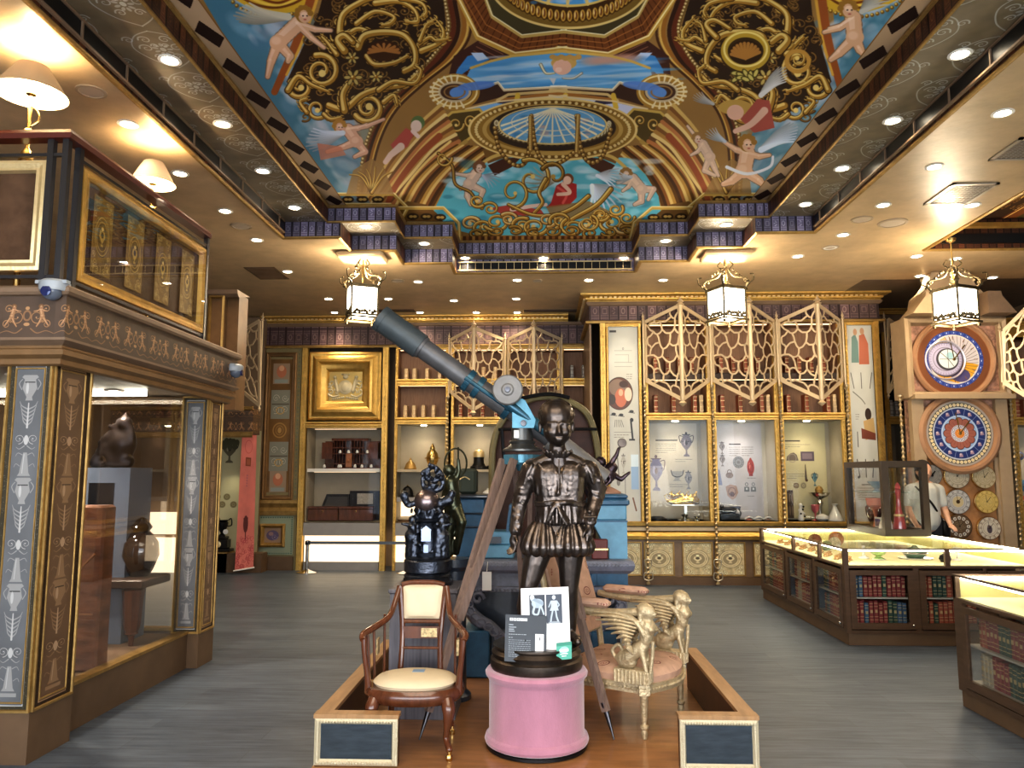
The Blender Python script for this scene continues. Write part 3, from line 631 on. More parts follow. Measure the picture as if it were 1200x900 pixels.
def blob(name, mb, m, parent=None, voxel=.01, smooth=4, rough=0.0, rs=30, loc=None, dec=None):
 """fuse the shapes of mb into one continuous skin"""
 me = bpy.data.meshes.new(name); v = np.array(s_v(mb), float); o0 = np.array(_loc.get(parent.name, (0,0,0)) if parent is not None else (loc or (0,0,0)), float)
 me.from_pydata((v-o0).tolist(), [], mb.f); ob = bpy.data.objects.new(name+'_tmp', me); COL.objects.link(ob)
 r = ob.modifiers.new('r', 'REMESH'); r.mode = 'VOXEL'; r.voxel_size = voxel; r.use_smooth_shade = True
 if smooth: q = ob.modifiers.new('s', 'SMOOTH'); q.iterations = smooth; q.factor = .6
 if dec: q = ob.modifiers.new('d', 'DECIMATE'); q.ratio = dec
 dg = bpy.context.evaluated_depsgraph_get(); dg.update(); nm = bpy.data.meshes.new_from_object(ob.evaluated_get(dg)); bpy.data.objects.remove(ob); bpy.data.meshes.remove(me)
 if rough:
  import mathutils.noise as mn
  co = np.empty(len(nm.vertices)*3, np.float32); nm.vertices.foreach_get('co', co); no = np.empty_like(co); nm.vertices.foreach_get('normal', no); co = co.reshape(-1, 3); no = no.reshape(-1, 3)
  d = np.array([mn.noise(Vector(p)*rs) for p in co]); co += no*d[:, None]*rough; nm.vertices.foreach_set('co', co.ravel())
 nm.name = name; nm.shade_smooth(); nm.materials.clear(); nm.materials.append(m); o = bpy.data.objects.new(name, nm); COL.objects.link(o)
 if parent is not None: o.parent = parent; _loc[o.name] = tuple(o0)
 else: o.location = tuple(o0); _loc[o.name] = tuple(o0)
 return o
def s_v(mb): return mb.v
def spot(loc, power, size=110, blend=.8, col=(1,.82,.58), r=.05, rot=(0,0,0)):
 l = bpy.data.lights.new('spot_light', 'SPOT'); l.energy = power; l.spot_size = math.radians(size); l.spot_blend = blend; l.color = col; l.shadow_soft_size = r
 o = bpy.data.objects.new('spot_light', l); o.location = loc; o.rotation_euler = rot; COL.objects.link(o); return o
def point(loc, power, col=(1,.8,.55), r=.06):
 l = bpy.data.lights.new('point_light', 'POINT'); l.energy = power; l.color = col; l.shadow_soft_size = r; o = bpy.data.objects.new('point_light', l); o.location = loc; COL.objects.link(o); return o
def area(loc, rot, sx, sy, power, col=(1,1,1)):
 l = bpy.data.lights.new('area_light', 'AREA'); l.shape = 'RECTANGLE'; l.size = sx; l.size_y = sy; l.energy = power; l.color = col
 o = bpy.data.objects.new('area_light', l); o.location = loc; o.rotation_euler = rot; COL.objects.link(o); return o
DLP = 34; LNP = 42; WINP = 270; FILP = 110; UPP = 180
# ================================================================ materials in use
ZC = 4.2; Z1 = 4.37; YL = 12.65; YR = 11.2
GOLD = mat('gold_leaf', (.62,.40,.12), .38, .75, bump=.25, bscale=60, vary=.18, vscale=9)
GOLD_D = mat('aged_gold', (.36,.23,.08), .45, .6, bump=.2, bscale=70, vary=.25, vscale=12)
GOLD_L = mat('pale_gold', (.72,.56,.30), .35, .55, bump=.2, bscale=60, vary=.12)
CREAMG = mat('champagne_paint', (.66,.52,.34), .45, .25, vary=.06)
BRASS = mat('brass', (.66,.46,.18), .25, 1.0)
BROWN = mat('brown_paint', (.13,.08,.045), .5, vary=.15, vscale=4)
BROWN_D = mat('dark_brown', (.055,.03,.018), .45, vary=.2)
TAUPE = mat('taupe_moulding', (.22,.15,.10), .45, .2, vary=.12)
BLACKM = mat('black_metal', (.02,.02,.022), .35, .6)
STEEL = mat('dark_steel', (.10,.10,.11), .3, .9)
WALNUT = mat('walnut', (.10,.035,.016), .3, vary=.4, vscale=5, stretch=(6,6,.8), coat=.3)
MAHOG = mat('mahogany', (.11,.037,.017), .25, vary=.35, vscale=5, stretch=(5,5,1), coat=.5)
COUNTER = mat('counter_wood', (.09,.052,.03), .42, vary=.25, vscale=5, stretch=(1,1,6))
LINING = mat('niche_lining', (.30,.26,.20), .8, vary=.06)
SHELFW = mat('shelf_lining', (.30,.19,.12), .7, vary=.15, vscale=6, stretch=(8,1,.5))
WHITE = mat('white_paint', (.78,.76,.72), .5)
GLASS = glass('clear_glass', refl=.01); GLASS_T = glass('cabinet_glass', (.95,.96,.96), refl=.012)
LED = mat('led_strip', (1,.95,.8), emit=(1,.93,.74), estr=14)
DISC = mat('downlight_glow', (1,.9,.7), emit=(1,.86,.62), estr=28)
MURAL = mat('mural_paint', rough=.8, spec=.15, tex=img('mural', draw_mural()))
DAMASK = mat('damask_paper', rough=.45, tex=img('damask', draw_damask()), rep=(1.0, 1.0), spec=.6)
sp_a = draw_spines(); SPINES = mat('painted_spines', rough=.5, tex=img('spines', sp_a), rep=(1/.9, 1/.18))
SPINES_B = mat('painted_spines_brown', rough=.45, tex=img('spines_b', draw_spines((78,44,30),(120,80,50),(30,14,8), seed=4)), rep=(1/.9, 1/.18))
SPINES_C = mat('painted_spines_frieze', rough=.5, tex=img('spines_c', draw_spines((104,80,84),(176,150,140),(50,32,34), seed=8)), rep=(1/1.4, 1/.28))
pl = draw_pilaster((100,102,106),(146,146,146),(58,52,38)); PILA = mat('pilaster_grey', rough=.45, tex=img('pila', pl))
PILB = mat('pilaster_brown', rough=.45, tex=img('pilb', draw_pilaster((104,80,60),(140,112,84),(48,32,20))))
FASC = mat('fascia_paint', rough=.5, tex=img('fascia', draw_fascia()), rep=(1/.96, 1/.24), tint=(.82,.72,.62))
ct = draw_cartouche(); CART = mat('gilt_panel', rough=.4, tex=img('cart', ct), metal=.3, texbump=.4)
STUCCO = mat('ceiling_stucco', (.52,.385,.235), .38, bump=.12, bscale=14, vary=.16, vscale=3, spec=.5)
STUCCO_SHADE = mat('ceiling_shade', (.16,.115,.08), .55, vary=.15)  # same ceiling where no lamps reach: shade put into a darker colour
# ================================================================ floor: vinyl planks
def floor_mat():
 m = bpy.data.materials.new('floor_planks'); m.use_nodes = True; nt = m.node_tree; N = nt.nodes; L = nt.links; b = N['Principled BSDF']
 tc = N.new('ShaderNodeTexCoord'); br = N.new('ShaderNodeTexBrick'); L.new(tc.outputs['Object'], br.inputs['Vector'])
 br.inputs['Scale'].default_value = 1; br.inputs['Brick Width'].default_value = 1.2; br.inputs['Row Height'].default_value = .18; br.inputs['Mortar Size'].default_value = .003; br.inputs['Bias'].default_value = 0
 br.inputs['Color1'].default_value = (.030,.044,.076,1); br.inputs['Color2'].default_value = (.095,.122,.162,1); br.inputs['Mortar'].default_value = (.03,.032,.04,1); br.offset = .37
 mp = N.new('ShaderNodeMapping'); mp.inputs['Scale'].default_value = (1.1, 13, 1); L.new(tc.outputs['Object'], mp.inputs['Vector'])
 nz = N.new('ShaderNodeTexNoise'); nz.inputs['Scale'].default_value = 2.2; nz.inputs['Detail'].default_value = 8; nz.inputs['Roughness'].default_value = .68; L.new(mp.outputs['Vector'], nz.inputs['Vector'])
 rp = N.new('ShaderNodeValToRGB'); rp.color_ramp.elements[0].position = .3; rp.color_ramp.elements[1].position = .72; rp.color_ramp.elements[0].color = (.018,.027,.048,1); rp.color_ramp.elements[1].color = (.15,.185,.225,1); L.new(nz.outputs['Fac'], rp.inputs['Fac'])
 mx = N.new('ShaderNodeMixRGB'); mx.inputs[0].default_value = .62; L.new(br.outputs['Color'], mx.inputs[1]); L.new(rp.outputs['Color'], mx.inputs[2])
 L.new(mx.outputs[0], b.inputs['Base Color']); b.inputs['Roughness'].default_value = .42
 bp = N.new('ShaderNodeBump'); bp.inputs['Strength'].default_value = .25; bp.inputs['Distance'].default_value = .004; L.new(nz.outputs['Fac'], bp.inputs['Height']); L.new(bp.outputs['Normal'], b.inputs['Normal']); return m
mb = MB(); mb.face([(-7,-3,0),(8,-3,0),(8,14,0),(-7,14,0)]); struct('floor', mb, floor_mat())
# ================================================================ walls
WALLP = mat('wall_brown', (.20,.14,.09), .7, vary=.08)
struct('wall_back', MB().box(-7,8,13.3,13.45,0,4.75), WALLP); struct('wall_left', MB().box(-6.75,-6.6,-3,13.4,0,4.75), WALLP); struct('wall_right', MB().box(7.6,7.75,-3,13.4,0,4.75), WALLP)
mb = MB(); mb.box(-6.6,7.6,-3.1,-3,3.6,4.75); mb.box(-6.6,7.6,-3.1,-3,0,.12)
for x in (-6.6,-3.6,-1.1,1.1,3.6,7.3): mb.box(x,x+.3,-3.1,-3,.12,3.6)
struct('wall_front', mb, WALLP)
for i, (a, b_) in enumerate(((-6.3,-3.6),(-3.3,-1.1),(-.8,1.1),(1.4,3.6),(3.9,7.3))): struct('window_%d' % (i+1), MB().box(a,b_,-3.06,-3.05,.12,3.6), GLASS)
# ================================================================ ceiling with the stepped tray
XC = .085; YM = 3.9
def mirrored(c): return c+[(x, 2*YM-y) for x, y in c[::-1]]
low = [(XC-2.93,8.27),(XC-2.3,8.27),(XC-2.3,8.8),(XC-1.765,8.8),(XC-1.765,9.37),(XC-1.165,9.37),(XC-1.165,9.86)]
low = low+[(2*XC-x, y) for x, y in low[::-1]]
upp = [(XC-2.44,8.25),(XC-1.68,8.25),(XC-1.68,8.86),(XC-1.11,8.86),(XC-1.11,9.6)]; upp = upp+[(2*XC-x, y) for x, y in upp[::-1]]
C1 = mirrored(low); C2 = mirrored(upp)      # clockwise from the back left
cof = [(4.6,9.0),(7.2,9.0),(7.2,2.0),(4.6,2.0)]
def tess(mb, loops, z, vmap=None):
 L3 = [[Vector((x, y, 0)) for x, y in lp] for lp in loops]; flat = [p for lp in loops for p in lp]
 for t in tessellate_polygon(L3):
  p = [flat[i] for i in t]; a = (p[1][0]-p[0][0])*(p[2][1]-p[0][1])-(p[1][1]-p[0][1])*(p[2][0]-p[0][0])
  if a > 0: p = p[::-1]
  mb.face([(x, y, z) for x, y in p], [vmap(x, y) for x, y in p] if vmap else None)
 return mb
struct('ceiling', tess(MB(), [[(-6.6,-3),(7.6,-3),(7.6,10.45),(-6.6,10.45)], C1, cof], ZC), STUCCO, smooth=0)
mb = MB(); mb.face([(-6.6,13.3,ZC),(4.45,13.3,ZC),(4.45,10.45,ZC),(-6.6,10.45,ZC)]); struct('ceiling_rear', mb, STUCCO, smooth=0)
mb = MB(); mb.box(4.45,7.6,10.45,13.3,ZC,ZC+.02); struct('ceiling_alcove', mb, STUCCO_SHADE, smooth=0)
struct('ceiling_soffit', tess(MB(), [C1, C2], Z1), DAMASK, smooth=0)
def mv(x, y):
 yy = y if y >= YM else 2*YM-y; return ((x+2.4)/5.0, (yy-3.9)/5.85)
def clip_half(c, hi): return [p for p in c if (p[1] >= YM) == hi]
top = clip_half(C2, True); A = [(top[0][0], YM)]+top+[(top[-1][0], YM)]; B = [(x, 2*YM-y) for x, y in A]
mb = MB(); tess(mb, [A], MZ, mv); tess(mb, [B], MZ, mv); tag(mb.build('ceiling_mural', MURAL, smooth=0), 'painted baroque ceiling mural with putti, gold scrolls and domes above the hall', 'mural', kind='thing')
# risers: n-th edges; side walls brown, front faces violet spines
def risers(C, z0, z1, name, side_mat):
 a = MB(); b = MB(); n = len(C)
 for i in range(n):
  p, q = C[i], C[(i+1) % n]; L = math.dist(p, q); mbx = a if abs(p[1]-q[1]) < 1e-6 else b
  mbx.face([(*p, z0), (*q, z0), (*q, z1), (*p, z1)], [(0, 0), (L, 0), (L, z1-z0), (0, z1-z0)])
 struct(name+'_end', a, SPINES, smooth=0); struct(name+'_side', b, side_mat, smooth=0)
risers(C1, ZC, Z1, 'ceiling_riser_outer', SPINES_B); risers(C2, Z1, MZ, 'ceiling_riser_inner', SPINES_B)
prof = [(.0,.0),(.0,-.012),(-.012,-.02),(-.03,-.024),(-.045,-.012),(-.045,.0)]
struct('trim_1', MB().sweep(C1, prof, True, ZC), GOLD_D); struct('trim_2', MB().sweep(C2, [(0,0),(0,-.016),(-.014,-.022),(-.024,0)], True, Z1), GOLD_D)
struct('trim_3', MB().sweep(C2, [(0,0),(.02,-.005),(.025,-.03),(0,-.035)], True, MZ), GOLD_D)
# long dark air slots along both sides and at the back
for i, (x, s) in enumerate(((C1[0][0], 1), (C1[13][0], -1))):
 t = thing('air_slot', 'long dark ceiling air slot along the %s edge of the painted tray' % ('left' if s > 0 else 'right'), 'air vent', (x+s*.006, 4, Z1), 'long ceiling air slots')
 mb = MB(); mb.box(x+s*.002, x+s*.012, -.3, 8.2, ZC+.03, Z1-.01); mb.build('slot_recess', BLACKM, t)
 mb = MB(); mb.box(x+s*.006, x+s*.03, -.3, 8.2, ZC+.018, ZC+.034); mb.box(x+s*.006, x+s*.025, -.3, 8.2, Z1-.02, Z1-.005)
 for k in range(17): mb.box(x+s*.01, x+s*.024, -.3+k*.52, -.285+k*.52, ZC+.03, Z1-.01)
 mb.build('slot_frame', TAUPE, t)
t = thing('air_slot', 'long black slot diffuser over the far end of the painted tray', 'air vent', (XC, 9.85, ZC), 'long ceiling air slots')
MB().box(XC-1.12,XC+1.12,9.838,9.85,ZC+.02,ZC+.12).build('slot_recess', BLACKM, t)
mb = MB(); mb.box(XC-1.14,XC+1.14,9.82,9.85,ZC+.01,ZC+.024); mb.box(XC-1.14,XC+1.14,9.82,9.85,ZC+.118,ZC+.13)
for k in range(23): mb.box(XC-1.12+k*.1018,XC-1.114+k*.1018,9.826,9.84,ZC+.02,ZC+.12)
mb.build('slot_frame', GOLD_L, t)
# right coffer
struct('ceiling_coffer_top', tess(MB(), [cof], ZC+.36, lambda x, y: ((x-4.6)/2.6*.8+.1, (y % 3)/3)), MURAL, smooth=0)
mb = MB()
for i in range(4):
 p, q = cof[i], cof[(i+1) % 4]; L = math.dist(p, q); mb.face([(*p, ZC), (*q, ZC), (*q, ZC+.36), (*p, ZC+.36)], [(0,0),(L,0),(L,.36),(0,.36)])
struct('ceiling_coffer_side', mb, SPINES_B, smooth=0); struct('trim_4', MB().sweep(cof, prof, True, ZC), GOLD_D); struct('trim_5', MB().sweep(cof, [(0,0),(.05,0),(.06,-.05),(.0,-.06)], True, ZC+.3), GOLD)
mb = MB(); mb.box(4.75,7.1,8.955,8.98,ZC+.05,ZC+.16); tag(mb.build('air_slot', BLACKM), 'black air slot inside the small right-hand coffer', 'air vent')
# ================================================================ downlights, vents, speakers
def downlight_proto(loc):
 t = thing('downlight', 'x', 'downlight', loc)
 MB().lathe([(.075,0),(.078,-.006),(.058,-.01),(.052,-.004),(.052,.0)], loc, 20, cap=False).build('trim_ring', WHITE, t); MB().lathe([(.05,-.003),(.0,-.006)], loc, 20).build('lamp_disc', DISC, t); return t
ceilL = [(150,145),(211,203),(264,247),(301,281),(337,318),(352,328),(385,350),(392,366),(455,350),(490,330),(492,366),(558,366),(605,350),(532,352),(606,366),(1136,72),(1095,195),(1035,240),(988,275),(973,290),(1074,300),(1140,240),(912,367),(917,350),(935,300),(606,328),(690,328),(777,328),(1078,323),(1163,325),(1120,303),(1175,132)]
ceilL = [p for p in ceilL if p not in ((1136,72),(352,328))]
soff = [(199,70),(261,145),(308,200),(345,243),(1125,63),(1046,141),(987,197),(944,239),(429,265),(851,263),(497,285),(780,282),(545,302),(637,302),(731,302)]
dl = downlight_proto((0,0,ZC)); first = True
def place_dl(p, z, label, grp):
 global first
 v = atZ(*p, z); v.z -= .0005
 if first: dl.location = v; dl['label'] = label; dl['group'] = grp; first = False
 else: copy_tree(dl, v, label=label, group=grp)
 return v
LV = []
for p in ceilL:
 side = 'left' if p[0] < 345 else ('right' if p[0] > 860 else 'rear')
 LV.append(place_dl(p, ZC, 'small round recessed downlight glowing in the plain beige %s part of the ceiling' % side, 'downlights in the beige %s ceiling' % side))
for p in soff:
 side = 'left' if p[0] < 400 else ('right' if p[0] > 900 else 'rear stepped')
 LV.append(place_dl(p, Z1, 'round downlight glowing in the damask papered %s ledge of the tray' % side, 'downlights in the %s tray ledge' % side))
for v in LV: spot((v.x, v.y, v.z-.03), DLP, 120, 1.0, (1,.80,.55), .04)
for (p0, p1, lab) in (((1082,239),(1146,214),'silver square air grille in the right ceiling'), ((1158,187),(1225,160),'dark square air grille in the far right ceiling')):
 a = atZ(*p0, ZC); b = atZ(*p1, ZC); t = thing('air_grille', lab, 'air grille', (a.x, a.y, ZC), 'ceiling air grilles'); x0, x1, y0, y1 = a.x, a.x+.42, b.y, a.y
 MB().box(x0,x1,y0,y1,ZC-.004,ZC-.001).build('grille_back', mat('grille_grey', (.25,.23,.2), .4, .5) if p0[0] < 1100 else BROWN, t)
 mb = MB(); mb.box(x0,x1,y0,y0+.03,ZC-.014,ZC); mb.box(x0,x1,y1-.03,y1,ZC-.014,ZC); mb.box(x0,x0+.03,y0,y1,ZC-.014,ZC); mb.box(x1-.03,x1,y0,y1,ZC-.014,ZC); mb.build('grille_rim', mat('grille_rim', (.5,.46,.4), .3, .6), t)
 mb = MB()
 for k in range(12): mb.box(x0+.03,x1-.03,y0+.04+k*(y1-y0-.08)/12,y0+.05+k*(y1-y0-.08)/12,ZC-.01,ZC-.004)
 for k in range(9): mb.box(x0+.04+k*.04,x0+.045+k*.04,y0+.03,y1-.03,ZC-.01,ZC-.004)
 mb.build('grille_bars', mat('grille_bars', (.42,.38,.32), .35, .6), t)
v = atZ(313,320,ZC); mb = MB(); mb.box(v.x-.2,v.x+.2,v.y-.3,v.y+.3,ZC-.01,ZC-.001)
for k in range(10): mb.box(v.x-.17,v.x+.17,v.y-.26+k*.055,v.y-.25+k*.055,ZC-.02,ZC-.01)
tag(mb.build('air_grille', BROWN), 'brown slatted air grille in the left ceiling', 'air grille')
for (px, lab) in (((450,364),'narrow brown air slot in the rear ceiling left of the telescope'), ((650,364),'narrow brown air slot in the rear ceiling right of centre')):
 v = atZ(*px, ZC); mb = MB(); mb.box(v.x-.5,v.x+.5,v.y-.09,v.y+.09,ZC-.012,ZC-.001); mb.box(v.x-.46,v.x+.46,v.y-.04,v.y+.04,ZC-.018,ZC-.012); tag(mb.build('air_slot', BROWN_D), lab, 'air vent')
sp0 = None  # added lamps: overhead fill, and an uplight behind the camera brightening the mural
for (px, r, lab) in (((107,107),.1,'round ceiling speaker behind the first shaded lamp'), ((283,265),.11,'round ceiling speaker beside the left row of downlights'), ((1010,257),.11,'round speaker in the right ceiling nearest the tray'), ((1046,261),.15,'large round speaker in the right ceiling'), ((973,290),.1,'small round speaker in the right ceiling behind the large one'), ((630,329),.07,'round speaker in the rear ceiling near the black slot'), ((466,329),.09,'round speaker in the rear ceiling beside the left lantern')):
 v = atZ(*px, ZC); v.z -= .0005
 if sp0 is None:
  sp0 = thing('ceiling_speaker', lab, 'speaker', v, 'ceiling speakers'); MB().lathe([(.16,0),(.16,-.01),(.13,-.014),(.125,-.006)], v, 28, cap=False).build('speaker_rim', mat('speaker_rim', (.42,.33,.23), .5), sp0); MB().lathe([(.125,-.008),(.0,-.01)], v, 28).build('speaker_mesh', mat('speaker_mesh', (.5,.42,.33), .6), sp0); sp0.scale = (r/.16,)*3
 else: copy_tree(sp0, v, scale=r/.16, label=lab)
# ================================================================ left gallery: vitrine below, balcony above
PX = -2.76; GX = -2.87; ZB = .27; ZT = 2.2
mb = MB(); mb.box(-3.02,PX,4.235,4.62,0,ZB); mb.box(-2.98,PX,6.31,6.6,0,ZB); mb.box(GX-.03,-2.85,4.62,6.31,0,ZB); mb.box(-6.6,-3.02,4.30,4.36,0,ZB); mb.box(-6.6,-2.98,6.44,6.5,0,ZB)
mb.box(-6.6,GX-.03,4.36,6.44,.0,.24); struct('wall_vitrine_base', mb, BROWN)
mb = MB(); mb.box(GX-.06,-2.84,4.62,6.31,ZB,ZB+.02); mb.box(-6.6,-3.02,4.29,4.38,ZB,ZB+.02); mb.box(-6.6,-2.98,6.42,6.52,ZB,ZB+.02); struct('trim_6', mb, GOLD_D)
struct('floor_vitrine', MB().box(-6.6,GX-.06,4.38,6.42,.24,.25), mat('vitrine_floor', (.20,.13,.08), .5, vary=.15))
def pilaster(name, x0, x1, y, z0, z1, label, axis='Y', m=PILA, y1=None):
 """image panel with a gold edge; axis Y faces -y, axis X faces +x"""
 t = thing(name, label, 'pilaster', ((x0+x1)/2 if axis == 'Y' else x0, y, z0)); mb = MB(); fr = MB()
 if axis == 'Y':
  mb.face([(x0,y,z0),(x1,y,z0),(x1,y,z1),(x0,y,z1)], [(0,0),(1,0),(1,1),(0,1)]); fr.frame(x0,x1,z0,z1,y,[(0,-.005),(0,.012),(.012,.012),(.016,.002)])
  w = x1-x0; fr.frame(x0+w*.16,x1-w*.16,z0+.045,z1-.045,y,[(0,0),(.002,.006),(.008,.006),(.01,0)])
 else:
  X = x0; mb.face([(X,y,z0),(X,y1,z0),(X,y1,z1),(X,y,z1)], [(0,0),(1,0),(1,1),(0,1)])
  f = MB(); f.frame(y,y1,z0,z1,0,[(0,-.005),(0,.012),(.012,.012),(.016,.002)]); w = y1-y; f.frame(y+w*.16,y1-w*.16,z0+.045,z1-.045,0,[(0,0),(.002,.006),(.008,.006),(.01,0)])
  fr.mesh([(X-v[1], v[0], v[2]) for v in f.v], f.f)
 mb.build('painted_panel', m, t, smooth=0); fr.build('gilt_edge', GOLD_D, t); return t
struct('wall_vitrine_pier', MB().box(-3.02,PX-.005,4.24,4.62,ZB,ZT).box(-2.98,PX-.005,6.315,6.6,ZB,ZT), BROWN_D)
pilaster('pilaster', -3.02, PX, 4.236, ZB, ZT, 'grey painted candelabra pilaster on the front of the near vitrine corner'); pilaster('pilaster', PX, PX, 4.245, ZB, ZT, 'brown painted candelabra pilaster on the side of the near vitrine corner', 'X', PILB, 4.61)
pilaster('pilaster', -2.98, PX, 6.311, ZB, ZT, 'grey-blue painted candelabra pilaster at the far end of the vitrine glass'); pilaster('pilaster', PX, PX, 6.32, ZB, ZT, 'narrow brown painted pilaster on the side of the far vitrine pier', 'X', PILB, 6.59)
struct('window_6', MB().box(GX-.005,GX+.005,4.62,6.31,ZB+.02,ZT), GLASS); struct('window_7', MB().box(-6.6,-3.02,4.325,4.335,ZB+.02,ZT), GLASS); struct('window_8', MB().box(-6.6,-2.98,6.465,6.475,ZB+.02,ZT), GLASS)
struct('ceiling_vitrine', MB().box(-6.6,-2.72,4.22,6.55,ZT+.02,ZT+.06), mat('vitrine_ceiling', (.10,.07,.05), .35))
bp_ = [(-6.6,4.2),(-2.70,4.2),(-2.70,6.62),(-6.6,6.62)]
struct('trim_7', MB().sweep(bp_, [(-.02,2.16),(.0,2.17),(.0,2.20),(.03,2.22),(.03,2.25),(.01,2.26),(.01,2.275)]), mat('bronze_wood', (.22,.13,.06), .4, .3, vary=.15))
struct('wall_gallery_fascia', MB().sweep(bp_, [(.012,2.275),(.05,2.30),(.05,2.315)]), TAUPE); struct('wall_gallery_frieze', MB().sweep(bp_, [(.03,2.315),(.03,2.555)]), FASC, smooth=0)
struct('trim_8', MB().sweep(bp_, [(.03,2.555),(.05,2.56),(.06,2.575),(.06,2.60),(.04,2.615),(-.1,2.62)]), TAUPE)
struct('floor_balcony', MB().box(-6.6,-2.72,4.2,6.6,2.5,2.6), BROWN_D)
for (a, b_) in (((-3.5,5.0),0),((-3.9,5.6),0),((-3.4,6.0),0)):
 v = Vector((a[0], a[1], ZT+.019)); copy_tree(dl, v, label='bright recessed downlight inside the left glass vitrine', group='downlights inside the left vitrine'); spot((v.x, v.y, v.z-.03), 60, 130, .9, (1,.84,.66), .04)
# balcony railing
RX = -2.76
t = thing('balcony_railing', 'dark balcony railing with red-brown handrail above the left vitrine', 'railing', (RX, 4.2, 2.62))
hr = MB(); hr.sweep([(-6.6,4.22),(RX,4.22),(RX,6.12)], [(-.04,3.50),(-.045,3.53),(-.03,3.555),(.03,3.555),(.045,3.53),(.04,3.50),(-.04,3.50)]); hr.build('handrail', mat('red_handrail', (.10,.022,.014), .3, coat=.4), t)
for (x, y) in ((RX-.09,4.22),(RX,4.22),(RX,4.34),(RX,6.12),(-4.3,4.22)): MB().box(x-.018,x+.018,y-.018,y+.018,2.62,3.5).build('post', STEEL, t)
mb = MB(); mb.box(-6.6,RX,4.21,4.23,3.40,3.42); mb.box(-6.6,RX,4.21,4.23,2.67,2.69); mb.box(RX-.01,RX+.01,4.34,6.12,3.42,3.44); mb.box(RX-.01,RX+.01,4.34,6.12,2.67,2.69); mb.build('rail_bar', STEEL, t)
MARB = mat('brown_marble', (.09,.05,.03), .25, vary=.5, vscale=5)
def gilt_board(axis, c, a0, a1, z0, z1, n, label, gilt=GOLD, inner=None):
 t = thing('ornament_panel', label, 'panel', (c if axis == 'X' else a0, a0 if axis == 'X' else c, z0)); bd = MB(); fr = MB(); pn = MB()
 T = (lambda m: MB().mesh([(c-v[1]+0, v[0], v[2]) for v in m.v], m.f, m.uv if any(u is not None for u in m.uv) else None)) if axis == 'X' else (lambda m: MB().mesh([(v[0], c+v[1], v[2]) for v in m.v], m.f, m.uv if any(u is not None for u in m.uv) else None))
 bd.face([(a0,.02,z0),(a1,.02,z0),(a1,.02,z1),(a0,.02,z1)]); fr.frame(a0,a1,z0,z1,0,[(0,-.03),(0,.012),(.02,.02),(.045,.008),(.06,.014),(.068,-.018)])
 w = a1-a0-.14
 for k in range(n):
  x0 = a0+.07+w*(k+.22)/n; x1 = a0+.07+w*(k+.78)/n; pn.face([(x0,.012,z0+.1),(x1,.012,z0+.1),(x1,.012,z1-.1),(x0,.012,z1-.1)], [(0,0),(1,0),(1,1),(0,1)])
 T(bd).build('marbled_board', MARB, t, smooth=0); T(fr).build('gilt_frame', gilt, t)
 p = T(pn); p.build('cartouche_panel', inner or CART, t, smooth=0)
 g = MB(); g.box(a0+.03,a1-.03,-.03,-.025,z0+.03,z1-.03); T(g).build('glass_pane', GLASS, t, smooth=0); return t
gilt_board('X', RX, 4.38, 6.1, 2.70, 3.40, 4, 'gold framed balcony panel with four yellow cartouches behind glass')
xr = xy(50, 4.2, 230); gilt_board('Y', 4.23, xr-1.15, xr, 2.72, 3.38, 1, 'gold ribbed frame round dark board at the left edge of the balcony', GOLD_L)
# shaded lamps on the balcony
SHADE = mat('lampshade', (.27,.19,.12), .8, emit=(1,.66,.32), estr=.12); SHIN = mat('lampshade_inside', (1,.9,.7), .8, emit=(1,.82,.5), estr=5)
def lamp(x, y, z, r, label):
 t = thing('balcony_lamp', label, 'lamp', (x, y, 2.6), 'shaded lamps on the balcony')
 MB().lathe([(r,z-.05),(r*.45,z+.13)], (x,y,0), 32, cap=False).build('lamp_shade', SHADE, t); MB().lathe([(r*.985,z-.048),(r*.44,z+.128)], (x,y,0), 32, cap=False).build('shade_lining', SHIN, t)
 MB().ball((x,y,z+.0), .035, 12, 8).build('bulb', DISC, t)
 MB().lathe([(.012,2.6),(.1,2.61),(.1,2.63),(.02,2.65),(.012,3.2),(.03,3.25),(.05,3.42),(.03,3.5),(.012,3.53),(.012,z-.06),(.03,z-.05),(.03,z-.02),(.01,z)], (x,y,0), 16).build('stem', BRASS, t)
 mb = MB(); mb.tube([(x,y,z-.12),(x+.05,y,z-.16),(x+.06,y,z-.22),(x+.02,y,z-.25)], .006, 8, curve=True); mb.ball((x,y,3.62),.035,12,8); mb.build('finial', BRASS, t)
 point((x,y,z+.06), 26, (1,.72,.40), .05); return t
lamp(atY(38,92,4.38).x,4.38,3.92,.205,'shaded lamp glowing at the top left corner over the balcony'); lamp(-3.05,5.75,3.88,.17,'shaded lamp glowing over the middle of the balcony handrail')
# security cameras
def seccam(x, y, z, label, nrm):
 t = thing('security_camera', label, 'camera', (x, y, z), 'dome security cameras'); dx, dy = nrm; M = Matrix.Translation((x,y,z)) @ Matrix.Rotation(math.atan2(dy, dx)+PI/2, 4, 'Z')
 mb = MB(); mb.M = M; mb.box(-.09,.09,-.04,.0,-.02,.0); mb.lathe([(.075,0),(.08,.015),(.08,.05),(.06,.065),(.0,.065)], (0,0,-.06), 24, 'Z'); mb.build('housing', mat('cam_grey', (.32,.35,.38), .35), t)
 mb = MB(); mb.M = M; mb.ball((0,-.02,-.06), .055, 20, 12); mb.build('ball', mat('cam_ball', (.12,.14,.18), .15), t)
 mb = MB(); mb.M = M; mb.lathe([(.028,0),(.03,.01),(.02,.012),(.0,.012)], (0,-.068,-.07), 20, 'Y'); mb.build('lens', mat('cam_lens', (.02,.03,.12), .05, .2, coat=1), t)
v = atY(56,337,4.1); seccam(v.x, 4.16, v.z+.05, 'grey dome security camera on the painted beam at left', (0,-1)); seccam(-2.66, 6.55, 2.5, 'small dome security camera at the far end of the painted beam', (1,0))
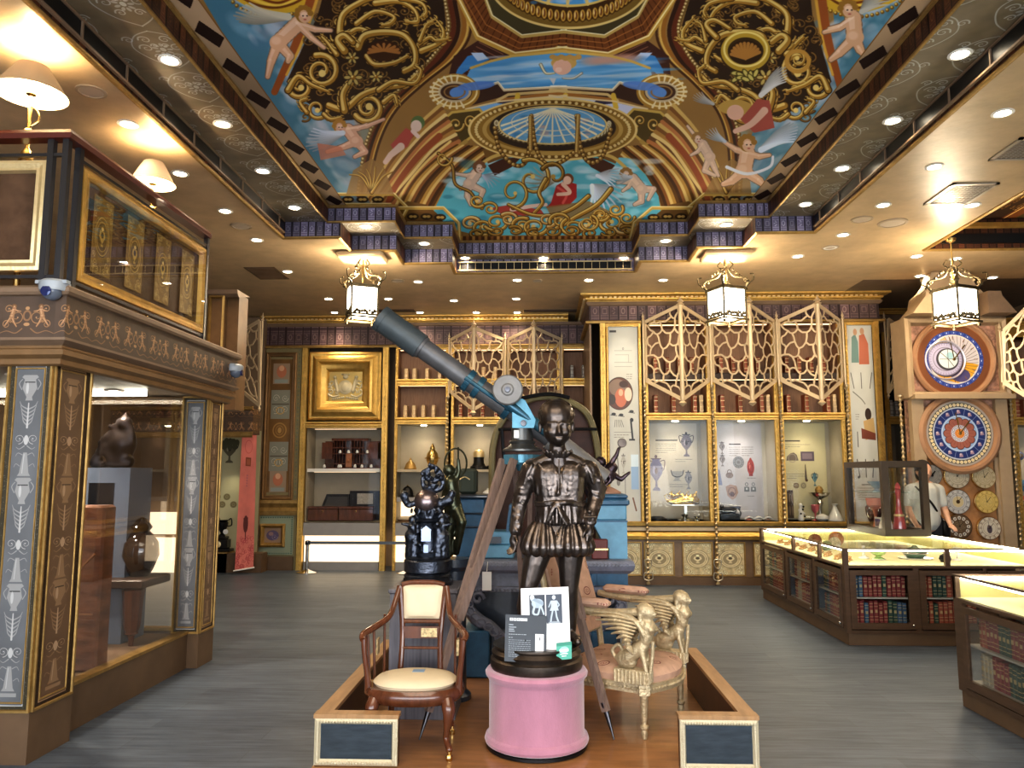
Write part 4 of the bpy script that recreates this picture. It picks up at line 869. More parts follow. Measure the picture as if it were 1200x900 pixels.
# ================================================================ display units along the back
WOODN = mat('niche_wood', (.30,.17,.10), .55, vary=.2, vscale=8, stretch=(9,1,.6)); IVORY = mat('ivory_lining', (.44,.39,.30), .8, vary=.05)
LITP = mat('lit_panel', (.9,.75,.55), .6, emit=(1,.78,.52), estr=.9); GREYL = mat('grey_ledge', (.32,.31,.31), .5, vary=.06)
LEDW = mat('shelf_led', (1,.9,.7), emit=(1,.68,.40), estr=1.2)
def gilt_rail(mb, x0, x1, Y, z0, z1, p=.04):
 h = z1-z0; pr = [(0,z0),(p*.6,z0),(p*.6,z0+h*.22),(p*.9,z0+h*.3),(p*.9,z0+h*.55),(p*.7,z0+h*.62),(p,z0+h*.75),(p,z1),(0,z1)]
 mb.sweep([(x0,Y),(x1,Y)], pr)
def niche(mb_in, x0, x1, Y, D, z0, z1, inset=.0):
 """inside of an open box facing -y"""
 a, b = x0+inset, x1-inset
 mb_in.face([(a,Y+D,z0),(b,Y+D,z0),(b,Y+D,z1),(a,Y+D,z1)]); mb_in.face([(a,Y,z0),(a,Y+D,z0),(a,Y+D,z1),(a,Y,z1)]); mb_in.face([(b,Y+D,z0),(b,Y,z0),(b,Y,z1),(b,Y+D,z1)])
 mb_in.face([(a,Y,z0),(b,Y,z0),(b,Y+D,z0),(a,Y+D,z0)]); mb_in.face([(a,Y+D,z1),(b,Y+D,z1),(b,Y,z1),(a,Y,z1)])
def stile(mb, x0, x1, Y, z0, z1, p=.03):
 mb.mesh([(x0,Y,z0),(x0+.01,Y-p,z0),(x1-.01,Y-p,z0),(x1,Y,z0),(x0,Y,z1),(x0+.01,Y-p,z1),(x1-.01,Y-p,z1),(x1,Y,z1)], [(0,1,5,4),(1,2,6,5),(2,3,7,6),(4,5,6,7),(3,2,1,0)])
 w = x1-x0
 for k in range(int((z1-z0)/.06)): mb.ball((x0+w/2, Y-p, z0+.03+k*.06), .012, 6, 4, (1,1,1.6))
def zl(py): return zy(py, YL, 560)
def xl(px, py=500): return xy(px, YL, py)
def zr(py): return zy(py, YR, 850)
def xr_(px, py=500): return xy(px, YR, py)
# cornices
cor = [(0,-.11),(.02,-.11),(.03,-.09),(.05,-.08),(.05,-.055),(.09,-.04),(.13,-.025),(.13,-.0),(0,0)]
XA = xl(303); XB = xl(352); XCc = xl(455); XD = xr_(692)
def cornice(path, z, name, y_fr0, y_fr1):
 struct(name, MB().sweep(path, [(a, b) for a, b in cor], z=z), GOLD)
 mb = MB(); n = 0
 for i in range(len(path)-1):
  p, q = Vector((*path[i], 0)), Vector((*path[i+1], 0)); L = (q-p).length; d = (q-p).normalized(); r = Vector((d.y, -d.x, 0))
  for k in range(int(L/.07)):
   c_ = p+d*(k*.07+.03)+r*.06; mb.cbox((c_.x, c_.y, z-.05), (.04,.04,.022))
 tag(mb.build(name.replace('trim', 'trim_dentil').replace('trim_dentil_', 'trim_1'), GOLD_L), kind='structure')
zt = ZC-.005
cornice([(XA,YL),(XCc+2.99,YL)], zt, 'trim_9', 0, 0)
cornice([(XD,13.2),(XD,YR),(xr_(1038),YR),(xr_(1038),12.4)], zt, 'trim_10', 0, 0)
def frieze(path, z0, z1, name, m=SPINES_C):
 struct(name, MB().sweep(path, [(.0,z0),(.0,z1)]), m, smooth=0)
mb = MB(); mb.sweep([(XA,YL),(XD+.02,YL)], [(0,zl(405)-.03),(.05,zl(405)-.03),(.06,zl(405)+.0),(.03,zl(405)+.02),(0,zl(405)+.02)]); mb.sweep([(XD,13.0),(XD,YR),(xr_(1038),YR),(xr_(1038),12.4)], [(0,zr(376)-.035),(.05,zr(376)-.03),(.06,zr(376)),(.0,zr(376)+.02)]); struct('trim_13', mb, GOLD_D)
mb = MB(); mb.sweep([(XA,YL),(XD+.02,YL)], [(.0,zt-.11),(.04,zt-.115),(.02,zt-.16),(.0,zt-.17)]); mb.sweep([(XD,13.0),(XD,YR),(xr_(1038),YR),(xr_(1038),12.4)], [(.0,zt-.11),(.05,zt-.115),(.02,zt-.16),(.0,zt-.17)]); struct('trim_14', mb, TAUPE)
frieze([(XA,YL),(XD+.02,YL)], zl(405)+.02, zt-.165, 'wall_frieze_left'); frieze([(XD,13.0),(XD,YR),(xr_(1038),YR),(xr_(1038),12.4)], zr(376)+.02, zt-.165, 'wall_frieze_right')
struct('wall_unit_side', MB().box(XD,XD+.03,YR+.02,13.2,0,zr(376)), TAUPE)
def draw_pier():
 c = Cv(120, 640, (112,82,44)); c.noise(.1, 3, 10, 9)
 for (y0, k) in ((20,0),(150,1),(300,2),(400,1),(540,0)):
  if k == 1:
   c.rect(10, y0, 110, y0+140, (132,132,120)); cols = ((90,80,60),(170,170,156),(210,206,190))
   for s in (-1, 1): c.curl(60+s*24, y0+40, 18, 0, 1.4, 5, cols, s); c.curl(60+s*24, y0+96, 20, 2, 1.4, 5, cols, s)
   c.rect(14, y0+66, 106, y0+72, (90,84,70)); c.ring(60, y0+100, 20, 16, 4, (190,150,80))
  elif k == 2: c.ring(60, y0+45, 34, 34, 6, (160,124,70)); c.ring(60, y0+45, 20, 22, 3, (160,124,70)); c.ell(60, y0+45, 10, 14, (170,134,78))
  else: c.rect(16, y0, 104, y0+100, (150,130,110)); c.ell(60, y0+40, 26, 30, (176,112,84)); c.ell(60, y0+24, 14, 14, (204,160,130)); c.rect(24, y0+78, 96, y0+96, (140,146,140))
 return c.get()
PIER = mat('pier_paint', rough=.5, tex=img('pier', draw_pier()))
def draw_small_panel():
 c = Cv(200, 200, (140,150,130))
 for k in range(17):
  for (x, y) in ((8+k*11.5,8),(8+k*11.5,192),(8,8+k*11.5),(192,8+k*11.5)): c.rect(x-3, y-3, x+3, y+3, (58,86,80))
 c.rect(40, 40, 160, 160, (150,116,60)); c.rect(60, 60, 140, 140, (150,124,100)); c.ell(100, 100, 30, 26, (92,80,110)); c.ell(92, 92, 12, 10, (150,120,120)); c.curl(110, 108, 16, 0, 1.3, 5, ((60,50,70),(120,110,140),(180,170,180))); return c.get()
SQP = mat('square_paint', rough=.5, tex=img('sqp', draw_small_panel()))
x0, x1 = xl(305), xl(351); struct('wall_pier', MB().box(x0,x1,YL,YL+.3,0,zl(405)), mat('pier_olive', (.24,.20,.10), .5, vary=.1))
t = thing('wall_panel', 'tall painted grotesque panel in carved frame on the back left pier', 'panel', (x0+.2, YL, zl(590)))
mb = MB(); mb.face([(x0+.14,YL-.01,zl(577)),(x1-.14,YL-.01,zl(577)),(x1-.14,YL-.01,zl(420)),(x0+.14,YL-.01,zl(420))], [(0,0),(1,0),(1,1),(0,1)]); mb.build('painted_panel', PIER, t, smooth=0)
mb = MB(); mb.frame(x0+.07,x1-.07,zl(586),zl(412),YL,[(0,0),(0,.035),(.02,.05),(.04,.03),(.06,.035),(.075,.008)]); mb.build('carved_frame', mat('bronze_wood', (.30,.19,.10), .4, .3, vary=.15), t)
mb = MB()
for k in range(38):
 z = zl(592)+k*(zl(409)-zl(592))/37
 for x in (x0+.035, x1-.035): mb.cbox((x, YL-.004, z), (.022,.012,.022))
mb.build('dotted_border', mat('grey_green', (.16,.17,.11), .5), t)
struct('trim_15', MB().sweep([(x0-.05,YL),(x1+.02,YL)], [(0,zl(604)),(.04,zl(604)),(.05,zl(599)),(.03,zl(595)),(.06,zl(590)),(.06,zl(586)),(0,zl(586))]), GOLD_D)
t = thing('wall_panel', 'small square painted panel with framed blue rosette low on the pier', 'panel', (x0, YL, zl(652)))
mb = MB(); mb.face([(x0-.06,YL-.02,zl(651)),(x1-.04,YL-.02,zl(651)),(x1-.04,YL-.02,zl(605)),(x0-.06,YL-.02,zl(605))], [(0,0),(1,0),(1,1),(0,1)]); mb.build('painted_tile', SQP, t, smooth=0)
mb = MB(); a = (x1-x0)*.2; mb.frame(x0-.06+a,x1-.04-a,zl(651)+a*.95,zl(605)-a*.95,YL-.02,[(0,0),(0,.03),(.03,.05),(.06,.02),(.07,.0)]); mb.build('inner_frame', GOLD_D, t)
struct('baseboard_left', MB().box(x0-.1,x1-.03,YL-.04,YL,0,zl(653)).box(xl(244),xl(282),12.3,12.9,0,zl(647)), BROWN)
x0, x1 = xl(352), xl(455); t = thing('display_cabinet', 'gilt cabinet with raised coat of arms panel above a lit display niche', 'cabinet', ((x0+x1)/2, YL, 0))
mb = MB(); stile(mb, x0, x0+.11, YL, 0, zl(405), .05); stile(mb, x1-.11, x1, YL, 0, zl(405), .05); gilt_rail(mb, x0+.1, x1-.1, YL, zl(501), zl(494), .07); mb.build('gilt_surround', GOLD, t)
cx0, cx1, cz0, cz1 = x0+.13, x1-.13, zl(492), zl(412)
mb = MB(); mb.frame(cx0,cx1,cz0,cz1,YL,[(0,-.02),(0,.03),(.03,.05),(.06,.045),(.09,.06),(.13,.11),(.17,.12),(.20,.08),(.23,.06),(.27,.05),(.32,.0),(.33,-.03)]); mb.build('gilt_frame', GOLD, t)
mb = MB(); mb.box(cx0,cx1,YL+.02,YL+.04,cz0,cz1); mb.build('gilt_panel', mat('gold_panel', (.74,.54,.20), .4, .6, vary=.08), t)
mb = MB(); ccx, ccz = (cx0+cx1)/2, (cz0+cz1)/2; yy = YL+.01
mb.ball((ccx,yy,ccz-.02), .09, 20, 10, (1,.4,1.1)); mb.lathe([(.11,0),(.12,.02),(.10,.03)], (ccx,yy+.01,ccz-.02), 24, 'Y'); mb.ball((ccx,yy,ccz+.16),.05,10,6,(1,.5,.8))
for k in range(5): mb.ball((ccx-.06+k*.03,yy,ccz+.2),.014,6,4)
rg = random.Random(2)
for s in (-1, 1):
 for q in range(7):
  a0 = rg.uniform(-1.2, 1.4); cx_, cz_ = ccx+s*(.15+.03*q*.8), ccz-.1+.05*(q % 4); mb.tube([(cx_+s*.05*math.cos(a0+k*.7)*(1-k/10), yy, cz_+.05*math.sin(a0+k*.7)*(1-k/10)) for k in range(8)], .014, 6)
 mb.tube([(ccx+s*.1,yy,ccz-.15),(ccx+s*.2,yy,ccz-.18),(ccx+s*.3,yy,ccz-.12),(ccx+s*.33,yy,ccz-.04)], .018, 6, curve=True); mb.capsule((ccx+s*.13,yy,ccz-.08),.035,(ccx+s*.17,yy,ccz+.1),.03); mb.ball((ccx+s*.18,yy,ccz+.15),.03,8,6)
 for q in range(6): mb.ball((ccx+s*(.03+.035*q),yy,ccz-.19-.005*q),.02,6,5)
mb.build('coat_of_arms', mat('cream_relief', (.62,.54,.36), .5, .2), t)
mb = MB(); nx0, nx1 = x0+.12, x1-.12; niche(mb, nx0, nx1, YL, .5, zl(612), zl(501)); mb.build('niche_lining', IVORY, t, smooth=0)
mb = MB(); mb.box(nx0+.0,nx1,YL+.06,YL+.5,zl(553),zl(549)); mb.build('shelf', WHITE, t); MB().box(nx0+.1,nx1-.1,YL+.08,YL+.12,zl(502)-.006,zl(502)-.001).build('led_strip', LEDW, t)
MB().box(nx0+.1,nx1-.1,YL+.12,YL+.15,zl(553)-.006,zl(553)-.001).build('led_strip', LEDW, t)
MB().box(nx0-.02,nx1+.02,YL-.02,YL+.5,zl(628),zl(613)).build('ledge', GREYL, t); MB().box(nx0,nx1,YL+.02,YL+.04,zl(659),zl(628)).build('lit_front', LITP, t); MB().box(nx0,nx1,YL,YL+.05,0,zl(659)).build('plinth', GREYL, t)
for k in range(3):
 pass
mb = MB();
for px in (390,415,440): mb.box(xl(px)-.003,xl(px)+.003,YL+.03,YL+.035,zl(611),zl(554))
mb.box(nx0+.02,nx1,YL+.028,YL+.032,zl(611),zl(554)); mb.build('glass_front', GLASS, t, smooth=0)
# niche contents
t = thing('desk_organizer', 'dark wooden desk organizer with pigeonholes full of small white jars', 'organizer', (xl(408), YL+.25, zl(549)))
zz = zl(549); mb = MB(); ox0, ox1 = xl(376), xl(442)
mb.box(ox0,ox1,YL+.3,YL+.32,zz,zl(516)); mb.box(ox0+.0,ox0+.18,YL+.1,YL+.3,zz+.16,zl(518)); mb.box(ox1-.18,ox1,YL+.1,YL+.3,zz+.16,zl(518)); mb.box(ox0+.16,ox1-.16,YL+.1,YL+.3,zl(516),zl(513))
for k in range(11): mb.box(ox0+.2+k*.0485,ox0+.208+k*.0485,YL+.1,YL+.3,zz,zl(516)) if k != 5 else None
for z in (zz, zz+.07, zl(532), zl(525)): mb.box(ox0+.06,ox1-.06,YL+.08,YL+.3,z,z+.015)
mb.build('pigeonholes', MAHOG, t); mb = MB(); mb.bbox(xl(405),xl(412),YL+.06,YL+.12,zz+.02,zl(531),.008); mb.ball(((xl(405)+xl(412))/2,YL+.05,zl(540)),.02,10,6,(1,.5,1.2)); mb.build('cupboard_door', mat('walnut_lt', (.3,.12,.05), .3), t)
j0 = None
for (px, py) in ((398,536),(397,546),(416,546),(418,530),(380,541),(399,547),(424,546),(435,541),(408,530),(430,530)):
 v = Vector((xl(px), YL+.07, zz+.016 if py > 540 else zl(532)+.016))
 if j0 is None: mb = MB(); mb.lathe([(.02,0),(.024,.005),(.024,.03),(.014,.04),(.018,.05),(.0,.055)], v, 12); j0 = tag(mb.build('porcelain_jar', WHITE, loc=v), 'small white porcelain jar in the wooden desk organizer', 'jar', 'white jars in the desk organizer')
 else: copy_tree(j0, v)
for (a, b_, lab) in ((537+0,0,''),): pass
zg = zl(611)
for (p0, p1, lab) in ((360,397,'reddish brown wooden case, left of two under the crest niche'), (398,438,'reddish brown wooden case with brass escutcheon, right of two in the crest niche')):
 t = thing('wooden_case', lab, 'case', ((xl(p0)+xl(p1))/2, YL+.2, zg), 'wooden cases in the crest niche'); a, b_ = max(xl(p0), nx0+.02), xl(p1)
 MB().bbox(a,b_,YL+.08,YL+.34,zg,zl(597),.008).build('case_body', MAHOG, t); MB().bbox(a-.005,b_+.005,YL+.075,YL+.345,zl(597)+.002,zl(594),.006).build('case_lid', MAHOG, t); MB().ball(((a+b_)/2,YL+.075,zl(600)),.014,10,6,(1,.4,1)).build('escutcheon', BRASS, t)
t = thing('writing_slope', 'black sloping writing case standing open behind the wooden cases', 'case', (xl(386), YL+.4, zl(594)))
MB().prism([(xl(372),zl(596)),(xl(405),zl(596)),(xl(405),zl(580)),(xl(378),zl(580))], YL+.36, YL+.42).build('lid', BLACKM, t); MB().prism([(xl(376),zl(594)),(xl(403),zl(594)),(xl(403),zl(583)),(xl(380),zl(583))], YL+.352, YL+.36).build('felt', mat('felt_grey', (.08,.08,.08), .9), t); MB().box(xl(372),xl(405),YL+.3,YL+.42,zg,zl(596)).build('case_base', BLACKM, t)
t = thing('framed_certificate', 'black framed pale document leaning at the right of the crest niche', 'frame', (xl(422), YL+.42, zg))
MB().box(xl(405),xl(443),YL+.4,YL+.43,zg,zl(576)).build('backing', BLACKM, t); MB().box(xl(414),xl(433),YL+.39,YL+.4,zl(592),zl(579)).build('document', mat('paper_grey', (.5,.48,.42), .8, vary=.3, vscale=40), t)
BK = [(mat('book_tan', (.62,.44,.26), .6, vary=.2, vscale=30), 'tan'), (mat('book_pale', (.50,.47,.42), .6, vary=.2, vscale=30), 'pale'), (mat('book_red', (.34,.10,.05), .5, vary=.2, vscale=30), 'dark red')]
PAGE = mat('book_pages', (.6,.52,.38), .8); bproto = {}
def book(v, kind, h, lab, grp, w=.055):
 """old book standing upright, spine to the room"""
 if kind not in bproto:
  t = thing('antique_book', lab, 'book', (0,0,-50), grp); a = w/2
  mb = MB(); mb.box(-a,-a+.008,0,.16,0,.24); mb.box(a-.008,a,0,.16,0,.24)
  for k in range(7):
   A0 = PI*k/7; A1 = PI*(k+1)/7; mb.face([(-a*math.cos(A0),-.012*math.sin(A0),0),(-a*math.cos(A1),-.012*math.sin(A1),0),(-a*math.cos(A1),-.012*math.sin(A1),.24),(-a*math.cos(A0),-.012*math.sin(A0),.24)])
  mb.M = None; o = MB(); o.mesh([(x,y,z-50) for x,y,z in mb.v], mb.f); o.build('cover', BK[kind][0], t)
  MB().box(-a+.008,a-.008,.004,.152,-49.995,-49.765).build('page_block', PAGE, t)
  mb = MB()
  q = [(-a*1.02,.03),(a*1.02,.03)]
  for z in (.03,.08,.16,.21): q += [(a*1.02,z),(a*1.02,z+.008),(-a*.94,z+.008)]+([(-a*.94,{.03:.08,.08:.16,.16:.21}[z])] if z < .2 else [])
  mb.prism([(u, v-50) for u, v in q[2:]]+[(-a*1.02,.218-50),(-a*1.02,.03-50)], -.015, 0)
  mb.build('spine_bands', GOLD_L if kind != 1 else BROWN, t); bproto[kind] = t; t.location = v; t.scale = (1,1,h/.24); return t
 return copy_tree(bproto[kind], v, scale=(1,1,h/.24), label=lab, group=grp)
def shelf_bay(px0, px1, label, lower=True, rows=((445,409),(490,451))):
 x0, x1 = xl(px0), xl(px1); t = thing('bookcase', label, 'bookcase', ((x0+x1)/2, YL, 0)); w = MB(); g = MB(); led = MB()
 for (yb, yt) in rows: niche(w, x0, x1, YL, .4, zl(yb), zl(yt)); led.box(x0+.04,x1-.04,YL+.06,YL+.12,zl(yt)-.008,zl(yt)-.002)
 w.build('wooden_niche', WOODN, t, smooth=0); gilt_rail(g, x0, x1, YL, zl(452), zl(444)); gilt_rail(g, x0, x1, YL, zl(497), zl(489), .06); gilt_rail(g, x0, x1, YL, zl(409), zl(404), .04)
 stile(g, x0-.027, x0+.03, YL, 0, zl(405)); stile(g, x1-.03, x1+.027, YL, 0, zl(405)); g.build('gilt_frame', GOLD, t); led.build('led_strip', LEDW, t)
 n = MB(); niche(n, x0, x1, YL, .5, zl(613), zl(497)); n.build('niche_lining', IVORY, t, smooth=0); s = MB(); s.box(x0,x1,YL+.06,YL+.5,zl(553),zl(550)); s.build('shelf', mat('shelf_beige', (.5,.42,.3), .6), t); MB().box(x0,x1,YL+.02,YL+.5,zl(588),zl(583)).build('shelf', GREYL, t)
 MB().box(x0+.02,x1-.02,YL+.47,YL+.49,zl(612),zl(589)).build('lit_back', LITP, t); MB().box(x0,x1,YL-.02,YL+.5,zl(628),zl(613)).build('ledge', GREYL, t); MB().box(x0,x1,YL+.02,YL+.04,zl(659),zl(628)).build('lit_front', LITP, t); MB().box(x0,x1,YL,YL+.05,0,zl(659)).build('plinth', GREYL, t)
 MB().lathe([(.05,0),(.04,-.01),(.0,-.012)], ((x0+x1)/2, YL+.25, zl(497)-.002), 16).build('lamp_disc', DISC, t); spot(((x0+x1)/2, YL+.25, zl(497)-.05), 7, 130, 1); return t
shelf_bay(464, 524, 'gilt bookcase bay with helmets below, just right of the crest cabinet'); shelf_bay(530, 592, 'gilt bookcase bay with fire helmet, second from the crest cabinet'); shelf_bay(596, 655, 'gilt bookcase bay hidden behind the telescope head'); shelf_bay(659, 689, 'narrow gilt bookcase bay in the corner beside the right-hand unit')
G1 = 'old books on the upper left shelves'; G2 = 'old books on the second left shelves'
for px in (474,484,499,514): book(Vector((xl(px), YL+.06, zl(445)+.003)), 0, .20, 'tan old book on the top shelf of the bay right of the crest cabinet', G1)
for px in (474,484,495,507): book(Vector((xl(px), YL+.06, zl(490)+.003)), 0, .22, 'tan old book on the second shelf of the bay right of the crest cabinet', G2)
for px in (539,550,565,581): book(Vector((xl(px), YL+.06, zl(490)+.003)), 2, .24, 'brown old book under the left pierced screen beside the telescope', G2)
for px in (540,552,566,580): book(Vector((xl(px), YL+.06, zl(445)+.003)), 0, .22, 'old book seen through the left pierced screen', G1)
for px in (671,685): book(Vector((xl(px), YL+.06, zl(445)+.003)), 1, .24, 'grey old book on the top shelf in the corner bay', G1); book(Vector((xl(px-5), YL+.06, zl(490)+.003)), 2, .25, 'reddish old book on the second shelf in the corner bay', G2)
# helmets and hats on the left shelves
def lathe_thing(name, label, cat, v, prof, m, parts=(), group=None, seg=24, sq=1.0):
 t = thing(name, label, cat, v, group); MB().lathe(prof, v, seg, sq=sq).build('body', m, t)
 for (n, pf, mm) in parts: MB().lathe(pf, v, seg, sq=sq).build(n, mm, t)
 return t
zs = zl(550)+.002; zc = zl(583)+.002; zb = zl(613)+.002; Y_ = YL+.22
bell = [(.0,.0),(.10,.0),(.105,.01),(.09,.05),(.07,.10),(.035,.135),(.018,.15),(.022,.165),(.008,.185),(0,.2)]
lathe_thing('bell_helmet', 'pointed brass bell-shaped helmet on the shelf right of the crest cabinet', 'helmet', (xl(479),Y_,zs), [(r*1.0,z) for r,z in bell], GOLD_D)
lathe_thing('crested_helmet', 'tall brass helmet with crest and spike, above the globe clock', 'helmet', (xl(505),Y_,zs+.08), [(0,0),(.07,.0),(.10,.06),(.105,.12),(.085,.19),(.05,.235),(.04,.25),(.045,.27),(.03,.31),(.012,.34),(0,.36)], BRASS, (('brim', [(.1,.09),(.13,.10),(.13,.11),(.1,.12)], BRASS), ('head_stand', [(.05,-.08),(.05,-.07),(.03,-.05),(.05,0)], WHITE)))
lathe_thing('bell', 'small dark brass bell on the shelf beside the crested helmet', 'bell', (xl(524),Y_,zs), [(r*.6,z*.55) for r,z in bell], GOLD_D)
lathe_thing('dark_helmet', 'black rounded helmet with brass badge on the lower shelf', 'helmet', (xl(476),Y_,zc), [(0,0),(.10,.0),(.105,.02),(.09,.10),(.06,.15),(.03,.17),(0,.175)], BLACKM, (('brim', [(.1,0),(.12,.0),(.12,.01),(.1,.015)], BLACKM), ('crest_knob', [(.015,.17),(.02,.18),(0,.2)], BRASS)))
t = thing('peaked_cap', 'brown and white peaked cap on the lit bottom shelf', 'cap', (xl(474),Y_,zb)); MB().lathe([(0,0),(.10,.0),(.11,.02),(.13,.06),(.12,.085),(.0,.09)], (xl(474),Y_,zb), 24).build('crown', mat('cap_white', (.6,.5,.36), .8), t); MB().lathe([(.112,.015),(.12,.02),(.128,.04),(.116,.045)], (xl(474),Y_,zb), 24).build('band', BROWN, t); mb = MB(); mb.lathe([(.1,.01),(.19,-.0),(.19,.008),(.1,.02)], (xl(474),Y_-.03,zb), 20, sq=.9); mb.build('peak', BROWN, t)
lathe_thing('fire_helmet', 'black and gold full-head helmet with bright dome in the second bay', 'helmet', (xl(560),Y_,zs), [(.13,0),(.12,.05),(.09,.10),(.085,.16),(.09,.2)], BLACKM, (('dome', [(.092,.2),(.095,.24),(.085,.29),(.05,.325),(0,.335)], GOLD_L), ('collar', [(.14,0),(.15,.01),(.14,.05),(.12,.055)], BLACKM)))
t = thing('flat_cap', 'dark flat cap lying on the shelf beside the fire helmet', 'cap', (xl(576),Y_,zs)); MB().lathe([(0,0),(.09,0),(.11,.03),(.08,.06),(0,.065)], (xl(576),Y_,zs), 20).build('crown', BLACKM, t); MB().lathe([(.09,.0),(.15,.0),(.15,.01),(.09,.015)], (xl(578),Y_-.02,zs), 20, sq=.8).build('peak', BLACKM, t)
lathe_thing('white_teapot', 'rounded white porcelain pot on the second bay shelf', 'pot', (xl(571),Y_,zc), [(0,0),(.06,0),(.09,.04),(.085,.08),(.04,.11),(.02,.12),(.025,.135),(0,.15)], WHITE)
lathe_thing('black_tripod_stand', 'small round mirror stand behind the globe clock', 'mirror', (xl(533),Y_,zs), [(.0,0),(.05,0),(.05,.01),(.01,.03),(.008,.12),(0,.12)], BLACKM, (('mirror_disc', [(0,.0)], BLACKM),)) if False else None
SCRM = CREAMG
def lattice(A, B, C_, D_, seed=0, nx=3, nz=6, w=.024):
 """pierced panel A(bottom-in) B(bottom-out) C(top-out) D(top-in); returns frame and net"""
 A, B, C_, D_ = map(Vector, (A, B, C_, D_)); n = (B-A).cross(D_-A).normalized(); net = MB(); fr = MB(); rg = random.Random(seed)
 P = lambda u, v: A*(1-u)*(1-v)+B*u*(1-v)+C_*u*v+D_*(1-u)*v
 for a, b in ((A,B),(B,C_),(C_,D_),(D_,A)): fr.bar(a, b, .05, .02, n)
 pts = {}; E = []
 for j in range(-1, 2*nz+2):
  for i in range(nx+2):
   u = (i+(.5 if (j//2) % 2 else 0))/nx-.0; v = (j//2+ (.16 if j % 2 == 0 else .84)-.5)/nz+.5/nz*0
   m_ = j if v < .5 else 2*nz-j; rr = random.Random(m_*31+i+seed); pts[i, j] = (u+rr.uniform(-.09,.09), v+(1 if v < .5 else -1)*rr.uniform(-.03,.03))
 for (i, j), p in pts.items():
  if j % 2 == 0 and (i, j+1) in pts: E.append((p, pts[i, j+1]))
  if j % 2 == 1:
   o = (j//2) % 2
   for di in ((0, -1) if not o else (0, 1)):
    q = (i+di, j+1)
    if q in pts: E.append((p, pts[q]))
 for p, q in E:
  p = Vector(p); q = Vector(q)
  if not (-.02 <= p.x <= 1.02 or -.02 <= q.x <= 1.02): continue
  t0, t1 = 0., 1.; d = q-p; ok = True
  for k in (0, 1):
   if abs(d[k]) < 1e-9:
    if p[k] < 0 or p[k] > 1: ok = False
    continue
   a = -p[k]/d[k]; b = (1-p[k])/d[k]; t0 = max(t0, min(a, b)); t1 = min(t1, max(a, b))
  if not ok or t1-t0 < .05: continue
  m_ = p+d*(t0+t1)/2; cv = Vector((-d.y, d.x))*.10*(1 if rg.random() > .5 else -1)
  a = p+d*t0; b = p+d*t1; mid = Vector((min(1, max(0, m_.x+cv.x)), min(1, max(0, m_.y+cv.y))))
  net.bar(P(a.x, a.y), P(mid.x, mid.y), w, .009, n); net.bar(P(mid.x, mid.y), P(b.x, b.y), w, .009, n)
 return fr, net
def finial_post(p, z0, z1, r=.012):
 mb = MB(); mb.lathe([(0,z0-.1),(r*.8,z0-.08),(r*1.8,z0-.05),(r*.8,z0-.02),(r,z0),(r,z1),(r*1.9,z1+.01),(r*.8,z1+.03),(r*1.6,z1+.05),(r*.5,z1+.09),(0,z1+.13)], (p[0],p[1],0), 10); return mb
def screen_pair(xa, xm, xb, Yw, proj, zi0, zi1, zo0, zo1, label, seed=0):
 """two pierced leaves folded outwards round a central post"""
 t = thing('pierced_screen', label, 'screen', (xm, Yw-proj, zo0), 'pierced folding screens over the shelves')
 for k, xa_ in enumerate((xa, xb)):
  A = (xa_, Yw, zi0); B = (xm, Yw-proj, zo0); C_ = (xm, Yw-proj, zo1); D_ = (xa_, Yw, zi1); fr, net = lattice(A, B, C_, D_, seed=seed)
  o = fr.build('leaf_frame', SCRM, t); net.build('lattice', SCRM, o, smooth=0)
 finial_post((xm, Yw-proj), zo0, zo1, .032).build('post', SCRM, t); return t
Yw = YR-.06
bays = (755, 834, 913, 991)
for k in range(3):
 xa, xb = xr_(bays[k]), xr_(bays[k+1]); xm = (xa+xb)/2
 screen_pair(xa+.03, xm, xb-.03, Yw, .36, zr(446), zr(378), zy(468, YR-.42, 850), zy(357, YR-.42, 850), 'cream pierced folding screen, %s of three over the right display bays' % ('leftmost','middle','rightmost')[k], seed=0)
YwL = YL-.06
for k, (a, m_, b_) in enumerate(((526,557,592),(594,626,659))):
 xa, xm, xb = xl(a), xl(m_), xl(b_); screen_pair(xa+.02, xm, xb-.02, YwL, .36, zl(459), zl(399), zy(480, YL-.42, 560), zy(384, YL-.42, 560), 'pierced folding screen over the bookcase %s' % ('left of the telescope wheel', 'directly behind the telescope wheel')[k], seed=0)
 for x in ((xa, xb) if k == 0 else (xb,)): tag(finial_post((x, YwL-.02), zl(462), zl(399), .012).build('screen_post', SCRM), 'slim cream post between pierced screens on the left unit', 'post', 'slim screen posts on the left unit')
for k, px in enumerate(bays): tag(finial_post((xr_(px), Yw-.02), zr(452), zr(376), .014).build('screen_post', SCRM), 'slim cream finial post between screens on the right unit', 'post', 'slim screen posts on the right unit')
# single leaves at far left, and beside the clocks
def leaf_screen(A, B, C_, D_, label, seed=3, nx=3, posts=True):
 t = thing('pierced_screen', label, 'screen', A); fr, net = lattice(A, B, C_, D_, seed=seed, nx=nx); o = fr.build('leaf_frame', SCRM, t); net.build('lattice', SCRM, o, smooth=0)
 if posts:
  for (p, z0, z1) in ((A, A[2], D_[2]), (B, B[2], C_[2])): finial_post(p, z0, z1, .012).build('post', SCRM, t)
 return t
leaf_screen(atY(274,450,11.4), atY(304,475,11.1), atY(304,376,11.1), atY(275,393,11.4), 'single pierced screen leaf hanging at the far left beside the gallery beam', 5)
leaf_screen(atY(1060,432,11.7), atY(1041,460,11.5), atY(1041,374,11.5), atY(1060,388,11.7), 'narrow pierced screen leaf in the recess left of the dial clocks', 2, 2)
leaf_screen(atY(1176,448,9.95), atY(1212,470,9.75), atY(1212,352,9.75), atY(1176,388,9.95), 'pierced screen leaf at the right edge beside the upper dial clock', 8, 3)
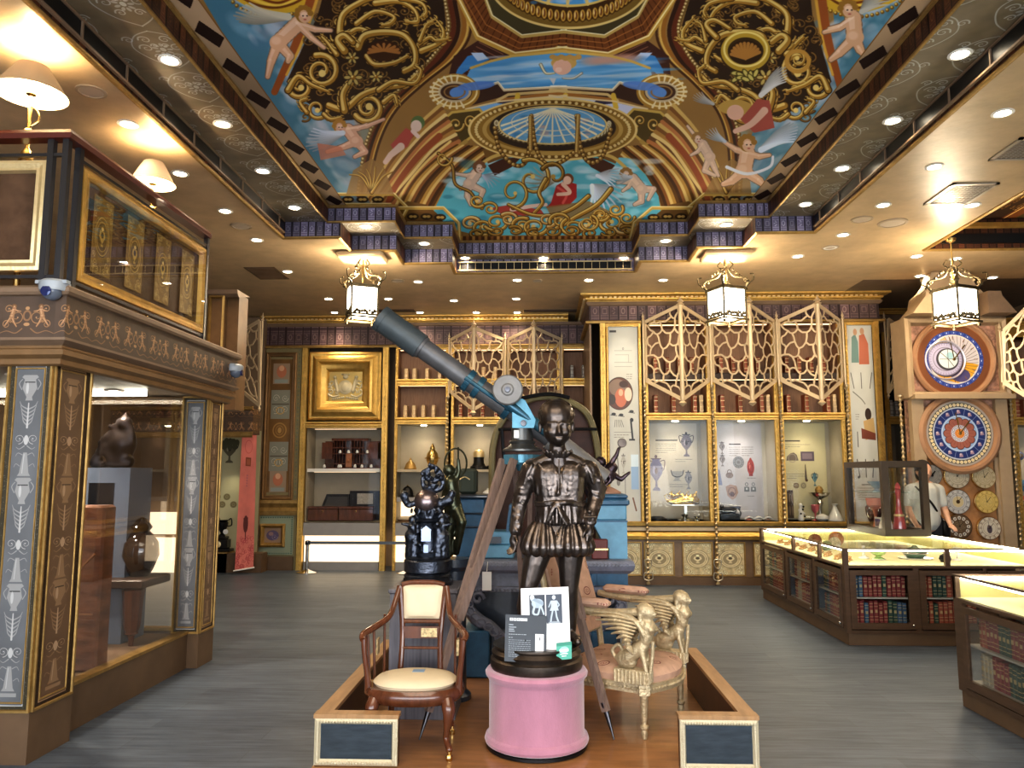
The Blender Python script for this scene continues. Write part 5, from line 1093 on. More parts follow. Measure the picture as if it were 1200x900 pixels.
def spindle(x, y, z0, z1, label, grp='turned gilt spindle columns', scale=1.0):
 prof = [(0,z0),(.03,z0),(.03,z0+.02),(.012,z0+.04)]; z = z0+.04; k = 0
 while z < z1-.06:
  s = [(.010,.0),(.022,.015),(.024,.03),(.012,.045),(.010,.055)] if k % 3 else [(.012,0),(.016,.03),(.028,.05),(.016,.07),(.011,.085)]
  for r, dz in s: prof.append((r*scale, z+dz))
  z += s[-1][1]+.004; k += 1
 prof += [(.03*scale,z1-.02),(.03*scale,z1),(0,z1)]; mb = MB(); mb.lathe(prof, (x,y,0), 10); o = mb.build('spindle_column', mat('spindle_gilt', (.46,.36,.22), .35, .7), loc=(x,y,z0)); tag(o, label, 'column', grp)
 f = MB()
 for s in (-1, 1):
  f.tube([(x,y-.02,z0+.35),(x+s*.05,y-.02,z0+.33),(x+s*.04,y-.02,z0+.25),(x+s*.01,y-.02,z0+.22)], .008, 6, curve=True); f.tube([(x,y-.02,z0+.05),(x+s*.06,y-.02,z0+.08),(x+s*.05,y-.02,z0+.16),(x+s*.015,y-.02,z0+.15)], .008, 6, curve=True)
 f.build('scroll_bracket', mat('spindle_silver', (.5,.47,.4), .35, .7), o); return o
for k, px in enumerate(bays): spindle(xr_(px), YR-.1, .02, zr(452), 'turned gilt spindle column, %s on the right unit' % ('first from the left','second from the left','third from the left','fourth from the left')[k])
for px, n in ((525,'left'),(593,'right')): spindle(xl(px), YL-.1, .02, zl(466), 'turned gilt spindle column on the left bookcase, %s one' % n)
# ================================================================ posters (drawn in photo-like units)
INK = (70,66,66)
def ptext(c, x, y, w, n, col=(120,116,110), dy=2.6, seed=0):
 rg = random.Random(seed)
 for k in range(n):
  xx = x
  while xx < x+w*(1 if k < n-1 else .6): q = rg.uniform(1.2, 4); c.rect(xx, y+k*dy, min(x+w, xx+q), y+k*dy+.8, col, .8); xx += q+.7
def pvase(c, x, y, w, h, body, dk, handles=True):
 P = [(-.22,1),(.22,1),(.20,.94),(.07,.88),(.05,.72),(.14,.66),(.34,.5),(.40,.34),(.30,.2),(.20,.14),(.24,.08),(.30,.05),(-.30,.05)]
 L = [(x+a*w, y+b*h) for a, b in P[1:-1]]; R = [(x-a*w, y+b*h) for a, b in P[1:-1]][::-1]; c.poly([(x-.22*w,y+h),(x+.22*w,y+h)]+L+R, body)
 c.line([(x-.36*w,y+.35*h),(x+.36*w,y+.35*h)], .8, dk); c.ell(x-.12*w, y+.4*h, .06*w, .12*h, tuple(min(255, v+50) for v in body)); c.line([(x-.28*w,y+.06*h),(x+.28*w,y+.06*h)], 1, dk); c.ell(x, y+.42*h, .09*w, .09*h, dk)
 if handles:
  for s in (-1, 1): c.line([(x+s*.24*w,y+.14*h),(x+s*.5*w,y+.12*h),(x+s*.46*w,y+.34*h),(x+s*.36*w,y+.42*h)], max(.8, w*.05), dk, curve=True)
 c.ell(x, y+.0*h, .08*w, .05*h, dk)
def pdisc(c, x, y, r, body, dk):
 c.ell(x, y, r, r, dk); c.ell(x, y, r*.9, r*.9, body); c.ring(x, y, r*.62, r*.62, .6, dk)
 for k in range(12): c.ell(x+r*.76*math.cos(k*PI/6), y+r*.76*math.sin(k*PI/6), r*.09, r*.09, dk)
 c.ell(x, y, r*.3, r*.26, dk, .6)
def poster_a():
 c = Cv(66, 116, (205,196,180), 5, 756, 491); c.noise(.03, 3, 6, 1)
 c.rect(769, 511, 797, 512.6, INK); ptext(c, 769, 516, 26, 5, seed=1); pvase(c, 808.5, 503, 18, 29, (120,110,120), (54,46,54)); ptext(c, 794, 535, 22, 2, seed=2)
 pvase(c, 769, 532, 22, 42, (120,116,150), (110,90,96)); c.poly([(788,550),(804,550),(800,556),(798,560),(801,562),(790,562),(793,559)], (160,156,150)); c.line([(788,549),(790,555),(796,557),(802,555),(804,549)], 1.2, INK, curve=True)
 pvase(c, 810, 550, 12, 22, (140,136,140), (84,80,84), False); ptext(c, 786, 566, 24, 2, seed=3); return c.get()
def poster_b():
 c = Cv(66, 116, (196,192,196), 5, 838, 491); c.noise(.03, 3, 6, 2)
 c.rect(862, 516, 877, 517.6, INK); ptext(c, 862, 520, 14, 5, seed=4); ptext(c, 878, 520, 15, 5, seed=5)
 pvase(c, 853, 514, 9, 15, (120,110,110), (80,70,70), False); pvase(c, 853, 530, 9, 14, (126,116,114), (80,70,70), False); pdisc(c, 873.5, 539, 7.2, (150,152,156), (112,112,118))
 c.ell(889, 545, 4.6, 9.5, (168,66,54)); c.ell(889, 536.5, 1.6, 3, (168,66,54)); c.rect(886.5, 553, 891.5, 556, (150,60,50)); c.ell(887.6, 543, 1.2, 4, (214,120,104)); c.ring(889, 546, 2.6, 5, .6, (110,30,30))
 c.ell(861.5, 555, 4.8, 3.6, (130,112,104)); c.ring(861.5, 551, 2.6, 2.6, 1, (110,90,84)); c.poly([(845,548),(849,548),(851,560),(852,567),(842,567),(844,558)], (130,136,170)); ptext(c, 884, 558, 14, 1, seed=6)
 c.poly([(856,569),(862,566),(870,568),(872,576),(868,583),(864,585),(858,580)], (170,138,120)); c.ring(864, 575, 4.5, 5, 1, (120,86,76)); c.ell(864, 578, 3, 3, (90,56,50))
 for x in (883, 891.5): c.poly([(x-3,569),(x+3,569),(x+3.4,575),(x-3.4,575)], (120,124,128)); c.ring(x, 566, 1.8, 1.8, .7, (100,104,108)); c.ell(x, 571.5, 1.2, 1.4, (220,220,220))
 ptext(c, 884, 580, 12, 1, seed=7); return c.get()
def poster_c():
 c = Cv(66, 116, (196,186,150), 5, 918, 491); c.noise(.03, 3, 6, 3)
 c.rect(931, 512, 951, 513.6, INK); ptext(c, 922, 517, 42, 2, seed=8); ptext(c, 922, 521.5, 20, 1, seed=9)
 c.poly([(932,537),(933,532),(938,528),(942,527),(946,530),(948,537)], (110,98,90)); c.ring(940, 534, 5, 5, .8, (150,140,130)); c.rect(951, 526, 968.5, 537.5, (90,78,92)); c.rect(953, 528, 966, 535, (126,110,120)); ptext(c, 922, 553, 34, 3, seed=10)
 c.line([(956.5,542),(956.8,560)], 1, (84,74,66), 3); c.ell(957.4, 561, 1.8, 1.8, (84,60,50)); pdisc(c, 943.5, 567.5, 3.6, (170,150,120), (90,80,64)); pdisc(c, 953, 567.5, 3.6, (190,180,150), (110,100,84)); c.ell(924, 532, 2.6, 5, (126,106,92)); c.ell(923.5, 546, 1.5, 3, (110,60,50))
 c.rect(921, 573, 939, 610, (74,58,48))
 for k in range(5): c.ell(924+k*3.4, 582, 1.1, 6, (130,110,90)); c.ell(924+k*3.4, 598, 1.1, 6, (120,100,80))
 pvase(c, 968, 552, 8, 16, (84,120,130), (60,80,90)); return c.get()
def poster_strip(kind):
 c = Cv(40, 226, (196,196,188), 5, 0, 0); c.noise(.04, 3, 6, 5+kind)
 if kind == 0:
  c.rect(2, 4, 11, 6.5, (70,70,70)); c.ring(20, 26, 1, 1, .4, INK)
  for y in (28, 42, 47): c.rect(8, y, 32, y+.6, (150,150,146))
  c.rect(9, 33, 28, 33.5, (150,150,146)); c.rect(27, 33, 27.6, 42, (150,150,146)); ptext(c, 24, 56, 8, 3, seed=2)
  c.ell(14, 79, 18, 19, (96,66,56)); c.ell(12, 72, 12, 10, (130,110,96)); c.ell(16, 84, 8, 11, (186,110,84)); c.ell(26, 80, 5, 8, (214,196,176)); c.ell(16, 78, 3, 4, (226,170,140)); c.ell(4, 86, 5, 6, (70,60,56)); c.ell(20, 68, 6, 4, (70,50,44)); c.ring(14, 79, 18, 19, .8, (60,50,44))
  for (x, y) in ((6,103), (16,104), (30,100)): c.ell(x, y, 3, 1.6, (54,54,56)); c.line([(x-4, y+1), (x+4, y+2)], .8, (54,54,56))
  for k in range(5): c.line([(8+k*2, 110), (7+k*3, 118)], .7, (90,90,90))
  c.rect(6, 124, 30, 124.6, (130,130,126)); ptext(c, 6, 127, 20, 2, seed=5); c.line([(29,112),(31,132)], 2.4, (40,40,44)); c.ell(30, 110, 2.4, 2.4, (40,40,44)); c.rect(26, 132, 34, 134, (40,40,44)); pvase(c, 18, 150, 8, 22, (170,166,156), (100,96,90), False)
  c.rect(28, 150, 38, 190, (150,180,214)); c.rect(28, 150, 38, 164, (214,230,240)); c.line([(10,150),(12,180)], 1.2, (90,90,86)); c.ell(11,182,2.4,4,(120,116,110)); c.line([(20,178),(20,200)], .8, (110,110,110)); c.line([(30,200),(34,214)], 2, (120,84,60))
 else:
  c.poly([(8,14),(14,10),(18,20),(18,44),(6,44)], (110,136,130)); c.poly([(20,12),(28,10),(34,22),(34,46),(18,46)], (176,104,80)); c.ell(14, 8, 3, 4, (190,150,120)); c.ell(25, 7, 3.4, 4, (190,150,120))
  for x, dx in ((8,4), (20,0), (33,-4)): c.line([(x-dx, 56), (x, 74)], 1.2, (90,90,84))
  c.line([(6,78),(18,86),(24,92)], 1.4, (120,120,112), curve=True); c.ell(28, 104, 5, 7, (60,46,40)); c.poly([(20,112),(36,108),(38,128),(22,134)], (190,160,110)); c.poly([(16,120),(38,126),(38,134),(16,132)], (120,66,50)); ptext(c, 8, 104, 6, 3, seed=8); c.rect(9, 124, 10.4, 142, (90,90,90))
  for x, dx in ((10,-3), (20,0), (30,3)): c.line([(x+dx, 156), (x, 176)], 1.4, (80,78,74))
  c.ell(8, 176, 1.6, 1.6, (70,66,64)); c.rect(12, 184, 28, 185, INK); ptext(c, 6, 188, 28, 6, seed=9)
 return c.get()
PO = [mat('poster_urns', rough=.6, tex=img('pa', poster_a())), mat('poster_plates', rough=.6, tex=img('pb', poster_b())), mat('poster_fans', rough=.6, tex=img('pc', poster_c())), mat('poster_strip_a', rough=.35, tex=img('ps0', poster_strip(0))), mat('poster_strip_b', rough=.4, tex=img('ps1', poster_strip(1)))]
DADO = mat('dado_medallion', rough=.55, tex=img('dado', draw_cartouche((190,176,140),(222,210,174), 256, 288)), texbump=.15)
CRM = mat('case_white', (.62,.58,.50), .7)
def u01(x0,x1,z0,z1,y): return [(x0,y,z0),(x1,y,z0),(x1,y,z1),(x0,y,z1)], [(0,0),(1,0),(1,1),(0,1)]
names = ('urn poster', 'plates and red vase poster', 'fan poster')
for k in range(3):
 x0, x1 = xr_(bays[k])+.06, xr_(bays[k+1])-.06
 t = thing('display_cabinet', 'gilt glazed display bay with %s behind the glass' % names[k], 'cabinet', ((x0+x1)/2, YR, 0))
 w = MB(); niche(w, x0, x1, YR, .4, zr(437), zr(379)); niche(w, x0, x1, YR, .4, zr(484), zr(444)); w.build('wooden_niche', WOODN, t, smooth=0); MB().box(x0,x1,YR+.03,YR+.4,zr(444),zr(437)).build('shelf', BROWN_D, t)
 g = MB(); gilt_rail(g, x0-.05, x1+.05, YR, zr(492), zr(484), .07); gilt_rail(g, x0-.05, x1+.05, YR, zr(616), zr(611), .05); stile(g, x0-.06, x0+.01, YR, zr(616), zr(378)); stile(g, x1-.01, x1+.06, YR, zr(616), zr(378)); g.build('gilt_frame', GOLD, t)
 l = MB(); l.box(x0+.04,x1-.04,YR+.06,YR+.12,zr(444)-.008,zr(444)-.002); l.box(x0+.04,x1-.04,YR+.06,YR+.12,zr(379)-.008,zr(379)-.002); l.build('led_strip', LEDW, t)
 D = .5; a = MB(); z0, z1 = zr(611), zr(492); niche(a, x0, x1, YR, D, z0, z1); a.build('niche_lining', CRM if k == 1 else IVORY, t, smooth=0)
 f, uv = u01(x0+.02, x1-.06, z0+.02, z1-.02, YR+D-.01); MB().face(f, uv).build('poster', PO[k], t, smooth=0)
 MB().box(x0,x1,YR+.02,YR+.025,z0,z1).build('glass_front', GLASS_T, t, smooth=0)
 MB().lathe([(.05,0),(.04,-.01),(0,-.012)], ((x0+x1)/2, YR+.22, z1-.002), 16).build('lamp_disc', DISC, t); spot(((x0+x1)/2, YR+.22, z1-.05), 10, 130, 1, (1,.86,.64) if k != 1 else (1,.92,.84))
 for q in range(3):
  px = (x0+x1)/2+(-.30+.26*q+.05*(q == 2)); book(Vector((px, YR+.07, zr(484)+.003)), 2, .27, 'dark red old book standing in the bay above the %s' % names[k], 'old books above the right display bays', .06)
 book(Vector(((x0+x1)/2+.36, YR+.07, zr(484)+.003)), 0, .27, 'tan old book, last in the bay above the %s' % names[k], 'old books above the right display bays')
 for q in range(4): book(Vector((x0+.15+q*.18, YR+.2, zr(437)+.003)), 2, .26, 'old book half hidden by the pierced screen above the %s' % names[k], 'old books behind the right pierced screens')
# framed strips
for (a, b_, k, lab) in ((703,755,3,'tall gilt framed poster with round portrait, left end of right unit'), (993,1037,4,'tall gilt framed poster with costumed figures, right end of right unit')):
 x0, x1 = xr_(a)+.01, xr_(b_)-.02; t = thing('wall_panel', lab, 'panel', (x0, YR, zr(611))); f = MB()
 if k == 3: stile(f, x0, x0+.09, YR, zr(611), zr(378), .05); stile(f, x0+.09, x0+.13, YR, zr(611), zr(378), .02); stile(f, x1-.05, x1, YR, zr(611), zr(378), .03); px0, px1 = x0+.13, x1-.05
 else: stile(f, x1-.09, x1, YR, zr(611), zr(378), .05); stile(f, x0, x0+.05, YR, zr(611), zr(378), .03); px0, px1 = x0+.05, x1-.09
 gilt_rail(f, x0, x1, YR, zr(382), zr(377), .04); f.build('gilt_frame', GOLD, t); g, uv = u01(px0, px1, zr(611), zr(382), YR+.02); MB().face(g, uv).build('poster', PO[k], t, smooth=0)
 spot(((px0+px1)/2, YR-.25, zr(372)), 5, 60, 1, (1,.9,.75), .03, (math.radians(18), 0, 0))
XE = xr_(1038)
# sill, cornice, dado, base
struct('wall_unit_plinth', MB().box(XD,XE,YR,YR+.55,0,zr(611)), TAUPE)
g = MB(); g.sweep([(XD,13),(XD,YR),(XE,YR),(XE,12.4)], [(0,zr(616)),(.06,zr(616)),(.07,zr(612)),(.03,zr(611)),(0,zr(611))]); g.sweep([(XD,13),(XD,YR),(XE,YR),(XE,12.4)], [(0,zr(633)),(.05,zr(632)),(.06,zr(628)),(.04,zr(626)),(.03,zr(624)),(0,zr(622))]); struct('trim_16', g, GOLD)
g = MB(); g.sweep([(XD,13),(XD,YR),(XE,YR)], [(0,zr(622)),(.035,zr(622)),(.04,zr(618)),(0,zr(616))]); struct('trim_17', g, CREAMG)
px = 715; kk = 0
while px < 1036:
 x0, x1 = xr_(px), xr_(px+33); g, uv = u01(x0, x1, zr(674), zr(636), YR-.015); t = thing('dado_panel', 'cream dado panel with oval urn medallion under the right display bays', 'panel', (x0, YR, zr(674)), 'medallion dado panels'); MB().face(g, uv).build('medallion', DADO, t, smooth=0)
 fr = MB(); fr.frame(x0-.012,x1+.012,zr(674)-.012,zr(636)+.012,YR,[(0,-.0),(0,.03),(.015,.03),(.02,.014)]); fr.build('panel_frame', GOLD_D, t); px += 37.5 if kk % 2 == 0 else 44; kk += 1
struct('baseboard_right', MB().box(XD-.02,XE+.02,YR-.04,YR,0,zr(676)), BROWN)
# objects in the right bays
zf = zr(611)+.002; Yo = YR+.2
def rx(px, Y=None): return xy(px, Y or Yo, 590)
t = thing('gilt_centerpiece', 'long ornate gold centrepiece on a glass riser in the urn bay', 'centerpiece', (rx(800), Yo, zf)); mb = MB(); X0 = rx(803); Zq = zf+.26
mb.tube([(X0-.26,Yo,Zq+.02),(X0-.14,Yo,Zq+.0),(X0,Yo,Zq+.02),(X0+.1,Yo,Zq+.03),(X0+.2,Yo,Zq+.01)], [.02,.05,.07,.08,.04], 12, curve=True); mb.ball((X0+.12,Yo,Zq+.03),.09,14,8,(1,.7,.8))
rg = random.Random(4)
for k in range(16): a = rg.uniform(-.25,.2); mb.ball((X0+a,Yo+rg.uniform(-.03,.03),Zq+.08+rg.uniform(0,.04)), rg.uniform(.015,.03), 8, 5)
for k in range(4): mb.tube([(X0-.2+k*.12,Yo,Zq+.06),(X0-.22+k*.12,Yo,Zq+.12),(X0-.18+k*.12,Yo,Zq+.16)], .012, 6, curve=True)
mb.tube([(X0-.26,Yo,Zq+.02),(X0-.3,Yo,Zq+.08),(X0-.26,Yo,Zq+.12)], .012, 6, curve=True); blob('gilt_body', mb, mat('bright_gold', (.85,.60,.16), .25, 1.0), t, .012, 1, .004, 60)
mb = MB(); mb.box(X0-.02,X0+.02,Yo-.02,Yo+.02,zf,Zq-.03); mb.lathe([(.12,zf),(.10,zf+.02),(.03,zf+.06),(.03,zf+.1)],(X0,Yo,0),18); mb.box(X0-.2,X0+.12,Yo-.06,Yo+.06,Zq-.045,Zq-.03); mb.build('glass_stand', mat('pale_metal', (.55,.55,.5), .2, .9), t)
lathe_thing('small_plinth', 'small dark oval base left of the gold centrepiece', 'plinth', (rx(770), Yo, zf), [(.0,0),(.14,0),(.14,.02),(.09,.05),(.06,.06),(0,.06)], BLACKM)
for (px, h, lab) in ((800,.14,'small cut glass dish under the gold centrepiece'), (815,.10,'small crystal salt right of the gold centrepiece')): lathe_thing('glass_dish', lab, 'dish', (rx(px)-.0, Yo-.09 if px == 815 else Yo-.14, zf), [(0,0),(.04,0),(.04,.01),(.012,.03),(.05,h*.6),(.055,h*.62),(0,h*.4)], mat('pale_metal', (.5,.5,.5)))
t = thing('stereo_viewer', 'black cast iron instrument with stepped body in the plates bay', 'instrument', (rx(855), Yo, zf)); x = rx(854)
mb = MB(); mb.bbox(x-.15,x+.14,Yo-.08,Yo+.08,zf,zf+.10,.015); mb.bbox(x-.13,x+.10,Yo-.06,Yo+.06,zf+.10,zf+.19,.02); mb.build('body', BLACKM, t); mb = MB(); mb.box(x+.02,x+.16,Yo-.04,Yo+.04,zf+.17,zf+.20); mb.tube([(x+.12,Yo,zf+.02),(x+.17,Yo,zf+.10),(x+.13,Yo,zf+.19)], .012, 8, curve=True); mb.ball((x-.1,Yo,zf+.2),.03,10,6); mb.build('lever', STEEL, t)
for (px, c_, lab) in ((877,(.5,.2,.15),'small red and white trinket in the plates bay'), (888,(.55,.5,.45),'small porcelain trinket second in the plates bay'), (899,(.3,.2,.15),'small brown trinket at the right of the plates bay')):
 t = thing('trinket', lab, 'trinket', (rx(px), Yo, zf)); MB().lathe([(0,0),(.05,0),(.055,.01),(.02,.03),(.03,.05),(0,.07)], (rx(px), Yo, zf), 14, sq=.7).build('body', mat('tr'+str(px), c_, .3), t); MB().tube([(rx(px)-.06,Yo,zf+.02),(rx(px),Yo-.03,zf+.05),(rx(px)+.06,Yo,zf+.03)], .012, 8, curve=True).build('garland', WHITE, t)
PORC = mat('porcelain', (.75,.72,.66), .2, coat=.5); SILV = mat('silver', (.7,.69,.66), .2, 1.0)
t = thing('figurine', 'white porcelain figurine with black dots in the fan bay', 'figurine', (rx(938), Yo, zf)); x = rx(938)
mb = MB(); mb.capsule((x,Yo,zf+.02),.045,(x,Yo,zf+.14),.03); mb.ball((x,Yo,zf+.22),.032); mb.capsule((x,Yo,zf+.14),.025,(x,Yo,zf+.22),.02); mb.capsule((x-.03,Yo,zf+.15),.014,(x+.05,Yo-.03,zf+.10),.012); blob('figure', mb, PORC, t, .01, 2); mb = MB()
for (dx, dz) in ((.02,.16), (-.01,.1), (.045,.06), (.03,.20)): mb.ball((x+dx,Yo-.035,zf+dz),.014,8,5)
mb.build('black_spots', BLACKM, t)
lathe_thing('red_goblet', 'pink glass goblet on white foot in the fan bay', 'goblet', (rx(955), Yo, zf), [(0,0),(.05,0),(.05,.01),(.012,.03),(.012,.10),(.05,.15),(.06,.22),(.05,.23),(0,.16)], mat('pink_glass', (.5,.12,.14), .15, coat=1))
lathe_thing('silver_tazza', 'tall silver stemmed dish with shell bowl in the fan bay', 'dish', (rx(964), Yo+.12, zf), [(0,0),(.11,0),(.10,.02),(.03,.06),(.025,.2),(.05,.25),(.03,.3),(.12,.35),(.15,.40),(.04,.37),(0,.37)], SILV, (('sphere', [(0,.37),(.05,.4),(.06,.44),(.04,.48),(0,.5)], GOLD_D),))
lathe_thing('white_cone_cup', 'inverted white cone cup at the right of the fan bay', 'cup', (rx(978), Yo, zf), [(0,0),(.12,0),(.12,.008),(.05,.14),(.02,.21),(.055,.24),(.0,.23)], PORC)
lathe_thing('white_bowl', 'rounded white porcelain bowl in front of the silver dish', 'bowl', (rx(961), Yo-.06, zf), [(0,0),(.06,0),(.09,.03),(.085,.07),(.03,.10),(0,.1)], PORC)
# ================================================================ recess right of the unit and dial wall
YC = 10.05
def xc_(px, py=450): return xy(px, YC, py)
def zc_(py): return zy(py, YC, 1120)
t = thing('bookcase', 'narrow gilt bookcase in the recess left of the dial clocks', 'bookcase', (xy(1050,12.4), 12.4, 0)); x0, x1 = xy(1040,12.4), xy(1064,12.4)
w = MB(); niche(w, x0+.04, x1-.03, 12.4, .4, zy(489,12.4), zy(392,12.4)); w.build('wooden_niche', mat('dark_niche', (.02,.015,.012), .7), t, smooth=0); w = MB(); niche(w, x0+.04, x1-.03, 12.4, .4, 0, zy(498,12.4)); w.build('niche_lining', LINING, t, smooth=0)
g = MB(); gilt_rail(g, x0, x1, 12.4, zy(498,12.4), zy(489,12.4)); gilt_rail(g, x0-.1, x1+.3, 12.4, zy(372,12.4), zt, .12); stile(g, x0-.02, x0+.05, 12.4, 0, zy(392,12.4)); stile(g, x1-.03, x1+.02, 12.4, 0, zy(392,12.4)); g.build('gilt_frame', GOLD, t); MB().box(x0-.1,x1+.3,12.41,12.5,zy(392,12.4),zy(372,12.4)).build('header', TAUPE, t)
book(Vector((xy(1048,12.4), 12.46, zy(489,12.4)+.003)), 1, .26, 'pale old book alone in the dark recess left of the dial clocks', 'books in the dark recess'); book(Vector((xy(1052,12.4)+.03, 12.46, zy(489,12.4)+.003)), 1, .24, 'second pale old book in the dark recess left of the dial clocks', 'books in the dark recess')
FLOR = mat('floral_relief', (.40,.22,.15), .5, bump=1.0, bscale=28, vary=.5, vscale=16); BURL = mat('burl_veneer', (.42,.20,.08), .35, vary=.45, vscale=3.5, coat=.3)
x0, x1 = xc_(1067), xc_(1178); zt0, zt1 = zc_(461), zc_(377); X0w, X1w = xc_(1073,520), xc_(1180,520)
t = thing('clock_cabinet', 'tall cream clock case with gabled top framing two great dials', 'cabinet', ((x0+x1)/2, YC, 0))
MB().box(x0,x1,YC+.05,YC+.25,zt0,zt1).box(X0w,X1w,YC+.05,YC+.25,zc_(530),zt0).build('floral_back', FLOR, t, smooth=0); MB().box(X0w,X1w,YC+.06,YC+.25,0,zc_(530)).build('veneer_back', BURL, t, smooth=0)
f = MB(); f.frame(x0-.05,x1+.05,zt0-.06,zt1+.05,YC+.06,[(0,-.3),(0,.10),(.03,.14),(.07,.12),(.09,.02),(.10,0)]); f.box(x0-.02,x1+.04,YC-.14,YC+.05,zt0-.08,zt0-.02); f.box(X0w-.03,X0w+.12,YC-.02,YC+.08,0,zt0-.06); f.box(X1w-.12,X1w+.03,YC-.02,YC+.08,0,zt0-.06); f.box(X1w-.16,X1w-.12,YC+.02,YC+.08,0,zc_(536)); CASE = mat('case_paint', (.40,.29,.18), .5, .1, vary=.08); f.build('cream_frame', CASE, t)
gb = MB(); zg0 = zt1+.04; zg1 = ZC-.01; xm = (x0+x1)/2; hw = (x1-x0)/2
def gprof(s): return [(xm+s*(hw+.03),zg0),(xm+s*(hw-.02),zg0+.06),(xm+s*(hw-.10),zg0+.15),(xm+s*(hw-.12),zg0+.24),(xm+s*(hw-.13),zg0+.28),(xm+s*(hw-.22),zg0+.36),(xm+s*(hw-.30),zg0+.46),(xm+s*(hw-.35),zg1)]
gb.prism(gprof(-1)+gprof(1)[::-1], YC-.02, YC+.18); gb.build('gable', CASE, t)
for s in (-1, 1):
 mb = MB(); mb.prism([(xm+s*(hw-.30),zg0+.02),(xm+s*(hw+.05),zg0+.02),(xm+s*(hw-.12),zg0+.24),(xm+s*(hw-.13),zg0+.30),(xm+s*(hw-.30),zg0+.30)], YC-.28, YC-.021); mb.build('gable_bracket', TAUPE if s > 0 else CASE, t)
def dial_astro():
 c = Cv(256, 256, (150,96,60), 2); m = 128
 c.ell(m, m, 126, 126, (120,76,50)); c.ell(m, m, 104, 104, (46,66,140))
 for k in range(48): A = k*PI/24; c.line([(m+92*math.cos(A), m+92*math.sin(A)), (m+103*math.cos(A), m+103*math.sin(A))], 1.4, (110,130,190))
 for k in range(24): A = k*PI/12+.06; c.rect(m+97*math.cos(A)-2, m+97*math.sin(A)-3, m+97*math.cos(A)+2, m+97*math.sin(A)+3, (190,200,226))
 c.ell(m, m, 90, 90, (196,188,190)); c.ring(m, m, 87, 87, 2, (226,220,200)); c.poly([(m,m),(m-80,m+30),(m-50,m+70),(m+10,m+86),(m+60,m+62),(m+86,m+20)], (214,160,50)); c.ell(m+20, m+58, 34, 24, (84,78,120)); c.poly([(m,m),(m-82,m-20),(m-60,m-60),(m-26,m-82)], (208,170,120))
 for k in range(16): A = -1.9+k*.17; c.line([(m+34*math.cos(A+.3), m+34*math.sin(A+.3)), (m+60*math.cos(A+.1), m+60*math.sin(A+.1)), (m+86*math.cos(A), m+86*math.sin(A))], 1.4, (90,80,80), curve=True)
 for k in range(12): A = k*PI/6; c.line([(m+72*math.cos(A), m+72*math.sin(A)), (m+82*math.cos(A), m+82*math.sin(A))], 3, (120,90,70))
 c.ell(m-28, m+2, 62, 62, (60,50,60)); c.ell(m-30, m-1, 60, 60, (178,172,196)); c.ring(m-30, m-1, 58, 58, 2, (120,110,130)); c.ring(m-30, m-1, 42, 42, 2, (110,100,110))
 for k in range(36): A = k*PI/18; c.line([(m-30+50*math.cos(A), m-1+50*math.sin(A)), (m-30+57*math.cos(A), m-1+57*math.sin(A))], 1, (110,100,130))
 c.ell(m-22, m, 40, 40, (70,66,74)); c.ell(m-20, m-2, 34, 34, (204,214,214)); c.ell(m-12, m-14, 14, 12, (160,196,204)); c.rect(m-50, m-2, m+14, m-.4, (90,80,70)); c.line([(m-20,m-36),(m-20,m+30)], 1.6, (90,80,70)); c.line([(m-44,m-24),(m-20,m-2),(m-2,m+24)], 2, (80,66,50)); return c.get()
def dial_zodiac():
 c = Cv(256, 256, (150,96,60), 2); m = 128; c.ell(m, m, 127, 127, (170,160,150)); c.ell(m, m, 119, 119, (96,90,80))
 for k in range(48): A = k*PI/24; c.ell(m+111*math.cos(A), m+111*math.sin(A), 6, 6, (238,222,180)); c.ell(m+111*math.cos(A), m+111*math.sin(A), 2.6, 2.6, (200,170,110))
 c.ell(m, m, 102, 102, (190,196,206)); c.ell(m, m, 97, 97, (38,54,110))
 for k in range(12):
  A = k*PI/6; B = A+PI/12; c.line([(m+70*math.cos(B), m+70*math.sin(B)), (m+97*math.cos(B), m+97*math.sin(B))], 1.6, (150,160,190))
  x, y = m+84*math.cos(A), m+84*math.sin(A); c.ell(x, y, 7, 8, (150,130,150)); c.ell(x-2, y-3, 4, 4, (206,190,190)); c.line([(x-6,y+6),(x,y),(x+7,y+5)], 2.6, (190,150,150))
 c.ell(m, m, 71, 71, (150,176,208)); c.ring(m, m, 67, 67, 1.6, (220,228,236))
 for k in range(12): A = k*PI/6; c.ell(m+48*math.cos(A), m+48*math.sin(A), 15, 15, (84,44,40)); c.ell(m+47*math.cos(A), m+47*math.sin(A), 13.4, 13.4, (158,98,84))
 c.ell(m, m, 50, 50, (158,98,84))
 for k in range(24): A = k*PI/12; c.line([(m+34*math.cos(A), m+34*math.sin(A)), (m+50*math.cos(A), m+50*math.sin(A))], 1, (120,66,56))
 c.ell(m, m, 33, 33, (190,190,200))
 for k in range(12): A = k*PI/6; c.ell(m+26*math.cos(A), m+26*math.sin(A), 5, 5, (120,116,130)); c.ell(m+26*math.cos(A), m+26*math.sin(A), 3, 3, (224,222,226))
 c.ell(m, m, 18, 18, (206,120,50))
 for k in range(12): A = k*PI/6; c.line([(m, m), (m+19*math.cos(A), m+19*math.sin(A))], 2, (236,170,90))
 c.line([(m,m+6),(m-4,m-60)], 2.4, (150,110,40)); return c.get()
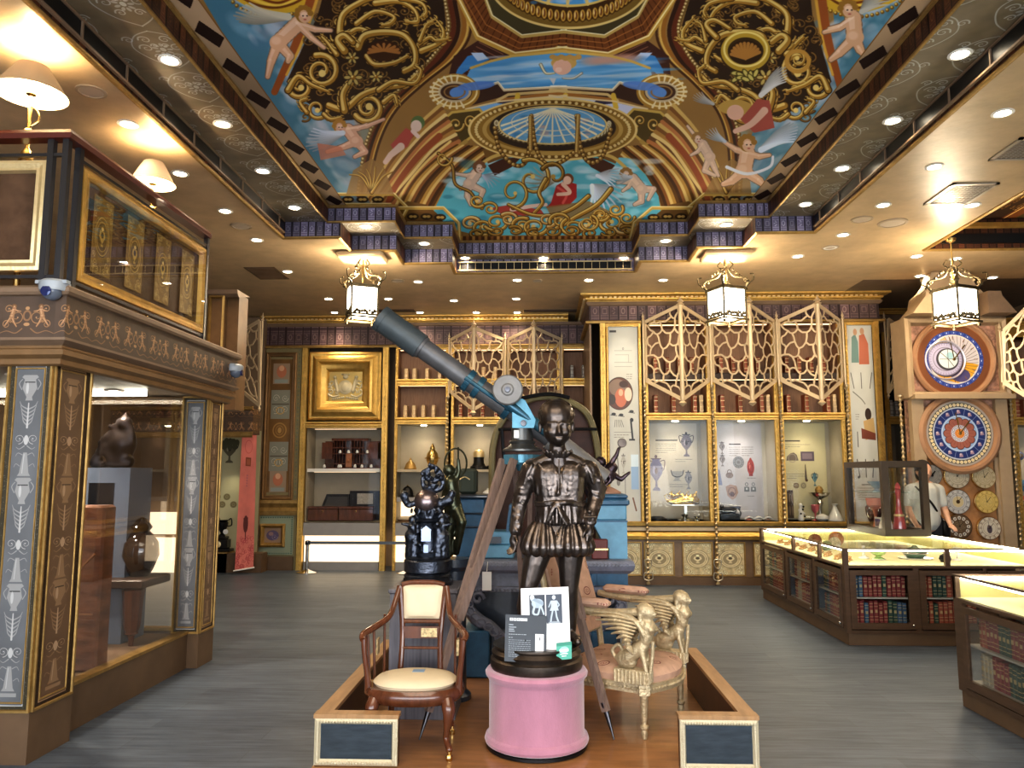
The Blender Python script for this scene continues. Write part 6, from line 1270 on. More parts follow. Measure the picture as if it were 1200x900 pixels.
def dial_small(k):
 c = Cv(128, 128, (150,96,60), 1.5); m = 64
 cols = [((150,146,138),(104,100,96)), ((196,186,164),(120,110,96)), ((196,182,150),(140,120,84)), ((196,194,190),(100,96,94)), ((214,188,116),(150,120,60)), ((214,208,196),(60,70,120)), ((110,90,70),(60,44,34)), ((220,210,190),(110,80,60)), ((190,186,176),(90,90,96))][k]
 c.ell(m, m, 63, 63, cols[1]); c.ell(m, m, 60, 60, cols[0])
 for q in range(12):
  A = q*PI/6
  if k == 6: c.ell(m+44*math.cos(A), m+44*math.sin(A), 9, 9, (224,218,206)); c.rect(m+44*math.cos(A)-2, m+44*math.sin(A)-4, m+44*math.cos(A)+2, m+44*math.sin(A)+4, (60,60,70))
  else: c.line([(m+46*math.cos(A), m+46*math.sin(A)), (m+58*math.cos(A), m+58*math.sin(A))], 3, cols[1]); c.line([(m+46*math.cos(A+.12), m+46*math.sin(A+.12)), (m+58*math.cos(A+.12), m+58*math.sin(A+.12))], 1.5, cols[1])
 c.ring(m, m, 43, 43, 1.4, cols[1]); c.ring(m, m, 34, 34, 1, cols[1])
 if k in (1, 2, 4, 6):
  for q in range(5): c.curl(m+16*math.cos(q*1.26), m+16*math.sin(q*1.26), 12, q, 1.3, 2.6, (cols[1], tuple(int(v*.85) for v in cols[0]), (240,226,180)))
 if k == 7: c.ell(m, m+6, 14, 22, (90,80,90)); c.ell(m-4, m-10, 7, 8, (120,100,96))
 if k == 3: c.ell(m, m, 28, 28, (206,190,150)); c.ell(m, m, 10, 10, (90,70,40))
 c.line([(m, m), (m+22, m-26)], 2.4, (50,44,40)); c.line([(m, m), (m-6, m-38)], 1.8, (50,44,40)); c.ell(m, m, 4, 4, (60,50,40)); return c.get()
def dial(name, label, cx, cz, r, m, Y, sx=1.0, rim=.0, rimmat=None, grp=None, hands=True):
 t = thing(name, label, 'clock dial', (cx, Y, cz), grp)
 if rim: MB().lathe([(r+rim,.0),(r+rim,.05),(r+rim*.6,.075),(r+.02,.07),(r,.03),(0,.03)], (cx,Y,cz), 48, 'Y').build('wooden_surround', rimmat, t)
 else: MB().lathe([(r*.98,-.03),(r*1.02,0),(r,.02),(r*.9,.024)], (cx,Y,cz), 32, 'Y').build('bezel', BRASS, t)
 y = Y-(.034 if rim else .026); mb = MB(); n = 40; vs = [(cx+r*.985*math.cos(2*PI*k/n), y, cz+r*.985*math.sin(2*PI*k/n)) for k in range(n)]; mb.face(vs, [(.5+.5*math.cos(2*PI*k/n), .5+.5*math.sin(2*PI*k/n)) for k in range(n)]); mb.build('dial_face', m, t, smooth=0)
 if hands:
  h = MB(); h.bar((cx,y-.008,cz),(cx+r*.32,y-.008,cz+r*.4),.014,.004,(0,1,0)); h.bar((cx,y-.012,cz),(cx-r*.1,y-.012,cz+r*.62),.01,.004,(0,1,0)); h.lathe([(.018,0),(.018,.015),(0,.018)],(cx,y,cz),12,'Y'); h.build('hands', BRASS if rim else BLACKM, t)
 if sx != 1: t.scale = (sx, 1, 1)
 return t
RIM = mat('dial_wood', (.36,.20,.11), .4, vary=.1)
cx, cz = xc_(1118,420), zc_(421); t1 = dial('astronomical_dial', 'large blue-ringed astronomical dial with offset silver disc, upper on the clock case', cx, cz, .47, mat('dial_astro', rough=.35, tex=img('da', dial_astro())), YC+.04, rim=.07, rimmat=RIM)
mb = MB(); mb.lathe([(.26,0),(.26,.012),(.25,.018),(.238,.012),(.238,0)], (cx-.115,YC+.0,cz-.01), 40, 'Y', cap=False); mb.build('offset_ring', mat('lilac_metal', (.55,.52,.6), .3, .5), t1)
cx2, cz2 = xc_(1124,507), zc_(508); dial('zodiac_dial', 'large zodiac dial with bulb-lit rim and blue band, lower on the clock case', cx2, cz2, .43, mat('dial_zodiac', rough=.35, tex=img('dz', dial_zodiac())), YC+.02, rim=.09, rimmat=RIM)
sm = [(1092,557,12,0,'grey metal dial just right of the glass showcase'), (1122,558,14,1,'cream engraved dial in the top middle of the small dials'), (1154,559,13,2,'oval-looking beige engraved dial at the top right of the small dials'), (1123,588,14,3,'silver roman dial with brass centre, middle of the small dials'), (1157,588,13,4,'yellow engraved dial at the right of the middle row'), (1098,617,12,5,'white enamel dial with blue ticks beside the counter glass'), (1125,617,14,6,'dark dial with white numeral plaques, bottom middle'), (1160,619,13,7,'cream dial with small dark figure, bottom right of small dials')]
for (px, py, r, k, lab) in sm:
 q = 1.0 if px in (1122,1123,1125) else .72; dial('small_dial', lab, xc_(px, py), zc_(py), r/900*YC*1.02, mat('dial_s%d' % k, rough=.3, metal=.3, tex=img('ds%d' % k, dial_small(k))), YC+.03, sx=1, grp='small clock dials on the burl panel', hands=k in (0,))
spindle(xc_(1064,520)-.02, YC+.1, .02, zc_(462), 'dark turned column left of the clock case'); spindle(xc_(1187,520)+.02, YC+.02, .02, zc_(462), 'dark turned column right of the clock case')
# right end bay
x0, x1 = xy(1190,10.3), xy(1290,10.3); t = thing('display_cabinet', 'gilt display bay with pendants at the right edge beyond the clocks', 'cabinet', (x0+.3, 10.3, 0)); zz_ = lambda py: zy(py, 10.3, 1195)
w = MB(); niche(w, x0, x1, 10.3, .4, zz_(489), zz_(395)); w.build('wooden_niche', WOODN, t, smooth=0); w = MB(); niche(w, x0, x1, 10.3, .5, 0, zz_(498)); w.build('niche_lining', IVORY, t, smooth=0)
g = MB(); gilt_rail(g, x0-.03, x1, 10.3, zz_(498), zz_(489)); stile(g, x0-.05, x0+.02, 10.3, 0, zz_(395)); g.box(x0,x1,10.3,10.5,zz_(395),zz_(378)); gilt_rail(g, x0-.05, x1, 10.3, zz_(382), zz_(374), .1); g.build('gilt_frame', GOLD, t); MB().box(x0+.05,x1,10.34,10.36,zz_(455)-.01,zz_(455)).build('led_strip', LEDW, t); MB().box(x0,x1,10.32,10.5,zz_(458),zz_(455)).build('shelf', BLACKM, t); spot((x0+.4,10.5,zz_(498)-.1), 8, 130, 1)
for q in range(2): book(Vector((x0+.08+q*.11, 10.36, zz_(489)+.003)), 2, .24, 'old book on the shelf at the right edge of the room', 'books at the right edge')
for (px, py, r, c_, lab) in ((1192,534,.06,(.1,.12,.2),'dark blue round pendant plate at the right edge'), (1198,569,.08,(.12,.25,.34),'teal vase shape hanging at the right edge'), (1197,590,.1,(.6,.10,.07),'red round ornament at the right edge')):
 v = atY(px, py, 10.72); t = thing('wall_ornament', lab, 'ornament', (v.x+.05, 10.75, v.z)); MB().lathe([(r,0),(r,.02),(r*.8,.03),(0,.035)], (v.x+.05,10.76,v.z), 24, 'Y').build('disc', mat('orn%d' % py, c_, .3, coat=.5), t); MB().lathe([(r*.5,.03),(r*.45,.045),(0,.05)], (v.x+.05,10.76,v.z), 24, 'Y').build('boss', SILV, t)
# ================================================================ far-left recess: beam, poster, urn clock, banner, upper pier
struct('wall_side_beam', MB().box(-6.6, xy(303,12.5), 9.0, 12.62, 2.32, 2.58) if False else MB().box(-6.6,xy(305,11.9,490),11.6,11.9,zy(508,11.6),zy(478,11.6)), FASC, smooth=0)
struct('trim_18', MB().sweep([(-6.6,11.6),(xy(305,11.9,490),11.6)], [(0,zy(480,11.6)),(.04,zy(479,11.6)),(.05,zy(476,11.6)),(0,zy(475,11.6))]).sweep([(-6.6,11.6),(xy(305,11.9,490),11.6)], [(0,zy(512,11.6)),(.03,zy(510,11.6)),(.04,zy(506,11.6)),(0,zy(505,11.6))]), GOLD_D)
t = thing('wooden_pier', 'carved brown wooden pier standing on the gallery level at the left', 'pier', (xy(258,7.6,400), 7.6, 2.6)); xa, xb = xy(243,7.6,400), xy(262,7.6,400); zz2 = zy(343,7.6,260)
MB().box(xa,xb,7.6,7.9,2.2,zz2).box(xb,xb+.12,7.66,7.9,2.2,zz2).build('shaft', mat('pier_brown', (.15,.085,.04), .45, vary=.2), t); mb = MB(); mb.frame(xa,xb,2.62,zz2-.03,7.6,[(0,0),(0,.02),(.02,.03),(.03,.005)]); mb.build('panel_frame', GOLD_D, t); mb = MB(); mb.sweep([(xa-.02,7.6),(xb+.14,7.6)], [(0,zz2-.05),(.04,zz2-.02),(.05,zz2+.02),(-.3,zz2+.02)]); mb.build('capital', TAUPE, t)
def side_poster():
 c = Cv(60, 150, (176,172,140), 5, 244, 505); c.noise(.04, 3, 5, 2); pvase(c, 268, 515, 20, 28, (92,86,66), (50,46,34));
 for k in range(9): c.ell(260+k*2, 520+4*math.sin(k*2), 3, 3.6, (70,70,48))
 for (x, y) in ((256,583),(267,583),(262,592),(252,594),(275,592)): pdisc(c, x, y, 3.8, (140,132,100), (96,90,66))
 for (x, y) in ((253,545),(254,560),(255,575)): c.ell(x, y, 1.5, 5, (120,110,84))
 c.ell(258, 612, 3, 6, (80,80,70)); return c.get()
f, uv = u01(xy(243,12.55,570), xy(304,12.55,570), zy(655,12.55,270), zy(505,12.55,270), 12.55); t = thing('wall_poster', 'cream poster of urns and plates on the far left recess wall', 'poster', (f[0][0], 12.55, f[0][2])); MB().face(f, uv).build('printed_sheet', mat('poster_side', rough=.5, tex=img('psd', side_poster())), t, smooth=0)
struct('wall_side', MB().box(-6.6, xy(305,12.6,570), 12.56, 12.9, 0, ZC-.02), WALLP)
v = atY(268, 562, 12.3); spot((v.x, 12.15, v.z+.25), 5, 70, 1, (1,.88,.62), .03, (math.radians(35),0,0))
zb2 = zy(647,12.3,260); struct('trim_19', MB().box(xl(244),xl(284),12.25,12.9,zb2-.02,zb2), GOLD_D)
ux = xy(260,12.4,630); t = thing('urn_clock', 'black marble mantel clock with two-handled urn on top, far left recess', 'clock', (ux, 12.4, zb2))
mb = MB(); mb.bbox(ux-.17,ux+.17,12.3,12.5,zb2,zb2+.05,.01); mb.bbox(ux-.14,ux+.12,12.31,12.49,zb2+.05,zb2+.20,.015); mb.bbox(ux-.11,ux+.09,12.32,12.48,zb2+.2,zb2+.24,.01); mb.build('marble_case', mat('black_marble', (.02,.02,.02), .15), t)
MB().lathe([(0,.24),(.05,.24),(.05,.26),(.02,.29),(.05,.33),(.085,.40),(.09,.46),(.07,.47),(.095,.50),(.0,.50)], (ux,12.4,zb2), 20).build('urn', BLACKM, t); mb = MB()
for s in (-1, 1): MB().tube([(ux+s*.08,12.4,zb2+.40),(ux+s*.15,12.4,zb2+.42),(ux+s*.14,12.4,zb2+.52),(ux+s*.10,12.4,zb2+.50)], .01, 6, curve=True).build('handle', BLACKM, t)
MB().lathe([(.05,0),(.052,.012),(.045,.015),(0,.012)], (ux-.02,12.305,zb2+.12), 20, 'Y').build('dial', GOLD_L, t); MB().lathe([(.04,0),(.04,.012),(0,.014)], (ux+.1,12.3,zb2+.32), 18, 'Y').build('round_plaque', WHITE, t)
def banner_tex():
 c = Cv(100, 640, (202,116,106)); c.noise(.07, 3, 8, 3)
 c.rect(34, 120, 70, 160, (120,60,40)); c.rect(40, 126, 64, 154, (150,84,60)); c.ring(50, 70, 24, 30, 2, (180,70,66))
 for k in range(5): c.rect(46, 200+k*12, 54, 207+k*12, (150,90,100))
 c.ell(52, 430, 13, 40, (84,34,34)); c.rect(40, 400, 64, 410, (84,34,34)); c.line([(52,460),(52,500)], 5, (84,34,34)); rg = random.Random(6)
 for k in range(60): x, y = rg.uniform(5,95), rg.uniform(490,635); c.curl(x, y, rg.uniform(5,13), rg.uniform(0,6), 1.2, 2.6, ((120,30,40),(150,50,58),(226,140,130)))
 return c.get()
b0, b1, b2, b3 = atY(275,669,12.1), atY(297,665,12.2), atY(301,507,12.2), atY(284,505,12.1); b0.z = max(b0.z, .03); t = thing('hanging_banner', 'tall salmon-pink banner with dark goblet print at the far left', 'banner', (b0.x, 12.1, 0)); mb = MB()
mb.face([b0, b1, b2, b3], [(0,0),(1,0),(1,1),(0,1)]); mb.build('printed_cloth', mat('banner_cloth', rough=.7, tex=img('ban', banner_tex())), t, smooth=0); mb = MB(); mb.tube([b3+Vector((-.02,-.01,0)), b2+Vector((.02,-.01,0))], .012, 8); mb.build('rail', WHITE, t); MB().tube([b0+Vector((-.02,-.01,0)), b1+Vector((.02,-.01,0))], .012, 8).build('rail', WHITE, t)
tag(MB().box(-6.55,-5.45,12.28,12.299,.001,.55).box(-6.55,-5.45,12.28,12.299,.60,.95).build('lit_panel', LITP), 'warm lit low display front far behind the left vitrine glass', 'display') ; struct('wall_left_rear', MB().box(-6.6,-4.42+.0,12.3,12.56,0,zb2-.02), BROWN)
# stanchions
def stanchion(x, y, label):
 t = thing('stanchion', label, 'stanchion', (x, y, 0), 'low chrome stanchions in front of the niches'); MB().lathe([(.0,0),(.17,0),(.17,.012),(.10,.03),(.04,.05),(.02,.07)], (x,y,0), 28).build('base', mat('chrome', (.7,.7,.7), .15, 1), t); MB().lathe([(.028,.04),(.028,.47),(.034,.475),(.034,.50),(.02,.51),(0,.51)], (x,y,0), 16).build('pole', mat('chrome', ()), t); MB().box(x-.035,x+.035,y-.03,y+.03,.44,.50).build('belt_head', BLACKM, t); return t
sx0, sx1 = xy(361,12.35,660), xy(478,12.35,660); stanchion(sx0, 12.3, 'chrome stanchion at the left end of the low blue belt'); stanchion(sx1, 12.3, 'chrome stanchion at the right end of the low blue belt, by the globe clock')
tag(MB().box(sx0+.035,sx1-.035,12.298,12.302,.45,.495).build('barrier_belt', mat('belt_blue', (.12,.15,.20), .6)), 'low grey-blue barrier belt stretched between two chrome stanchions', 'belt')
# ================================================================ platform
ZP = .10
PLW = mat('platform_wood', (.33,.16,.065), .28, vary=.25, vscale=4, stretch=(1,5,1), coat=.25); PLT = mat('parapet_top', (.36,.21,.10), .4, vary=.2, vscale=4, stretch=(6,1,1)); PLD = mat('parapet_inner', (.075,.035,.018), .45, vary=.2)
MIR = mat('dark_mirror', (.07,.085,.10), .12, .7, vary=.25, vscale=7, stretch=(1,1,6)); ORN = mat('carved_ivory', (.60,.52,.36), .45, .3, bump=.3, bscale=90)
struct('floor_platform', MB().box(-1.14,1.10,3.98,6.7,0,ZP), PLW)
def parapet(x0, x1, xo0, xo1, yend, zt, label, inner_side):
 """front panel x0..x1, long side wall xo0..xo1 running back to yend"""
 t = thing('parapet', label, 'parapet', (x0, 4.0, ZP), 'wooden parapets of the exhibit platform'); zb = ZP+.005
 MB().box(x0,x1,4.02,4.055,zb,zt-.02).box(xo0+.01,xo1-.01,4.055,yend,zb,zt-.02).build('wall_core', PLD, t)
 mb = MB(); mb.box(x0-.005,x1+.005,3.995,4.068,zt-.02,zt); mb.box(xo0,xo1,4.068,yend+.005,zt-.02,zt); mb.build('wooden_cap', PLT, t)
 mb = MB(); mb.box(x0+.03,x1-.03,4.008,4.019,zb+.03,zt-.05); mb.build('mirror_panel', MIR, t)
 mb = MB(); mb.frame(x0,x1,zb,zt-.02,4.02,[(0,0),(0,.02),(.012,.026),(.026,.012),(.034,.008),(.036,0)]); w = x1-x0
 for (xa, za, xb, zb_, n) in ((x0+.018,zb+.02,x0+.018,zt-.04,18),(x1-.018,zb+.02,x1-.018,zt-.04,18),(x0+.02,zb+.014,x1-.02,zb+.014,26),(x0+.02,zt-.036,x1-.02,zt-.036,26)):
  for k in range(n): q = k/(n-1); mb.ball((xa+(xb-xa)*q, 3.995, za+(zb_-za)*q), .0075, 6, 4, (1,.7,1.25 if xa == xb else 1))
 mb.build('carved_frame', ORN, t); return t
parapet(-1.135, -.715, -1.135, -1.055, 5.75, .352, 'left parapet with dark mirrored front in carved frame and wooden cap', 1)
parapet(.69, 1.075, .995, 1.075, 5.5, .365, 'right parapet with dark mirrored front in carved frame and wooden cap', -1)
def S(px, py, Y, dx=0): v = atY(px, py, Y); v.x += dx; return v
# ================================================================ pink drum pedestal
cx, cy, r = -.02, 4.34, .275; PINK = mat('pink_velvet', (.42,.19,.26), .85, vary=.12, vscale=9, stretch=(1,1,.4), bump=.15, bscale=160, sheen=.6)
ztp = zy(798, cy-r, 629); t = thing('drum_pedestal', 'round pink velvet drum pedestal carrying the bronze boy', 'pedestal', (cx, cy, ZP))
MB().lathe([(r-.02,ZP+.002),(r-.005,ZP+.004),(r-.005,ZP+.02),(r-.02,ZP+.025)], (cx,cy,0), 64).build('base_ring', BLACKM, t)
MB().lathe([(r-.015,ZP+.022),(r+.0,ZP+.03),(r+.006,ZP+.045),(r,ZP+.065),(r-.014,ZP+.075),(r-.018,ZP+.09),(r-.018,ztp-.06),(r-.012,ztp-.045),(r-.0,ztp-.03),(r+.003,ztp-.015),(r-.008,ztp),(r-.03,ztp+.006),(0,ztp+.006)], (cx,cy,0), 72).build('velvet_drum', PINK, t)
# ================================================================ bronze boy
BRZ = mat('bronze', (.105,.087,.078), .33, .9, bump=.12, bscale=24, vary=.3, vscale=10); BRZC = mat('bronze_cloth', (.135,.112,.10), .30, .92, bump=.2, bscale=34, vary=.35, vscale=12); BRZD = mat('bronze_dark', (.09,.072,.06), .35, .85, vary=.3, vscale=14)
zf = ztp+.006; YS = cy; st = thing('bronze_boy_statue', 'bronze statue of a boy in doublet and puffed breeches on the pink drum', 'statue', (cx, cy, zf))
MB().lathe([(.245,zf),(.25,zf+.01),(.25,zf+.05),(.235,zf+.06),(.24,zf+.075),(.245,zf+.085),(.225,zf+.105),(.235,zf+.115),(.235,zf+.125),(0,zf+.13)], (cx,cy,0), 64).build('round_base', BRZD, st)
Z0 = zf+.13
def Q(px, py, dy=0.0): return S(px, py, YS+dy)
b = MB(); m_ = .0048
# torso and hips
b.capsule(Q(643,558), .080, Q(644,600), .078); b.capsule(Q(668,558), .080, Q(667,600), .078); b.capsule(Q(636,553), .058, Q(676,553), .058); b.capsule(Q(655,575), .085, Q(654,606), .082); b.capsule(Q(640,622), .082, Q(668,622), .082)
b.capsule(Q(625,548,.01), .046, Q(688,548,.01), .046); b.capsule(Q(655,545), .062, Q(653,522,-.01), .046)
for s in (-1, 1): b.capsule(Q(655+s*3,535), .045, Q(655+s*24,544,.005), .042)
# head: egg, jaw, cheeks, nose, brow, lips, ears
HC = Q(652,492); b.ball(HC+Vector((0,.012,.016)), .096, 20, 14, (1.0,1.04,1.02)); b.ball(Q(653,505)+Vector((0,-.022,0)), .076, 18, 12, (1.06,.95,1.08)); b.ball(Q(654,516)+Vector((0,-.048,0)), .035, 12, 8)
for s in (-1, 1): b.ball(Q(654+s*8,507)+Vector((0,-.066,0)), .028, 12, 8); b.capsule(Q(654+s*3,497)+Vector((0,-.088,0)), .008, Q(654+s*12,497.5)+Vector((0,-.072,0)), .008); b.capsule(Q(652+s*19.5,496)+Vector((0,.01,0)), .012, Q(652+s*19,506)+Vector((0,.008,0)), .009)
b.capsule(Q(654.5,499)+Vector((0,-.086,0)), .0085, Q(655,508)+Vector((0,-.104,0)), .011); b.ball(Q(652.5,509.5)+Vector((0,-.094,0)), .008, 8, 6); b.ball(Q(657.5,509.5)+Vector((0,-.094,0)), .008, 8, 6)
b.capsule(Q(651,514.6)+Vector((0,-.086,0)), .0065, Q(658,514.6)+Vector((0,-.086,0)), .0065); b.capsule(Q(652,517)+Vector((0,-.082,0)), .0065, Q(657.4,517)+Vector((0,-.082,0)), .0065)
for s in (-1, 1): b.ball(Q(654.5+s*7.5,501)+Vector((0,-.078,0)), .0125, 10, 7, (1.2,1,.7))
# arms
def arm(P, R):
 for i in range(len(P)-1): b.capsule(P[i], R[i], P[i+1], R[i+1])
aL = [Q(622,551,.01), Q(613,577,.02), Q(609,590,.02), Q(604,622,-.03)]; arm(aL, [.048,.040,.036,.025])
aR = [Q(690,551,.01), Q(700,572,.04), Q(698,584,.04), Q(691,612,-.05)]; arm(aR, [.048,.041,.036,.025])
def hand(w, d, side, spread=.9, k=1.0):
 """palm plus five unequal curled fingers; d = pointing direction, side = thumb direction"""
 d = Vector(d).normalized(); s = Vector(side).normalized(); n = d.cross(s).normalized()
 b.capsule(w, .022*k, w+d*.045*k, .021*k); b.ball(w+d*.03*k, .028*k, 10, 8, (1.05,.75,1.1))
 for i, (o, L, c_) in enumerate(((.020,.058,.35),(.007,.066,.45),(-.007,.062,.55),(-.019,.050,.65))):
  a = w+d*.05*k+s*o*k; p1 = a+(d+n*c_*.4).normalized()*L*.42*k; p2 = p1+(d+n*c_*1.4).normalized()*L*.34*k; p3 = p2+(d+n*c_*3).normalized()*L*.26*k
  b.capsule(a, .0092*k, p1, .0086*k, 8); b.capsule(p1, .0086*k, p2, .008*k, 8); b.capsule(p2, .008*k, p3, .007*k, 8)
 a = w+d*.012*k+s*.02*k; p1 = a+(d*.6+s*.8+n*.2).normalized()*.03*k; p2 = p1+(d*.9+s*.3+n*.3).normalized()*.026*k; b.capsule(a, .011*k, p1, .010*k, 8); b.capsule(p1, .010*k, p2, .008*k, 8)
hand(Q(603,627,-.03), (-.08,-.12,-1), (.55,-.8,0)); hand(Q(690,617,-.06), (.0,-.2,-1), (-.5,-.85,0))
# legs to the base: viewer-left leg forward and out, right leg straight
for P, R in (([Q(635,634),Q(627,660,-.02),Q(620,686,-.03),Q(616,712,0),Q(619,748,.03)], [.082,.068,.050,.052,.032]), ([Q(670,634),Q(668,662,0),Q(667,690,0),Q(667,712,.03),Q(668,744,.05)], [.080,.066,.050,.052,.032])): arm(P, R)
for (px, dx) in ((620,-.03),(668,.03)):
 f0 = Q(px, 750, .04); f0.z = Z0+.028; b.capsule(f0, .032, f0+Vector((dx,-.10,-.006)), .026); b.ball(f0+Vector((dx*1.2,-.13,-.008)), .024, 10, 8)
body = blob('body', b, BRZ, st, .0062, 3)
# hair cap with locks
h = MB(); h.ball(HC+Vector((0,.022,.024)), .096, 18, 12, (1.04,1.06,1.0)); rg = random.Random(8)
for k in range(46):
 A = rg.uniform(-.5, PI+.5); e = rg.uniform(-.1, 1.4); c0 = HC+Vector((0,.022,.026)); DD = lambda A, e: c0+Vector((.099*math.cos(A)*math.cos(e), .098*math.sin(A)*math.cos(e), .092*math.sin(e))); h.capsule(DD(A, e), .010, DD(A+rg.uniform(-.3,.3), e-.28), .007, 8)
for k in range(9): x = -.07+k*.0175; p = HC+Vector((x,-.064+abs(x)*.5,.066-abs(x)*.4)); h.capsule(p+Vector((0,.03,.012)), .012, p+Vector((.008,-.004,-.012)), .007, 8)
blob('hair', h, BRZD, st, .006, 1)
# doublet: jacket with sleeves, seams, folds
j = MB(); j.capsule(Q(643,558), .094, Q(645,584), .084); j.capsule(Q(668,558), .094, Q(667,584), .084); j.capsule(Q(645,584), .084, Q(646,606), .086); j.capsule(Q(667,584), .084, Q(668,606), .086); j.capsule(Q(634,554), .062, Q(678,554), .062); j.capsule(Q(622,551,.01), .052, Q(690,551,.01), .052); j.capsule(Q(640,545,.005), .052, Q(670,545,.005), .052); j.capsule(Q(655,578), .094, Q(654,590), .090); j.capsule(Q(648,604), .094, Q(661,604), .094)
for P, R in ((aL, [.058,.050,.045,.033]), (aR, [.058,.051,.046,.033])):
 for i in range(3): j.capsule(P[i], R[i], P[i+1], R[i+1])
 for i in range(16):
  t_ = i/15; seg = min(2, int(t_*3)); f = t_*3-seg; p = P[seg].lerp(P[seg+1], f); rr = (R[seg]*(1-f)+R[seg+1]*f)*.94; A = rg.uniform(PI*1.05, PI*1.9)
  d = (P[seg+1]-P[seg]).normalized(); e = Vector((math.cos(A), math.sin(A), 0)); e2 = Vector((math.cos(A+1.1), math.sin(A+1.1), 0)); j.capsule(p+e*rr, .011, p+e2*rr+d*.025, .006, 8)
j.tube([Q(655,538,-.085),Q(655,560,-.103),Q(654,580,-.098)], .006, 8, curve=True)
for k in range(9): x = 630+k*6; j.capsule(Q(x,rg.uniform(546,556),-.078+abs(x-654)*.0012), .010, Q(x+rg.uniform(-3,3),rg.uniform(572,580),-.084+abs(x-654)*.0012), .005, 8)
for s in (-1, 1):
 for k in range(5): j.capsule(Q(655+s*(24-k*1.5),544+k*5,-.05), .012, Q(655+s*(14-k),556+k*6,-.088), .005, 8)
 for k in range(7): j.capsule(Q(655+s*(32+k*.8),545+k*1.5,-.045), .008, Q(655+s*(36+k*.8),556+k*2,-.035), .005, 8)
for k in range(22):  # peplum hem
 A = 2*PI*k/22; p = Q(656,612)+Vector((.132*math.cos(A), .10*math.sin(A), 0)); j.capsule(Q(656,590)+Vector((.118*math.cos(A), .088*math.sin(A), 0)), .012, p, .010, 8)
blob('doublet', j, BRZC, st, .0066, 2)
# collar ruff
c_ = MB()
for k in range(18):
 A = 2*PI*k/18; c0 = Q(653.5,533,-.005); p = c0+Vector((.06*math.cos(A), .056*math.sin(A), -.01)); q = c0+Vector((.080*math.cos(A), .078*math.sin(A), .014+.008*(k % 2))); c_.capsule(p, .012, q, .009, 8)
blob('collar', c_, BRZ, st, .006, 1)
# sash with knot and tails
s_ = MB(); ring = [Q(656,588)+Vector((.136*math.cos(a), .094*math.sin(a), .006*math.sin(3*a))) for a in [2*PI*k/20 for k in range(21)]]; s_.tube(ring, .011, 8); s_.tube([p-Vector((0,0,.014)) for p in ring], .010, 8)
kn = Q(653,590,-.10); s_.ball(kn, .020, 12, 8); s_.tube([kn, Q(648,596,-.11), Q(644,606,-.105), Q(641,612,-.10)], [.012,.016,.012], 8, curve=True); s_.tube([kn, Q(657,598,-.115), Q(661,606,-.11), Q(666,613,-.10)], [.012,.028,.030], 8, curve=True, flat=.4); s_.tube([kn, Q(662,589,-.11), Q(672,587,-.08)], [.012,.018,.010], 8, curve=True)
blob('sash', s_, BRZC, st, .006, 1)
# puffed breeches
p_ = MB(); c0 = Q(653,630)
for (hx) in (-.068, .068): p_.ball(c0+Vector((hx,0,0)), .1, 18, 12, (1.0,.98,.92))
for hx in (-.066, .066):
 for k in range(15):
  A = 2*PI*k/15; e = Vector((math.cos(A), math.sin(A)*.95, 0)); cc = c0+Vector((hx,0,0))
  p_.tube([cc+e*.062+Vector((0,0,.09)), cc+e*.088+Vector((0,0,.05)), cc+e*.110+Vector((0,0,.0)), cc+e*.122+Vector((0,0,-.045)), cc+e*.108+Vector((0,0,-.078)), cc+e*.07+Vector((0,0,-.09))], [.009,.015,.021,.026,.022,.010], 8, curve=True)
blob('breeches', p_, BRZC, st, .0066, 1)
w_ = MB(); a = Q(691,606,-.075); e = Q(690,652,-.03); w_.tube([a, e], .013, 10, .006); w_.tube([a+Vector((-.035,-.01,0)), a+Vector((.035,0,0))], .007, 8); w_.ball(a+Vector((0,0,.03)), .014, 10, 7); w_.tube([a, a+Vector((0,0,.03))], .006, 8); w_.build('dagger', BRZD, st)
# ================================================================ signs on the drum
def sign_white():
 c = Cv(64, 88, (238,238,238), 8); c.rect(11, 9, 32, 62, (58,64,76)); c.rect(33.4, 9, 54.6, 46, (66,74,88)); c.rect(32, 46, 55, 62, (222,226,232), .7)
 c.ell(22, 20, 8, 6, (160,176,190)); c.line([(14,14),(18,22),(16,32),(22,34),(26,24),(30,34)], 3.4, (176,190,200), 2, curve=True); c.line([(16,14),(28,20)], 4, (140,156,172)); c.ell(15, 12, 3, 3, (196,206,212))
 c.ell(44, 13, 2.4, 2.8, (196,206,214)); c.poly([(40,17),(48,17),(49,26),(50,30),(38,30),(40,25)], (180,192,202)); c.line([(42,30),(40,38),(39,44)], 2.2, (176,188,198)); c.line([(46,30),(47,38),(49,44)], 2.2, (176,188,198)); c.line([(40,18),(37,25)], 1.6, (170,184,196)); c.line([(48,18),(51,23),(48,26)], 1.6, (170,184,196)); c.ell(44, 45, 8, 1.4, (150,160,170))
 c.rect(34, 83, 46, 84.2, (120,130,130)); return c.get()
def sign_black():
 c = Cv(56, 58, (44,50,58), 8); x = 6
 for k in range(5): c.rect(x, 4, x+4.2, 7.6, (226,230,234)); c.rect(x+1, 5.2, x+3, 5.9, (60,66,74)); c.rect(x+1.8, 4, x+2.4, 7.6, (60,66,74), .6); x += 4.9
 for y, w in ((12, 6), (15, 10), (17.6, 7), (20, 8)): c.rect(5, y, 5+w, y+1.1, (150,158,166))
 ptext(c, 5, 24, 35, 1, (190,198,204), 2.5, 3); ptext(c, 5, 28, 10, 1, (170,178,184), 2.4, 9)
 ptext(c, 5, 31, 30, 9, (150,158,166), 2.5, 4); c.rect(41, 23, 52.5, 52, (240,242,244)); c.rect(46, 27, 47.6, 31, (70,74,80)); return c.get()
